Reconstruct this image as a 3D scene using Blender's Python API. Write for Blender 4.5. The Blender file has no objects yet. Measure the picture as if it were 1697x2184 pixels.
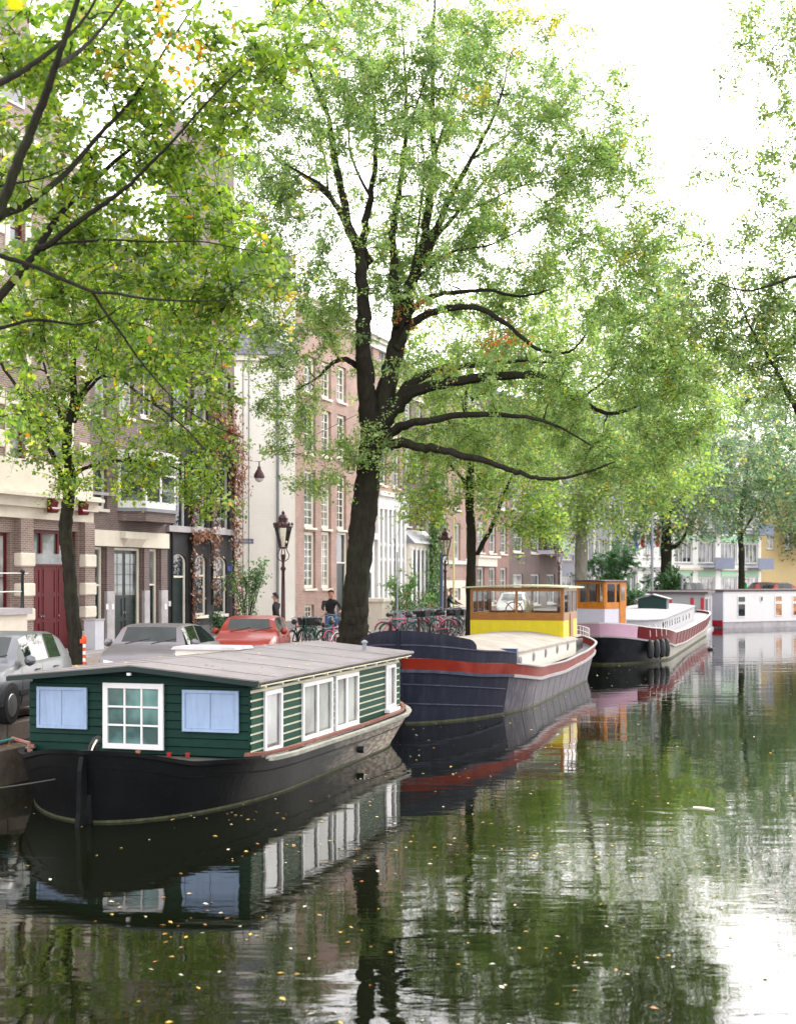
import bpy, bmesh, math, random
import numpy as np
from mathutils import Vector, Matrix, Quaternion
R = math.radians
rnd = random.Random(7)
NR = np.random.default_rng(7)
scn = bpy.context.scene
COL = scn.collection

# ------------------------------------------------------------------ camera, sky, sun, exposure
HE = 3.25           # eye height over the water
FPX = 2900.0        # focal length in the units of my photo measurements (1697 x 2184)
cam_d = bpy.data.cameras.new("camera")
cam = bpy.data.objects.new("camera", cam_d)
COL.objects.link(cam)
cam.location = (0, 0, HE)
cam.rotation_euler = (R(90), 0, 0)
cam_d.sensor_fit = 'VERTICAL'
cam_d.lens = 50
cam_d.sensor_height = 50 * 2184 / FPX
cam_d.shift_y = 140 / 2184
cam_d.clip_start = 0.1
cam_d.clip_end = 2000
cam_d.dof.use_dof = True
cam_d.dof.focus_distance = 26
cam_d.dof.aperture_fstop = 2.0
scn.camera = cam

SUN_AZ, SUN_EL = 36.0, 27.0      # degrees right of the view direction, height
world = bpy.data.worlds.new("World")
scn.world = world
world.use_nodes = True
nt = world.node_tree
nt.nodes.clear()
wo = nt.nodes.new('ShaderNodeOutputWorld')
bg = nt.nodes.new('ShaderNodeBackground')
sky = nt.nodes.new('ShaderNodeTexSky')
sky.sky_type = 'NISHITA'
sky.sun_disc = False
sky.sun_elevation = R(SUN_EL)
sky.sun_rotation = R(SUN_AZ)
sky.altitude = 0
sky.air_density = 1.3
sky.dust_density = 9.0
sky.ozone_density = 1.0
# overcast: the blue of the sky is mostly greyed out by cloud
hs = nt.nodes.new('ShaderNodeHueSaturation')
hs.inputs['Saturation'].default_value = 0.22
mixc = nt.nodes.new('ShaderNodeMixRGB')
mixc.blend_type = 'MIX'
mixc.inputs[0].default_value = 0.72
mixc.inputs[2].default_value = (11.6, 11.3, 11.6, 1)
nt.links.new(sky.outputs[0], hs.inputs['Color'])
nt.links.new(hs.outputs[0], mixc.inputs[1])
nt.links.new(mixc.outputs[0], bg.inputs[0])
bg.inputs[1].default_value = 0.15
nt.links.new(bg.outputs[0], wo.inputs[0])

sun_d = bpy.data.lights.new("sun", 'SUN')
sun_d.energy = 1.0
sun_d.angle = R(14)
sun_d.color = (1.0, 0.94, 0.86)
sun = bpy.data.objects.new("sun", sun_d)
COL.objects.link(sun)
_a, _e = R(SUN_AZ), R(SUN_EL)
sdir = Vector((math.sin(_a) * math.cos(_e), math.cos(_a) * math.cos(_e), math.sin(_e)))
sun.rotation_euler = sdir.to_track_quat('Z', 'Y').to_euler()
sun.location = sdir * 100

scn.view_settings.view_transform = 'Standard'
scn.view_settings.look = 'None'
scn.view_settings.exposure = 1.4
scn.view_settings.gamma = 1.0
scn.view_settings.use_curve_mapping = False
scn.cycles.max_bounces = 8
scn.cycles.transparent_max_bounces = 12
scn.cycles.volume_bounces = 0
scn.cycles.use_denoising = True
scn.cycles.sample_clamp_indirect = 8

# ------------------------------------------------------------------ materials
def _n(t, kind, **kw):
    n = t.nodes.new(kind)
    for k, v in kw.items():
        setattr(n, k, v)
    return n

def M(name, col, rough=.6, metal=0., var=.12, scale=3., bump=0., bscale=None, spec=.3, stretch=None,
      dirt=None, dscale=1.5, damt=.5, dstretch=None, trans=0., coat=0., alpha=1.0):
    """principled material: base colour broken up by two noises, optional dirt and relief"""
    m = bpy.data.materials.new(name)
    m.use_nodes = True
    t = m.node_tree
    p = t.nodes['Principled BSDF']
    p.inputs['Roughness'].default_value = rough
    p.inputs['Metallic'].default_value = metal
    p.inputs['Specular IOR Level'].default_value = spec
    p.inputs['Coat Weight'].default_value = coat
    p.inputs['Alpha'].default_value = alpha
    tc = _n(t, 'ShaderNodeTexCoord')
    mp = _n(t, 'ShaderNodeMapping')
    if stretch: mp.inputs['Scale'].default_value = stretch
    t.links.new(tc.outputs['Object'], mp.inputs[0])
    nz = _n(t, 'ShaderNodeTexNoise')
    nz.inputs['Scale'].default_value = scale
    nz.inputs['Detail'].default_value = 6
    nz.inputs['Roughness'].default_value = .65
    t.links.new(mp.outputs[0], nz.inputs['Vector'])
    rg = _n(t, 'ShaderNodeMapRange')
    rg.inputs[1].default_value = .3; rg.inputs[2].default_value = .7
    rg.inputs[3].default_value = 1 - var; rg.inputs[4].default_value = 1 + var
    t.links.new(nz.outputs[0], rg.inputs[0])
    mx = _n(t, 'ShaderNodeMixRGB', blend_type='MULTIPLY')
    mx.inputs[0].default_value = 1
    mx.inputs[1].default_value = (*col, 1)
    t.links.new(rg.outputs[0], mx.inputs[2])
    out = mx.outputs[0]
    if dirt:
        mp2 = _n(t, 'ShaderNodeMapping')
        if dstretch: mp2.inputs['Scale'].default_value = dstretch
        t.links.new(tc.outputs['Object'], mp2.inputs[0])
        n2 = _n(t, 'ShaderNodeTexNoise')
        n2.inputs['Scale'].default_value = dscale
        n2.inputs['Detail'].default_value = 8
        n2.inputs['Roughness'].default_value = .7
        t.links.new(mp2.outputs[0], n2.inputs['Vector'])
        r2 = _n(t, 'ShaderNodeMapRange')
        r2.inputs[1].default_value = .48; r2.inputs[2].default_value = .68
        r2.inputs[3].default_value = 0; r2.inputs[4].default_value = damt
        t.links.new(n2.outputs[0], r2.inputs[0])
        m2 = _n(t, 'ShaderNodeMixRGB')
        m2.inputs[2].default_value = (*dirt, 1)
        t.links.new(r2.outputs[0], m2.inputs[0])
        t.links.new(out, m2.inputs[1])
        out = m2.outputs[0]
        m['dirt_out'] = 1
    t.links.new(out, p.inputs['Base Color'])
    rr = _n(t, 'ShaderNodeMapRange')
    rr.inputs[3].default_value = max(0, rough - .08); rr.inputs[4].default_value = min(1, rough + .08)
    t.links.new(nz.outputs[0], rr.inputs[0])
    t.links.new(rr.outputs[0], p.inputs['Roughness'])
    if bump:
        n3 = _n(t, 'ShaderNodeTexNoise')
        n3.inputs['Scale'].default_value = bscale or scale * 6
        n3.inputs['Detail'].default_value = 5
        t.links.new(mp.outputs[0], n3.inputs['Vector'])
        b = _n(t, 'ShaderNodeBump')
        b.inputs['Strength'].default_value = bump
        b.inputs['Distance'].default_value = .02
        t.links.new(n3.outputs[0], b.inputs['Height'])
        t.links.new(b.outputs[0], p.inputs['Normal'])
    return m

def M_brick(name, c1, c2, mortar, bw=.22, bh=.065, ms=.012, rough=.85, plane='xz', var=.25, squash=False):
    m = bpy.data.materials.new(name)
    m.use_nodes = True
    t = m.node_tree
    p = t.nodes['Principled BSDF']
    tc = _n(t, 'ShaderNodeTexCoord')
    sp = _n(t, 'ShaderNodeSeparateXYZ')
    cb = _n(t, 'ShaderNodeCombineXYZ')
    t.links.new(tc.outputs['Object'], sp.inputs[0])
    if plane == 'xz':
        ad = _n(t, 'ShaderNodeMath', operation='ADD')
        t.links.new(sp.outputs['X'], ad.inputs[0]); t.links.new(sp.outputs['Y'], ad.inputs[1])
        t.links.new(ad.outputs[0], cb.inputs[0]); t.links.new(sp.outputs['Z'], cb.inputs[1])
    else:
        t.links.new(sp.outputs['X'], cb.inputs[0]); t.links.new(sp.outputs['Y'], cb.inputs[1])
    bt = _n(t, 'ShaderNodeTexBrick')
    bt.inputs['Color1'].default_value = (*c1, 1)
    bt.inputs['Color2'].default_value = (*c2, 1)
    bt.inputs['Mortar'].default_value = (*mortar, 1)
    bt.inputs['Scale'].default_value = 1
    bt.inputs['Brick Width'].default_value = bw
    bt.inputs['Row Height'].default_value = bh
    bt.inputs['Mortar Size'].default_value = ms
    bt.inputs['Bias'].default_value = -.1
    t.links.new(cb.outputs[0], bt.inputs['Vector'])
    nz = _n(t, 'ShaderNodeTexNoise')
    nz.inputs['Scale'].default_value = .7
    nz.inputs['Detail'].default_value = 8
    nz.inputs['Roughness'].default_value = .7
    t.links.new(tc.outputs['Object'], nz.inputs['Vector'])
    rg = _n(t, 'ShaderNodeMapRange')
    rg.inputs[1].default_value = .3; rg.inputs[2].default_value = .7
    rg.inputs[3].default_value = 1 - var; rg.inputs[4].default_value = 1 + var
    t.links.new(nz.outputs[0], rg.inputs[0])
    mx = _n(t, 'ShaderNodeMixRGB', blend_type='MULTIPLY')
    mx.inputs[0].default_value = 1
    t.links.new(bt.outputs['Color'], mx.inputs[1])
    t.links.new(rg.outputs[0], mx.inputs[2])
    t.links.new(mx.outputs[0], p.inputs['Base Color'])
    p.inputs['Roughness'].default_value = rough
    b = _n(t, 'ShaderNodeBump')
    b.inputs['Strength'].default_value = .5
    b.inputs['Distance'].default_value = .01
    b.invert = True
    t.links.new(bt.outputs['Fac'], b.inputs['Height'])
    t.links.new(b.outputs[0], p.inputs['Normal'])
    return m

def M_glass(name, col=(.03, .04, .045), rough=.04, mixw=1.0):
    """window glass seen from outdoors: dark room behind, mirror-like coat"""
    m = bpy.data.materials.new(name)
    m.use_nodes = True
    t = m.node_tree
    p = t.nodes['Principled BSDF']
    p.inputs['Roughness'].default_value = rough
    p.inputs['Specular IOR Level'].default_value = .8
    tc = _n(t, 'ShaderNodeTexCoord')
    nz = _n(t, 'ShaderNodeTexNoise')
    nz.inputs['Scale'].default_value = 1.3
    nz.inputs['Detail'].default_value = 3
    t.links.new(tc.outputs['Object'], nz.inputs['Vector'])
    rg = _n(t, 'ShaderNodeMapRange')
    rg.inputs[1].default_value = .35; rg.inputs[2].default_value = .65
    rg.inputs[3].default_value = .45; rg.inputs[4].default_value = 1.7
    t.links.new(nz.outputs[0], rg.inputs[0])
    mx = _n(t, 'ShaderNodeMixRGB', blend_type='MULTIPLY')
    mx.inputs[0].default_value = 1
    mx.inputs[1].default_value = (*col, 1)
    t.links.new(rg.outputs[0], mx.inputs[2])
    t.links.new(mx.outputs[0], p.inputs['Base Color'])
    b = _n(t, 'ShaderNodeBump')
    b.inputs['Strength'].default_value = .06
    b.inputs['Distance'].default_value = .05
    t.links.new(nz.outputs[0], b.inputs['Height'])
    t.links.new(b.outputs[0], p.inputs['Normal'])
    return m

def M_clear(name, tint=(.75, .85, .82)):
    """see-through pane"""
    m = bpy.data.materials.new(name)
    m.use_nodes = True
    t = m.node_tree
    t.nodes.remove(t.nodes['Principled BSDF'])
    o = t.nodes['Material Output']
    tr = _n(t, 'ShaderNodeBsdfTransparent'); tr.inputs[0].default_value = (*tint, 1)
    gl = _n(t, 'ShaderNodeBsdfGlossy'); gl.inputs['Roughness'].default_value = .02
    gl.inputs[0].default_value = (.9, .9, .9, 1)
    fr = _n(t, 'ShaderNodeFresnel'); fr.inputs[0].default_value = 1.35
    mx = _n(t, 'ShaderNodeMixShader')
    t.links.new(fr.outputs[0], mx.inputs[0])
    t.links.new(tr.outputs[0], mx.inputs[1]); t.links.new(gl.outputs[0], mx.inputs[2])
    t.links.new(mx.outputs[0], o.inputs[0])
    return m

def M_leaf(name, trans=.55, gloss=.05):
    m = bpy.data.materials.new(name)
    m.use_nodes = True
    t = m.node_tree
    t.nodes.remove(t.nodes['Principled BSDF'])
    o = t.nodes['Material Output']
    at = _n(t, 'ShaderNodeAttribute', attribute_name='leafcol')
    hs_ = _n(t, 'ShaderNodeHueSaturation'); hs_.inputs['Value'].default_value = 1.9
    hs_.inputs['Saturation'].default_value = 1.1
    t.links.new(at.outputs['Color'], hs_.inputs['Color'])
    df = _n(t, 'ShaderNodeBsdfDiffuse')
    tl = _n(t, 'ShaderNodeBsdfTranslucent')
    gl = _n(t, 'ShaderNodeBsdfGlossy'); gl.inputs['Roughness'].default_value = .38
    gl.inputs[0].default_value = (.8, .85, .85, 1)
    t.links.new(at.outputs['Color'], df.inputs[0])
    t.links.new(hs_.outputs[0], tl.inputs[0])
    m1 = _n(t, 'ShaderNodeMixShader'); m1.inputs[0].default_value = trans
    t.links.new(df.outputs[0], m1.inputs[1]); t.links.new(tl.outputs[0], m1.inputs[2])
    m2 = _n(t, 'ShaderNodeMixShader'); m2.inputs[0].default_value = gloss
    t.links.new(m1.outputs[0], m2.inputs[1]); t.links.new(gl.outputs[0], m2.inputs[2])
    t.links.new(m2.outputs[0], o.inputs[0])
    return m

BL, BP, BB = (.16, .10, .09), (.40, .22, .17), (.13, .10, .095)
MT = {}
MT['brick_brown'] = M_brick('brown_brick', (.22, .135, .115), (.14, .09, .08), (.30, .26, .23))
MT['brick_purple'] = M_brick('purple_brick', (.135, .085, .08), (.085, .06, .058), (.17, .14, .13))
MT['brick_black'] = M_brick('black_painted_brick', (.022, .020, .024), (.015, .014, .017), (.03, .03, .033))
MT['brick_pink'] = M_brick('pink_brick', (.30, .165, .135), (.23, .125, .10), (.34, .27, .235))
MT['brick_far'] = M_brick('red_brown_brick', (.25, .12, .10), (.19, .095, .08), (.30, .22, .19))
MT['brick_far2'] = M_brick('dark_brown_brick', (.12, .075, .065), (.085, .055, .05), (.17, .14, .13))
MT['brick_white'] = M_brick('white_painted_brick', (.87, .84, .77), (.85, .82, .76), (.76, .73, .67), ms=.006, var=.05)
MT['brick_quay'] = M_brick('quay_brick', (.075, .055, .045), (.045, .035, .03), (.09, .08, .07), var=.5)
MT['pavers'] = M_brick('street_pavers', (.30, .235, .20), (.22, .175, .155), (.16, .13, .11), plane='xy', bw=.2, bh=.1, ms=.008, var=.25)
MT['stone_cream'] = M('cream_stone', (.62, .57, .48), .75, var=.1, scale=1.2, dirt=(.45, .42, .37), damt=.35, bump=.2)
MT['stone_grey'] = M('grey_stone', (.36, .34, .35), .8, var=.15, scale=2, dirt=(.2, .19, .18), bump=.3)
MT['stone_dark'] = M('dark_stone', (.11, .105, .11), .8, var=.2, scale=2, bump=.3)
MT['paint_white'] = M('white_paint', (.66, .65, .64), .5, var=.05, scale=2, dirt=(.42, .40, .36), damt=.3)
MT['paint_cream'] = M('cream_paint', (.72, .68, .58), .5, var=.05, scale=2, dirt=(.5, .46, .38), damt=.25)
MT['red_door'] = M('dark_red_paint', (.10, .006, .010), .4, var=.2, scale=2, spec=.25)
MT['green_black'] = M('green_black_paint', (.010, .022, .020), .3, var=.2, scale=3)
MT['black'] = M('black_paint', (.012, .012, .013), .4, var=.2)
MT['lamp_paint'] = M('lamp_maroon_paint', (.055, .018, .022), .42, var=.2)
MT['iron'] = M('dark_iron', (.025, .028, .03), .45, metal=.4, var=.3)
MT['slate'] = M_brick('slate_tiles', (.16, .165, .18), (.10, .105, .12), (.05, .05, .055), bw=.25, bh=.28, ms=.02, rough=.6)
MT['zinc'] = M('zinc', (.20, .21, .23), .55, metal=.2, var=.12, scale=2)
MT['glass'] = M_glass('window_glass')
MT['glass_pale'] = M_glass('pale_window_glass', (.30, .31, .30), .06)  # paler tone for some of the panes
MT['glass_mid'] = M_glass('grey_window_glass', (.11, .125, .12), .05)
MT['curtain'] = M('white_curtain', (.62, .62, .62), .8, var=.15, scale=4, stretch=(8, 8, .4))
MT['clear'] = M_clear('clear_glass', (.97, .98, .97))
MT['bark'] = M('elm_bark', (.019, .017, .013), .95, var=.45, scale=5, stretch=(2.2, 2.2, .5), bump=1.0, bscale=9, dirt=(.026, .034, .014), damt=.6, dscale=1.1, spec=.1)
MT['bark_grey'] = M('grey_bark', (.17, .165, .14), .9, var=.35, scale=4, stretch=(2, 2, .5), bump=.9, bscale=9, dirt=(.08, .09, .05), damt=.5, spec=.1)
MT['leaf'] = M_leaf('leaves')
MT['ivy_leaf'] = M_leaf('ivy_leaves', trans=.15)

# ------------------------------------------------------------------ mesh helpers
class MB:
    def __init__(s):
        s.v = []; s.f = []; s.m = []; s.mats = []; s.smooth = []
        s.cur = 0; s.sm = False
    def mat(s, m):
        if m not in s.mats: s.mats.append(m)
        s.cur = s.mats.index(m)
        return s
    def face(s, idx):
        s.f.append(tuple(idx)); s.m.append(s.cur); s.smooth.append(s.sm)
    def quad(s, a, b, c, d):
        i = len(s.v); s.v += [tuple(a), tuple(b), tuple(c), tuple(d)]; s.face((i, i+1, i+2, i+3))
    def poly(s, pts):
        i = len(s.v); s.v += [tuple(p) for p in pts]; s.face(range(i, i+len(pts)))
    def box(s, x0, x1, y0, y1, z0, z1, mtx=None, taper=0):
        i = len(s.v)
        t = taper
        P = [(x0,y0,z0),(x1,y0,z0),(x1,y1,z0),(x0,y1,z0),
             (x0+t,y0+t,z1),(x1-t,y0+t,z1),(x1-t,y1-t,z1),(x0+t,y1-t,z1)]
        if mtx is not None: P = [tuple(mtx @ Vector(p)) for p in P]
        s.v += P
        for q in ((0,3,2,1),(4,5,6,7),(0,1,5,4),(1,2,6,5),(2,3,7,6),(3,0,4,7)):
            s.face([i+k for k in q])
        return s
    def prism(s, pts, h0, h1, axis='z', mtx=None):
        """extrude an outline; axis = direction of extrusion"""
        i = len(s.v); n = len(pts)
        def mk(p, h):
            if axis == 'z': q = (p[0], p[1], h)
            elif axis == 'y': q = (p[0], h, p[1])
            else: q = (h, p[0], p[1])
            return tuple(mtx @ Vector(q)) if mtx is not None else q
        s.v += [mk(p, h0) for p in pts] + [mk(p, h1) for p in pts]
        s.face(range(i, i+n)); s.face(range(i+2*n-1, i+n-1, -1))
        for k in range(n):
            s.face((i+k, i+(k+1) % n, i+n+(k+1) % n, i+n+k))
        return s
    def tube(s, pts, rad, n=6, cap=True, ridge=0):
        pts = [Vector(p) for p in pts]
        if not hasattr(rad, '__len__'): rad = [rad]*len(pts)
        base = len(s.v); sm = s.sm; s.sm = True
        up = None
        rj = [rnd.uniform(-1, 1) for _ in range(n)]
        for k, p in enumerate(pts):
            if k == 0: d = pts[1]-p
            elif k == len(pts)-1: d = p-pts[k-1]
            else: d = (pts[k+1]-p).normalized() + (p-pts[k-1]).normalized()
            if d.length < 1e-9: d = Vector((0,0,1))
            d.normalize()
            if up is None:
                up = Vector((0,0,1)) if abs(d.z) < .9 else Vector((1,0,0))
            a = d.cross(up)
            if a.length < 1e-6: a = d.cross(Vector((1,0,.3)))
            a.normalize(); b = a.cross(d); up = b
            for j in range(n):
                t = 2*math.pi*j/n
                rk = rad[k]
                if ridge: rk *= 1+ridge*rj[j]*(1 if (j+k//5) % 3 else .3)+ridge*1.3*math.sin(2*t+k*.35)*math.sin(k*.5+1)+ridge*rnd.uniform(-.5, .5)
                q = p + a*(math.cos(t)*rk) + b*(math.sin(t)*rk)
                s.v.append(tuple(q))
        for k in range(len(pts)-1):
            for j in range(n):
                s.face((base+k*n+j, base+k*n+(j+1) % n, base+(k+1)*n+(j+1) % n, base+(k+1)*n+j))
        s.sm = sm
        if cap:
            s.face([base+j for j in range(n)][::-1]); s.face([base+(len(pts)-1)*n+j for j in range(n)])
        return s
    def lathe(s, prof, c=(0,0,0), n=12, axis='z', cap=True):
        """profile of (radius, height)"""
        base = len(s.v); sm = s.sm; s.sm = True
        for r, h in prof:
            for j in range(n):
                t = 2*math.pi*j/n
                if axis == 'z': q = (c[0]+r*math.cos(t), c[1]+r*math.sin(t), c[2]+h)
                elif axis == 'y': q = (c[0]+r*math.cos(t), c[1]+h, c[2]+r*math.sin(t))
                else: q = (c[0]+h, c[1]+r*math.cos(t), c[2]+r*math.sin(t))
                s.v.append(q)
        for k in range(len(prof)-1):
            for j in range(n):
                s.face((base+k*n+j, base+k*n+(j+1) % n, base+(k+1)*n+(j+1) % n, base+(k+1)*n+j))
        s.sm = sm
        if cap:
            s.face([base+j for j in range(n)][::-1]); s.face([base+(len(prof)-1)*n+j for j in range(n)])
        return s
    def grid(s, rows, close=False):
        """rows: list of equally long lists of points"""
        base = len(s.v); m = len(rows[0])
        for r in rows: s.v += [tuple(p) for p in r]
        for k in range(len(rows)-1):
            for j in range(m-1 if not close else m):
                a = base+k*m+j; b = base+k*m+(j+1) % m
                s.face((a, b, b+m, a+m))
        return s
    def build(s, name, parent=None, mat=None, bevel=0):
        me = bpy.data.meshes.new(name)
        me.from_pydata(s.v, [], s.f)
        mats = s.mats or [mat or MT['paint_white']]
        if mat and not s.mats: mats = [mat]
        for m in mats: me.materials.append(m)
        if len(mats) > 1: me.polygons.foreach_set('material_index', s.m)
        me.polygons.foreach_set('use_smooth', s.smooth)
        bm = bmesh.new(); bm.from_mesh(me)
        bmesh.ops.recalc_face_normals(bm, faces=bm.faces)
        bm.to_mesh(me); bm.free()
        if any(s.smooth): me.set_sharp_from_angle(angle=R(38))
        me.update()
        o = bpy.data.objects.new(name, me)
        COL.objects.link(o)
        if parent: o.parent = parent
        if bevel:
            md = o.modifiers.new('bevel', 'BEVEL'); md.width = bevel; md.segments = 1
            md.limit_method = 'ANGLE'
        return o

def thing(name, label, cat, loc=(0,0,0), rz=0., group=None):
    o = bpy.data.objects.new(name, None)
    COL.objects.link(o)
    o.location = loc; o.rotation_euler = (0, 0, rz)
    o.empty_display_size = .2
    tag(o, label, cat, group)
    return o
def tag(o, label=None, cat=None, group=None, kind=None):
    if label: o['label'] = label
    if cat: o['category'] = cat
    if group: o['group'] = group
    if kind: o['kind'] = kind
    return o
def struct(o): o['kind'] = 'structure'; return o
KIDS = {}
def children(o): return [c for c in bpy.data.objects if c.parent == o]
def dup(root, loc, rz, label, group=None):
    def cp(o, par):
        c = o.copy(); COL.objects.link(c); c.parent = par
        for k in list(o.children): cp(k, c)
        return c
    r = cp(root, None)
    r.location = loc; r.rotation_euler = (0, 0, rz)
    r['label'] = label
    if group: r['group'] = group
    return r

# ------------------------------------------------------------------ the plan of the place
def PX(dx, dy, Y):
    """point at distance Y seen at photo position (dx, dy)"""
    return Vector(((dx-848.5)/FPX*Y, Y, HE-(dy-1232)/FPX*Y))
class Line:
    def __init__(s, P, deg):
        s.P = P; s.t = R(deg); s.sn = math.sin(s.t); s.cs = math.cos(s.t); s.rz = R(90-deg)
    def pt(s, a, o=0, z=0):     # a along, o to the left, z up
        return Vector((s.P[0]+s.sn*a-s.cs*o, s.P[1]+s.cs*a+s.sn*o, z))
    def s(s, dx):
        r = (dx-848.5)/FPX
        return (r*s.P[1]-s.P[0])/(s.sn-r*s.cs)
    def z(s, dx, dy):
        Y = s.P[1]+s.cs*s.s(dx)
        return HE-(dy-1232)/FPX*Y
ZQ = 0.90                                   # street level over the water
QUAY = Line((-6.2, 21.2), 18.3)
KB = HE/3.6        # the boats are laid out at eye height 3.6 and brought to this place's scale
FAC = Line((-9.9, 44.5), 20.0)
# ------------------------------------------------------------------ water, canal walls, street
def water_mat():
    m = bpy.data.materials.new('canal_water')
    m.use_nodes = True
    t = m.node_tree
    p = t.nodes['Principled BSDF']
    p.inputs['Base Color'].default_value = (.0035, .0045, .0020, 1)
    p.inputs['Roughness'].default_value = .015
    p.inputs['IOR'].default_value = 1.36
    tc = _n(t, 'ShaderNodeTexCoord')
    def layer(scale, sx, sy, rot, dist, detail=3):
        mp = _n(t, 'ShaderNodeMapping')
        mp.inputs['Scale'].default_value = (sx, sy, 1)
        mp.inputs['Rotation'].default_value = (0, 0, R(rot))
        t.links.new(tc.outputs['Object'], mp.inputs[0])
        nz = _n(t, 'ShaderNodeTexNoise')
        nz.inputs['Scale'].default_value = scale
        nz.inputs['Detail'].default_value = detail
        nz.inputs['Roughness'].default_value = .45
        nz.inputs['Distortion'].default_value = .6
        t.links.new(mp.outputs[0], nz.inputs['Vector'])
        ml = _n(t, 'ShaderNodeMath', operation='MULTIPLY')
        ml.inputs[1].default_value = dist
        t.links.new(nz.outputs[0], ml.inputs[0])
        return ml
    a = layer(.55, .8, 1.5, 8, .015, 2)
    b = layer(2.1, .6, 1.9, -8, .0042, 3)
    c = layer(8.0, .6, 1.5, 5, .0008, 2)
    # calm and breezy patches
    pn = _n(t, 'ShaderNodeTexNoise'); pn.inputs['Scale'].default_value = .09; pn.inputs['Detail'].default_value = 3
    t.links.new(tc.outputs['Object'], pn.inputs['Vector'])
    pr = _n(t, 'ShaderNodeMapRange')
    pr.inputs[1].default_value = .38; pr.inputs[2].default_value = .62
    pr.inputs[3].default_value = .35; pr.inputs[4].default_value = 1.25
    t.links.new(pn.outputs[0], pr.inputs[0])
    ad = _n(t, 'ShaderNodeMath', operation='ADD')
    t.links.new(b.outputs[0], ad.inputs[0]); t.links.new(c.outputs[0], ad.inputs[1])
    m2 = _n(t, 'ShaderNodeMath', operation='MULTIPLY')
    t.links.new(ad.outputs[0], m2.inputs[0]); t.links.new(pr.outputs[0], m2.inputs[1])
    a2 = _n(t, 'ShaderNodeMath', operation='ADD')
    t.links.new(a.outputs[0], a2.inputs[0]); t.links.new(m2.outputs[0], a2.inputs[1])
    bp = _n(t, 'ShaderNodeBump')
    bp.inputs['Strength'].default_value = 1
    bp.inputs['Distance'].default_value = .55
    t.links.new(a2.outputs[0], bp.inputs['Height'])
    t.links.new(bp.outputs[0], p.inputs['Normal'])
    return m
MT['water'] = water_mat()
b = MB(); b.poly([(-40, -15, 0), (80, -15, 0), (80, 160, 0), (-40, 160, 0)])
struct(b.build('water', mat=MT['water']))

# left bank: edge polyline (near -> far, then the bend to the right)
EDGE = [QUAY.pt(-40), QUAY.pt(0), QUAY.pt(79)]
e2 = Line(EDGE[-1][:2], 58)
EDGE.append(e2.pt(70))
def offset_poly(pts, d):
    """move a polyline d to its left"""
    out = []
    for i, p in enumerate(pts):
        ns = []
        for a, c in ((i-1, i), (i, i+1)):
            if a < 0 or c >= len(pts): continue
            v = (pts[c]-pts[a]).normalized(); ns.append(Vector((-v.y, v.x, 0)))
        n = sum(ns, Vector()); n.normalize()
        out.append(p+n*(d/max(.3, n.dot(ns[0]))))
    return out
def ribbon(name, d0, d1, z0, z1, mat, kind='structure'):
    """closed box strip along the quay edge"""
    A, B_ = offset_poly(EDGE, d0), offset_poly(EDGE, d1)
    b = MB()
    rows = []
    for p, q in zip(A, B_):
        rows.append([(p.x, p.y, z0), (p.x, p.y, z1), (q.x, q.y, z1), (q.x, q.y, z0)])
    b.grid(rows, close=True); b.poly(rows[0]); b.poly(rows[-1][::-1])
    o = b.build(name, mat=mat)
    return struct(o)
ribbon('quay_wall', .38, .9, -1.5, ZQ-.34, MT['brick_quay'])
MT['ledge'] = M('mossy_ledge_stone', (.13, .11, .09), .9, var=.35, scale=4, bump=.5, dirt=(.24, .15, .06), damt=.5, dscale=6)
MT['coping'] = M('quay_coping_stone', (.22, .18, .155), .85, var=.25, scale=3, bump=.4, dirt=(.11, .09, .08), damt=.6)
# the low ledge and the coping are laid in blocks: each is a part of the wall
def blocks(root, d0, d1, z0, z1, mat, name, step, a0=-9, a1=45):
    a = a0
    while a < a1:
        L = step*rnd.uniform(.9, 1.1)
        b = MB(); b.box(.008, L-.008, d0+rnd.uniform(-.01, .01), d1, z0, z1+rnd.uniform(-.006, .006))
        o = b.build(name, root, mat, bevel=.012)
        o.location = (a, 0, 0)
        a += L
q = thing('quay_edge', 'brick and stone quay edge with a leaf littered lower ledge, running behind the moored boats', 'quay', QUAY.pt(0), QUAY.rz)
blocks(q, -.05, .37, -.3, ZQ-.34, MT['ledge'], 'ledge_stone', 1.3)
blocks(q, .40, .80, ZQ-.335, ZQ-.02, MT['coping'], 'coping_stone', 1.0)
tail = MB(); tail.box(45.5, 79, -.05, .37, -.3, ZQ-.34); tail.box(45.5, 79, .4, .8, ZQ-.335, ZQ-.02)
tag(tail.build('far_coping', q, MT['coping']), kind='stuff')

# street: one big sheet from the coping inland
big = offset_poly(EDGE, .8)
pts = [(p.x, p.y, ZQ) for p in big] + [(160, 400, ZQ), (-200, 400, ZQ), (-200, -60, ZQ)]
b = MB(); b.poly(pts)
struct(b.build('street', mat=MT['pavers']))
# raised pavement along the houses with a kerb
b = MB()
sidew = [FAC.pt(-30, -2.2), FAC.pt(74, -2.2)]
b.grid([[(*FAC.pt(a, -2.2)[:2], ZQ-.1), (*FAC.pt(a, -2.2)[:2], ZQ+.11), (*FAC.pt(a, .5)[:2], ZQ+.11), (*FAC.pt(a, .5)[:2], ZQ-.1)] for a in (-30, 0, 30, 74)], close=True)
struct(b.build('pavement', mat=M_brick('grey_paving_slabs', (.30, .27, .26), (.25, .23, .22), (.14, .13, .12), plane='xy', bw=.3, bh=.3, ms=.01)))
b = MB()
b.grid([[(*FAC.pt(a, -2.36)[:2], ZQ-.1), (*FAC.pt(a, -2.36)[:2], ZQ+.115), (*FAC.pt(a, -2.203)[:2], ZQ+.115), (*FAC.pt(a, -2.203)[:2], ZQ-.1)] for a in (-30, 0, 30, 74)], close=True)
struct(b.build('kerb', mat=MT['stone_grey']))

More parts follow.
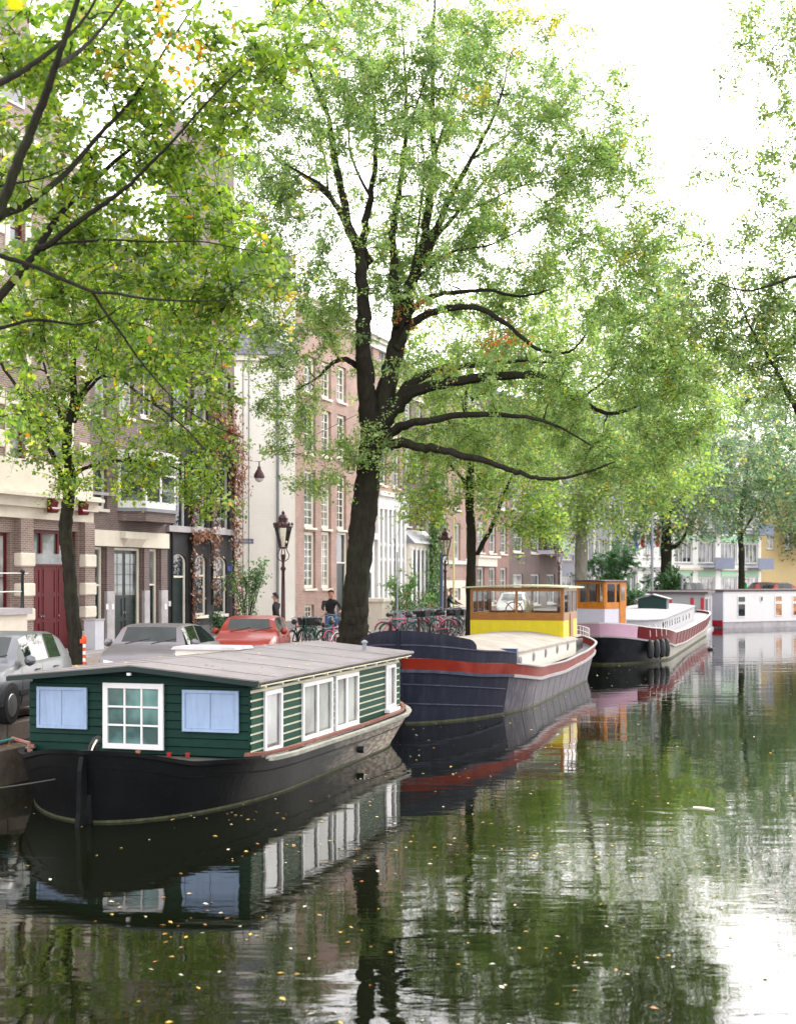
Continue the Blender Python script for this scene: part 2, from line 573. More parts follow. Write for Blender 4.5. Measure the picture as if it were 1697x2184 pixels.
# the street round the far bend lies a little higher
b = MB()
P0 = EDGE[2]; fb = Line(P0[:2], 58)
rows = []
for a in (2, 20, 45, 70):
    rows.append([(*fb.pt(a, 1.0)[:2], ZQ-.2), (*fb.pt(a, 1.0)[:2], ZQ+.45), (*fb.pt(a, 40)[:2], ZQ+.45), (*fb.pt(a, 40)[:2], ZQ-.2)])
b.grid(rows, close=True); b.poly(rows[0]); b.poly(rows[-1][::-1])
struct(b.build('far_street', mat=MT['pavers']))
ZF = ZQ+.45
# right bank, out of the picture to the right: quay and street the right-hand trees stand on
RB = [Vector((8.5, -10, 0)), Vector((11.5, 20, 0)), Vector((16.0, 45, 0)), Vector((24, 68, 0)), Vector((46, 104, 0)), Vector((80, 150, 0))]
b = MB()
b.grid([[(p.x, p.y, -1.5), (p.x, p.y, ZQ)] for p in RB])
struct(b.build('right_quay_wall', mat=MT['brick_quay']))
b = MB(); b.poly([(p.x, p.y, ZQ) for p in RB]+[(200, 150, ZQ), (200, -10, ZQ)])
struct(b.build('right_street', mat=MT['pavers']))
# house row on the right bank, out of the frame: what the windows and the water mirror
# ------------------------------------------------------------------ leaves afloat and on the ground
def leaf_cards(P, N, T, size, cols, fold=.25, aspect=.62, six=False):
    """numpy leaves: P centre, N normal, T axis; rhomb (2 tris) or six-sided (4 tris) blade folded at the rib"""
    n = len(P)
    B = np.cross(N, T); B /= np.linalg.norm(B, axis=1)[:, None]+1e-9
    s = size[:, None]
    w = s*aspect*.5
    if six:
        a = P-T*s*.5; e = P+T*s*.5
        up = N*s*fold*.3
        l1 = P-T*s*.2+B*w*.9+up; l2 = P+T*s*.18+B*w*.8+up
        r1 = P-T*s*.2-B*w*.9+up; r2 = P+T*s*.18-B*w*.8+up
        V = np.stack([a, l1, l2, e, r2, r1], 1).reshape(-1, 3)
        base = np.arange(n)*6
        F = np.stack([base, base+1, base+2, base+3, base, base+3, base+4, base+5], 1).reshape(-1)
        k = 6; fv = 4; nf = 2*n
    else:
        a = P-T*s*.5; e = P+T*s*.5
        up = N*s*fold*.25
        l = P+B*w+up-T*s*.05; r = P-B*w+up-T*s*.05
        V = np.stack([a, l, e, r], 1).reshape(-1, 3)
        base = np.arange(n)*4
        F = np.stack([base, base+1, base+2, base, base+2, base+3], 1).reshape(-1)
        k = 4; fv = 3; nf = 2*n
    return V, F, fv, nf, np.repeat(cols, k, axis=0)
def leaf_object(name, parts, parent=None, mat=None):
    V = np.concatenate([p[0] for p in parts]); C = np.concatenate([p[4] for p in parts])
    off = 0; Fs = []; nf = 0
    for p in parts:
        Fs.append(p[1]+off); off += len(p[0]); nf += p[3]
    F = np.concatenate(Fs); fv = parts[0][2]
    me = bpy.data.meshes.new(name)
    me.vertices.add(len(V)); me.vertices.foreach_set('co', V.astype(np.float32).ravel())
    me.loops.add(len(F)); me.loops.foreach_set('vertex_index', F.astype(np.int32))
    me.polygons.add(nf)
    me.polygons.foreach_set('loop_start', np.arange(nf, dtype=np.int32)*fv)
    me.polygons.foreach_set('loop_total', np.full(nf, fv, dtype=np.int32))
    ca = me.color_attributes.new('leafcol', 'FLOAT_COLOR', 'POINT')
    C4 = np.ones((len(C), 4), np.float32); C4[:, :3] = C
    ca.data.foreach_set('color', C4.ravel())
    me.materials.append(mat or MT['leaf'])
    me.update(calc_edges=True)
    o = bpy.data.objects.new(name, me)
    COL.objects.link(o)
    if parent: o.parent = parent
    return o
def unit(a): return a/(np.linalg.norm(a, axis=1)[:, None]+1e-9)
def pick(cols, w, n, jit=.18):
    c = np.array(cols)[NR.choice(len(cols), n, p=np.array(w)/sum(w))]
    return np.clip(c*NR.uniform(1-jit, 1+jit, (n, 1))*NR.uniform(.93, 1.07, (n, 3)), .003, 1)
def flat_leaves(n, fx, size, z, cols, w, name, label=None):
    P = fx(n); P = np.column_stack([P, np.full(len(P), z)])
    n = len(P)
    N = unit(np.column_stack([NR.normal(0, .12, n), NR.normal(0, .12, n), np.ones(n)]))
    a = NR.uniform(0, 6.28, n)
    T = unit(np.cross(N, np.column_stack([np.cos(a), np.sin(a), np.zeros(n)])))
    o = leaf_object(name, [leaf_cards(P, N, T, NR.uniform(*size, n), pick(cols, w, n))], mat=MT['dead_leaf'])
    tag(o, kind='stuff')
    if label: o['label'] = label
    return o
MT['dead_leaf'] = M_leaf('fallen_leaves', trans=.1)
def fx_water(n):
    # canal leaves: denser beside the boats, clumped
    Y = 7+NR.power(1.1, n)*60
    X = NR.uniform(-.36, .36, n)*Y
    q = (X+5.9-(Y-19.3)*.2924)
    keep = q > .3
    keep &= NR.uniform(0, 1, n) < np.clip(1.25-np.abs((X+.05*Y)/(.33*Y)), .15, 1)
    return np.column_stack([X, Y])[keep]
flat_leaves(1500, fx_water, (.035, .075), .006, [(.45, .30, .06), (.5, .45, .30), (.30, .16, .05), (.62, .58, .48)], [4, 3, 2, 2], 'floating_leaves')
def fx_clump(n):
    c = NR.uniform(0, 1, (26, 2)); c[:, 1] = 10+c[:, 1]*32; c[:, 0] = (c[:, 0]*.5-.22)*c[:, 1]
    k = NR.integers(0, 26, n)
    return c[k]+NR.normal(0, .45, (n, 2))*np.array([1.6, 1])
flat_leaves(420, fx_clump, (.03, .06), .006, [(.45, .30, .06), (.5, .45, .30), (.30, .16, .05)], [4, 3, 2], 'leaf_drift')
def fx_quay(n):
    a = NR.uniform(-8, 10, n); o = NR.uniform(0, .36, n)
    return np.array([QUAY.pt(x, y)[:2] for x, y in zip(a, o)])
flat_leaves(900, fx_quay, (.04, .08), ZQ-.325, [(.42, .22, .05), (.5, .33, .12), (.28, .15, .07)], [3, 3, 2], 'ledge_leaves')
def fx_street(n):
    a = NR.uniform(-8, 60, n); o = .9+NR.exponential(3.0, n)
    return np.array([QUAY.pt(x, y)[:2] for x, y in zip(a, o)])
flat_leaves(2500, fx_street, (.05, .09), ZQ+.008, [(.45, .30, .05), (.40, .24, .08), (.28, .17, .08)], [3, 3, 2], 'street_leaves')
# a pale stick adrift
b = MB(); b.sm = True
b.tube([PX(1478, 1722, 19.23), PX(1500, 1724, 19.14), PX(1522, 1727, 19.0)], [.018, .022, .012], 6)
o = b.build('floating_stick', mat=M('pale_wood', (.6, .55, .45), .8)); 
tag(o, 'pale bare stick floating on the open water right of the boats', 'stick')
# ------------------------------------------------------------------ trees
GREENS = [(.085, .155, .028), (.125, .205, .035), (.060, .115, .028), (.19, .25, .045), (.35, .30, .05), (.40, .17, .03)]
def curve_pts(P, n=5):
    """smooth polyline through points (Catmull-Rom); P rows (x,y,z,r)"""
    P = [np.array(p, float) for p in P]
    P = [2*P[0]-P[1]]+P+[2*P[-1]-P[-2]]
    out = []
    for i in range(1, len(P)-2):
        for k in range(n):
            t = k/n
            out.append(.5*((2*P[i])+(-P[i-1]+P[i+1])*t+(2*P[i-1]-5*P[i]+4*P[i+1]-P[i+2])*t*t+(-P[i-1]+3*P[i]-3*P[i+1]+P[i+2])*t**3))
    out.append(P[-2])
    return np.array(out)
def make_tree(name, label, limbs, blobs, leaf=(.06, .10), per=14, greens=GREENS, gw=(5, 5, 3, 3, .35, .12), bark='bark',
              seed=1, six=False, sides=10, twr=.018, droop=.25, dense=None, group=None, cat='tree', twig=.75, autumn=None, wob=.05, swarm=1.0, root=None):
    """limbs: polylines of (x,y,z,r); blobs: (centre, radii, number of sprays)"""
    rg = np.random.default_rng(seed)
    base = root or limbs[0][0][:3]
    t = thing(name, label, cat, tuple(base), 0, group)
    o3 = np.array(base, float)
    tr = MB(); br = MB()
    SP = []; SR = []
    for i, L in enumerate(limbs):
        c = curve_pts(L, 14 if i == 0 else 6)
        wv = rg.normal(0, wob, (len(c), 3))*np.minimum(.5, c[:, 3:4]*4)*(.25 if i == 0 else 1)
        c[1:-1, :3] += wv[1:-1]
        ns = (26 if sides > 12 else sides) if i == 0 else (12 if c[0, 3] > .12 else 7)
        (tr if i == 0 else br).tube([tuple(p[:3]-o3) for p in c], [max(.006, p[3]) for p in c], ns, ridge=.07 if c[0, 3] > .1 else 0)
        for k in range(len(c)-1):
            for f in (0, .5):
                SP.append(c[k, :3]*(1-f)+c[k+1, :3]*f); SR.append(c[k, 3]*(1-f)+c[k+1, 3]*f)
        SP.append(c[-1, :3]); SR.append(c[-1, 3])
    SP = np.array(SP); SR = np.array(SR)
    # growth targets in the crown's lobes, thinner near their middle
    T = []
    for c, r, n in blobs:
        d = unit(rg.normal(0, 1, (n, 3))); q = rg.uniform(.35, 1.0, n)**.6
        T.append(np.array(c)+d*np.array(r)*q[:, None])
    T = np.concatenate(T)
    T = T[T[:, 2] > ZQ+1.3]
    d0 = np.array([np.min(np.linalg.norm(SP-p, axis=1)) for p in T])
    order = np.argsort(d0)
    low = SR < 9
    tw = MB()
    tips = []
    cap = len(SP)+len(T)*4
    BP_ = np.empty((cap, 3)); BR = np.empty(cap); nb = len(SP)
    BP_[:nb] = SP; BR[:nb] = SR
    for k in order:
        p = T[k]
        # prefer nodes that lie below/inside: branches rise outwards
        dd = np.linalg.norm(BP_[:nb]-p, axis=1)+.35*np.maximum(0, BP_[:nb, 2]-p[2])
        j = int(np.argmin(dd))
        a = BP_[j].copy(); ra = BR[j]
        L = np.linalg.norm(p-a)
        if L < .12: continue
        r0 = min(ra*.75, twr+.011*L); r1 = max(.006, r0*.35)
        mid = (a+p)/2+rg.normal(0, .10*L, 3)+np.array([0, 0, .12*L])
        q1 = .25*a*1.0+.5*mid*1.0+.25*p
        pts = [a, a*.5+q1*.5+rg.normal(0, .03*L, 3), q1, q1*.45+p*.55+rg.normal(0, .03*L, 3), p]
        rr = [r0, r0*.85, r0*.7, r0*.5, r1]
        tw.tube([tuple(x-o3) for x in pts], rr, 4 if r0 > .02 else 3, cap=False)
        for x, rx in zip(pts[1:], rr[1:]):
            if nb < cap: BP_[nb] = x; BR[nb] = rx; nb += 1
        tips.append((p, pts[2], (p-pts[2])/(np.linalg.norm(p-pts[2])+1e-6)))
    # sprays: little side twigs carrying leaves in rough planes
    ns = len(tips)
    tp = np.array([x[0] for x in tips]); tm = np.array([x[1] for x in tips]); td = np.array([x[2] for x in tips])
    per_tw = 4
    LP = []; LN = []; LT = []; SH = []
    base_n = unit(rg.normal(0, .55, (ns, 3))+np.array([0, 0, 1.0]))
    bright = rg.normal(0, 1, ns)
    for j in range(per_tw):
        f = rg.uniform(.15, 1.0, (ns, 1))
        st = tm*(1-f)+tp*f
        dr = unit(td*.6+rg.normal(0, .8, (ns, 3)))
        dr[:, 2] -= droop*rg.uniform(0, 1.6, ns); dr = unit(dr)
        ln = twig*rg.uniform(.5, 1.3, (ns, 1))
        en = st+dr*ln
        for a, e in zip(st[::1], en[::1]):
            tw.tube([tuple(a-o3), tuple((a+e)/2-o3+np.array([0, 0, .04])), tuple(e-o3)], [.007, .005, .003], 3, cap=False)
        g = rg.uniform(.1, 1.08, (ns, per))
        P = st[:, None, :]+(en-st)[:, None, :]*g[:, :, None]
        side = unit(np.cross(base_n, dr))
        sg = rg.choice([-1, 1], (ns, per, 1))
        P = P+side[:, None, :]*sg*rg.uniform(.02, .11, (ns, per, 1))*swarm+rg.normal(0, .06*swarm, (ns, per, 3))
        Nn = base_n[:, None, :]+rg.normal(0, .5, (ns, per, 3))
        Tt = dr[:, None, :]*.7+side[:, None, :]*sg+rg.normal(0, .35, (ns, per, 3)); Tt[:, :, 2] -= .35
        LP.append(P.reshape(-1, 3)); LN.append(Nn.reshape(-1, 3)); LT.append(Tt.reshape(-1, 3))
        SH.append(np.repeat(bright, per))
    P = np.concatenate(LP); N = unit(np.concatenate(LN)); Tt = np.concatenate(LT); sh = np.concatenate(SH)
    Tt = unit(Tt-N*np.sum(Tt*N, axis=1)[:, None])
    n = len(P)
    gwv = np.array(gw, float); gwv /= gwv.sum()
    cc = np.array(greens)[rg.choice(len(greens), n, p=gwv)]
    cc = cc*(1+.16*np.clip(sh, -1.8, 1.8))[:, None]*rg.uniform(.82, 1.18, (n, 1))
    # whole sprays that have turned
    turned = np.repeat(rg.uniform(0, 1, ns) < .012, per); turned = np.tile(turned, per_tw)
    mm = turned & (rg.uniform(0, 1, n) < .55)
    cc[mm] = np.array([.42, .33, .05])*rg.uniform(.7, 1.2, (mm.sum(), 1))
    if autumn is not None:
        for (c, r, col) in autumn:
            m2 = (np.linalg.norm((P-np.array(c))/np.array(r), axis=1) < 1) & (rg.uniform(0, 1, n) < .42)
            cc[m2] = np.array(col)*rg.uniform(.6, 1.3, (m2.sum(), 1))
    sz = (leaf[0]+leaf[1])/2*np.exp(rg.normal(0, .26, n))
    tag(leaf_object('crown', [leaf_cards(P-o3, N, Tt, sz, np.clip(cc, .004, 1), six=six)], t), kind='stuff')
    tr.build('trunk', t, MT[bark])
    if br.f: br.build('limbs', t, MT[bark])['kind'] = 'stuff'
    tw.build('twigs', t, MT[bark])['kind'] = 'stuff'
    return t
def pl(Y, pts, r0, r1, dY=0., ys=None):
    """limb from photo positions at distance Y (+dY at its end)"""
    out = []
    n = len(pts)
    for i, (x, y) in enumerate(pts):
        f = i/(n-1)
        yy = Y+dY*f if ys is None else ys[i]
        p = PX(x, y, yy)
        out.append((p.x, p.y, p.z, r0+(r1-r0)*f**.8))
    return out
def bl(x, y, Y, rx, ry, n, rd=None):
    """lobe centred at photo position, radii given in photo units"""
    c = PX(x, y, Y); k = Y/FPX
    return ((c.x, c.y, c.z), (rx*k, rd if rd else (rx+ry)*.5*k, ry*k), n)

G3 = [(.085, .145, .07), (.125, .19, .085), (.05, .095, .05), (.18, .24, .085), (.40, .33, .07), (.42, .2, .05)]
# the big elm at the quay edge
Yb = 39.7
g0 = PX(752, 1404, Yb)
trunk = [(g0.x-.05, g0.y, ZQ-.05, .56), (g0.x, g0.y, ZQ+.5, .43)] + pl(Yb, [(757, 1300), (765, 1200), (775, 1100), (785, 1010), (792, 940), (800, 880)], .39, .33)
limbs = [trunk,
 pl(Yb, [(797, 930), (785, 860), (778, 780), (775, 690), (772, 600), (762, 530), (732, 470), (690, 400), (610, 350)], .36, 0.020, -2),
 pl(Yb, [(775, 570), (773, 520), (790, 420), (800, 330), (795, 200), (780, 60)], .17, 0.016, 1.5),
 pl(Yb, [(745, 495), (712, 330), (700, 250), (660, 150), (640, 60)], .13, 0.012, -1),
 pl(Yb, [(803, 930), (820, 850), (840, 760), (855, 690), (875, 610), (897, 545), (915, 440), (925, 340), (922, 200), (925, 60), (930, -60)], .34, 0.016, 1),
 pl(Yb, [(850, 700), (842, 600), (838, 500), (852, 400), (866, 270), (862, 120), (850, -20)], .17, 0.012, 2.5),
 pl(Yb, [(880, 600), (925, 500), (965, 410), (1010, 330), (1060, 230), (1090, 110)], .15, 0.012, -1),
 pl(Yb, [(905, 530), (960, 470), (1040, 380), (1110, 300), (1180, 250)], .09, 0.008, 3),
 pl(Yb, [(788, 830), (765, 785), (740, 768), (712, 772), (680, 803), (632, 832)], .13, 0.020, -1.5),
 pl(Yb, [(808, 945), (850, 912), (900, 900), (1000, 884), (1090, 886), (1180, 905), (1260, 950)], .17, 0.020, -3),
 pl(Yb, [(812, 915), (850, 865), (890, 832), (960, 815), (1100, 800), (1170, 805), (1235, 850), (1300, 882), (1370, 860), (1440, 820)], .22, 0.020, -2),
 pl(Yb, [(835, 870), (880, 815), (950, 786), (1040, 777), (1110, 770), (1200, 775)], .18, 0.016, 2),
 pl(Yb, [(845, 745), (880, 690), (930, 664), (1010, 655), (1080, 690), (1145, 745), (1205, 752), (1240, 725), (1290, 640)], .14, 0.012, -1),
 pl(Yb, [(862, 690), (900, 640), (960, 625), (1040, 619), (1110, 632), (1180, 612), (1240, 555)], .11, 0.012, 2),
 pl(Yb, [(812, 955), (850, 945), (900, 953), (960, 965), (1050, 988), (1110, 1010), (1170, 1022), (1240, 1010), (1310, 985)], .17, 0.020, -4),
 pl(Yb, [(1370, 860), (1450, 800), (1500, 760)], .06, 0.008, 0, ys=[Yb-2, Yb-3, Yb-4]),
 pl(Yb, [(790, 560), (720, 440), (640, 370), (570, 320)], .1, 0.012, 1.5),
 pl(Yb, [(850, 720), (868, 640), (885, 540), (893, 470), (905, 370), (895, 260)], 0.072, .012, -1.5),
 pl(Yb, [(925, 340), (960, 220), (990, 110), (1000, 20)], 0.051, .01, 1.5),
 pl(Yb, [(862, 310), (900, 190), (955, 70)], 0.043, .01, -1),
 pl(Yb, [(795, 430), (748, 330), (742, 210), (722, 60)], 0.051, .01, 1),
 pl(Yb, [(1005, 340), (1080, 290), (1150, 215), (1220, 180)], 0.043, .01, 2),
 pl(Yb, [(700, 420), (690, 330), (640, 250), (600, 200)], 0.036, .01, 1),
 pl(Yb, [(940, 450), (1020, 440), (1100, 400), (1190, 380), (1250, 330)], 0.043, .01, -1.5),
 pl(Yb, [(1240, 850), (1300, 800), (1330, 740), (1400, 690)], 0.043, .01, -1),
 pl(Yb, [(880, 600), (960, 540), (1050, 520), (1150, 470), (1260, 450)], 0.051, .01, 1.5),
]
blobs = [bl(700, 120, 39, 170, 170, 60), bl(880, 90, 40, 200, 170, 85), bl(1090, 130, 40, 150, 140, 55), bl(1230, 250, 39, 130, 120, 48),
 bl(620, 330, 38.5, 120, 140, 46), bl(560, 420, 38.5, 90, 110, 26), bl(540, 560, 38.5, 70, 90, 20), bl(570, 180, 39, 90, 100, 20), bl(800, 330, 41, 190, 160, 60), bl(1020, 330, 38, 180, 150, 62), bl(1270, 430, 38.5, 140, 120, 50), bl(1340, 330, 38.5, 70, 80, 12), bl(1390, 500, 38, 70, 70, 16),
 bl(640, 520, 38, 100, 120, 32), bl(900, 500, 41.5, 160, 120, 46), bl(1120, 520, 41, 180, 110, 62), bl(1340, 600, 37.5, 140, 110, 58),
 bl(640, 700, 38, 110, 110, 45), bl(980, 600, 42.5, 190, 90, 48), bl(1180, 690, 42, 170, 100, 52), bl(1400, 740, 36.5, 120, 110, 60),
 bl(620, 850, 38.5, 85, 80, 20), bl(1050, 830, 43, 200, 80, 46), bl(1280, 880, 38.5, 150, 90, 52), bl(1450, 860, 36, 110, 100, 50),
 bl(690, 970, 38.5, 110, 80, 14), bl(1150, 950, 42.5, 200, 60, 44), bl(1330, 980, 37, 120, 50, 30), bl(800, 950, 39, 70, 60, 12), bl(960, 800, 38.5, 120, 60, 12), bl(1100, 760, 38.2, 150, 60, 18), bl(1150, 860, 38, 140, 60, 16), bl(860, 560, 38.3, 90, 110, 20), bl(900, 300, 38.5, 120, 120, 22), bl(760, 200, 38.5, 110, 120, 22), bl(1180, 340, 39, 110, 90, 24), bl(960, 170, 39, 130, 120, 28), bl(960, 930, 40, 110, 60, 22),
 bl(800, 820, 41.5, 90, 100, 9), bl(760, 640, 41, 80, 110, 16)]
make_tree('elm_tree', 'huge leaning elm whose dark forked trunk rises from the quay edge beside the cyclist', limbs, blobs,
          leaf=(.06, .105), per=54, seed=3, sides=16, twig=.8, greens=[(.15, .235, .078), (.20, .29, .085), (.095, .165, .06), (.27, .35, .09), (.40, .34, .06), (.40, .17, .03)],
          autumn=[(tuple(PX(1080, 700, 38.7)), (1.1, 3, .8), (.42, .13, .04)), (tuple(PX(880, 690, 39.5)), (.8, 3, .5), (.40, .14, .05)), (tuple(PX(1160, 30, 40)), (1.6, 4, 1.0), (.5, .38, .04))])

# the slim young elm in front of the red doors
Ys = 36.8
g1 = PX(165, 1414, Ys)
limbs = [[(g1.x, g1.y, ZQ-.05, .24), (g1.x-.03, g1.y, ZQ+.5, .20)] + pl(Ys, [(153, 1290), (147, 1200), (140, 1130), (147, 1060), (150, 1010)], .19, .16),
 pl(Ys, [(150, 1020), (143, 930), (158, 850), (155, 760), (158, 680), (160, 600), (165, 520)], .14, .03),
 pl(Ys, [(143, 1050), (125, 1000), (105, 950), (92, 920), (62, 880), (40, 830), (5, 780), (-30, 700)], .09, .03, -2),
 pl(Ys, [(146, 960), (135, 910), (120, 850), (95, 780), (70, 690)], .08, .02, 1.5),
 pl(Ys, [(155, 1015), (190, 995), (225, 985), (290, 983), (350, 990), (400, 1010)], .06, .02, -1),
 pl(Ys, [(158, 900), (180, 830), (215, 785), (240, 735), (300, 690), (360, 620)], .08, .02, 1),
 pl(Ys, [(170, 850), (230, 800), (310, 850), (380, 900), (440, 960)], .05, .015, -2.5),
 pl(Ys, [(157, 720), (210, 640), (270, 570), (330, 500)], .06, .02, -1.5)]
blobs = [bl(60, 780, 36, 110, 120, 36), bl(200, 720, 36.5, 130, 110, 50), bl(340, 740, 36, 120, 110, 54), bl(440, 820, 35.8, 80, 100, 24),
 bl(160, 900, 36.5, 130, 90, 26), bl(300, 900, 36, 130, 90, 38), bl(430, 970, 35.5, 70, 90, 26), bl(240, 1000, 36, 120, 50, 26), bl(60, 930, 36, 70, 90, 14),
 bl(110, 610, 37, 130, 110, 46), bl(280, 580, 36.5, 130, 110, 44), bl(430, 680, 36, 90, 90, 34), bl(150, 1035, 36.5, 50, 30, 7), bl(440, 1060, 35.5, 60, 50, 15), bl(330, 1000, 35.6, 70, 45, 12)]
YG = [(.125, .205, .03), (.18, .265, .038), (.075, .14, .025), (.26, .32, .05), (.50, .42, .06), (.50, .24, .03)]
make_tree('young_elm', 'slim young elm with a bent trunk standing in front of the dark red doors', limbs, blobs,
          leaf=(.08, .135), per=14, seed=5, greens=YG, gw=(6, 5, 3.5, 3, .4, .1), twig=.6, six=True, droop=.35)

# near elm, its trunk out of the frame to the left: long limbs reach in over the boat
Yn = 14.6
tb = (-8.6, 13.6)
fk = PX(-10, 650, Yn)
limbs = [[(tb[0], tb[1], ZQ-.05, .42), (tb[0]+.1, tb[1]+.1, 3.0, .33), (tb[0]+.8, tb[1]+.3, 4.8, .26), (-6.2, 14.4, 5.3, .16), (fk.x-.3, fk.y, fk.z-.25, .085)],
 pl(Yn, [(-25, 660), (0, 632), (45, 580), (82, 530), (122, 465), (165, 420), (240, 350), (300, 300), (345, 265), (410, 200), (450, 150)], 0.058, 0.008, 1.5),
 pl(Yn, [(82, 530), (105, 522), (150, 485), (215, 440), (270, 400), (320, 350), (370, 300), (440, 220), (515, 145)], 0.042, 0.008, -1),
 pl(Yn, [(105, 522), (180, 514), (250, 512), (330, 516), (425, 515), (500, 528), (575, 540)], 0.018, 0.005, .8),
 pl(Yn, [(-60, 520), (0, 545), (65, 565), (145, 600), (200, 622), (240, 625), (300, 635), (360, 640), (430, 642), (500, 640)], 0.031, 0.005, -1.5),
 pl(Yn, [(195, 618), (225, 665), (262, 715), (300, 770), (370, 850), (440, 900), (520, 935)], 0.018, 0.004, .5),
 pl(Yn, [(-40, 705), (0, 700), (80, 682), (165, 692), (215, 680), (260, 655)], 0.027, 0.005, 1),
 pl(12.4, [(-80, 590), (-30, 500), (0, 450), (30, 370), (62, 290), (95, 210), (115, 150), (135, 95), (165, 0), (190, -80)], 0.068, 0.018, -1),
 pl(12.4, [(-100, 230), (0, 178), (65, 140), (125, 95), (180, 40), (220, -30)], 0.041, 0.009, .5),
 pl(12.4, [(120, 140), (155, 120), (200, 80), (255, 10), (290, -50)], 0.031, 0.007, 1),
 pl(13.8, [(-60, 520), (0, 462), (50, 440), (100, 405), (150, 360), (215, 285), (280, 215), (350, 110), (415, 10)], 0.054, 0.009, 1.5),
 pl(13.8, [(-60, 410), (10, 395), (90, 380), (150, 355)], 0.020, 0.005, 0),
 pl(13.6, [(-700, 700), (-420, 560), (-200, 560), (-60, 560)], 0.109, 0.032, 1),
 pl(13.6, [(-650, 640), (-300, 560), (-100, 500), (-20, 430)], 0.102, 0.032, -1),
]
blobs = [bl(60, 260, 14, 150, 150, 22), bl(220, 230, 15, 150, 150, 24), bl(380, 180, 15.5, 130, 130, 20), bl(520, 130, 15.5, 110, 110, 15), bl(640, 60, 15.5, 100, 80, 9),
 bl(60, 80, 13.5, 130, 100, 16), bl(250, 60, 14.5, 150, 80, 14), bl(120, 430, 15.5, 160, 110, 28), bl(320, 420, 16, 140, 110, 22), bl(450, 370, 16, 110, 120, 17), bl(480, 500, 16, 90, 70, 10),
 bl(200, 570, 15.6, 170, 70, 26), bl(400, 580, 16, 120, 70, 18), bl(540, 600, 16, 90, 80, 9), bl(120, 690, 15.6, 150, 80, 20), bl(330, 720, 15.8, 120, 80, 15), bl(470, 700, 16, 60, 70, 4),
 bl(30, 830, 15.6, 70, 90, 5)]
make_tree('overhanging_elm', 'near elm whose long dark limbs reach in from the left edge of the photo', limbs, blobs,
          leaf=(.055, .09), per=25, seed=9, greens=YG, gw=(6, 5, 4, 2.6, .22, .1), twig=.42, six=True, droop=.3, twr=.008, wob=.025, swarm=.8,
          autumn=[(tuple(PX(410, 130, 15.6)), (.30, 2, .16), (.62, .30, .05)), (tuple(PX(370, 140, 15)), (.18, 2, .12), (.6, .28, .05))])

# trees farther along the quay
def quay_tree(name, label, dx, Y, ztop, r, lobes, seed, tr=.25, greens=GREENS, forks=None, **kw):
    g = PX(dx, 1232, Y)
    ky = Y/FPX
    L = [[(g.x, Y, ZQ-.05, tr*1.25), (g.x, Y, ZQ+.6, tr)] + [(g.x+a*ky, Y, HE+b_*ky, tr*f) for a, b_, f in kw.pop('stem')]]
    for f in forks or []:
        L.append([(g.x+a*ky, Y+d, HE+b_*ky, rr) for a, b_, d, rr in f])
    return make_tree(name, label, L, [bl(x, y, yy, rx, ry, n) for x, y, yy, rx, ry, n in lobes], seed=seed, greens=greens, **kw)
G2 = [(.145, .23, .055), (.20, .30, .06), (.085, .155, .045), (.27, .34, .07), (.48, .38, .06), (.5, .22, .04)]
quay_tree('forked_elm', 'slender elm forking low in front of the pink brick house, left of the yellow wheelhouse', 1003, 54, 0, 0,
  [(900, 1060, 54, 60, 70, 26), (990, 1000, 54, 110, 90, 60), (1100, 1060, 53, 90, 90, 55), (1080, 950, 55, 120, 90, 55), (1150, 1130, 53, 50, 50, 20), (900, 950, 55, 80, 70, 24), (1200, 900, 54, 120, 90, 50), (1050, 830, 56, 160, 110, 70), (1220, 760, 56, 150, 120, 60), (960, 720, 57, 110, 90, 45), (1090, 690, 57, 130, 90, 50), (880, 830, 56, 80, 90, 30)],
  13, tr=.20, greens=G2, per=16, leaf=(.10, .17), twig=1.0, six=False, swarm=1.5,
  stem=[(2, 80, .95), (-2, 160, .9), (0, 250, .7), (-10, 380, .4), (10, 480, .2)],
  forks=[[(2, 40, 0, .11), (25, 70, 0, .10), (50, 120, 0, .08), (80, 200, 0, .05), (110, 260, 0, .02)], [(-8, 200, 0, .08), (-60, 260, 0, .04)], [(0, 300, 0, .1), (70, 400, 0, .05)], [(0, 380, 0, .1), (160, 460, 0, .04)]])
quay_tree('pale_trunked_elm', 'broad elm with a pale grey trunk rising behind the orange wheelhouse', 1238, 75, 0, 0,
  [(1200, 1090, 75, 90, 60, 40), (1300, 1060, 74, 110, 70, 60), (1250, 960, 76, 170, 90, 90), (1380, 900, 75, 130, 110, 70), (1420, 1030, 74, 90, 60, 40), (1330, 800, 76, 160, 110, 60), (1250, 680, 77, 150, 110, 55), (1400, 690, 77, 120, 100, 45), (1500, 800, 76, 110, 90, 45), (1430, 1000, 76, 120, 80, 40)],
  17, tr=.37, greens=G2, bark='bark_grey', per=14, leaf=(.14, .22), twig=1.4, swarm=2.2,
  stem=[(0, 60, .95), (2, 130, .85), (0, 200, .7), (20, 300, .4), (40, 400, .2)],
  forks=[[(0, 110, 0, .2), (50, 190, 0, .12), (120, 280, 0, .05)], [(0, 150, 0, .2), (-50, 230, 0, .1), (-80, 300, 0, .04)], [(0, 200, 0, .1), (150, 330, 0, .03)], [(40, 400, 0, .09), (20, 520, 0, .03)], [(120, 280, 0, .06), (200, 480, 0, .02)]])
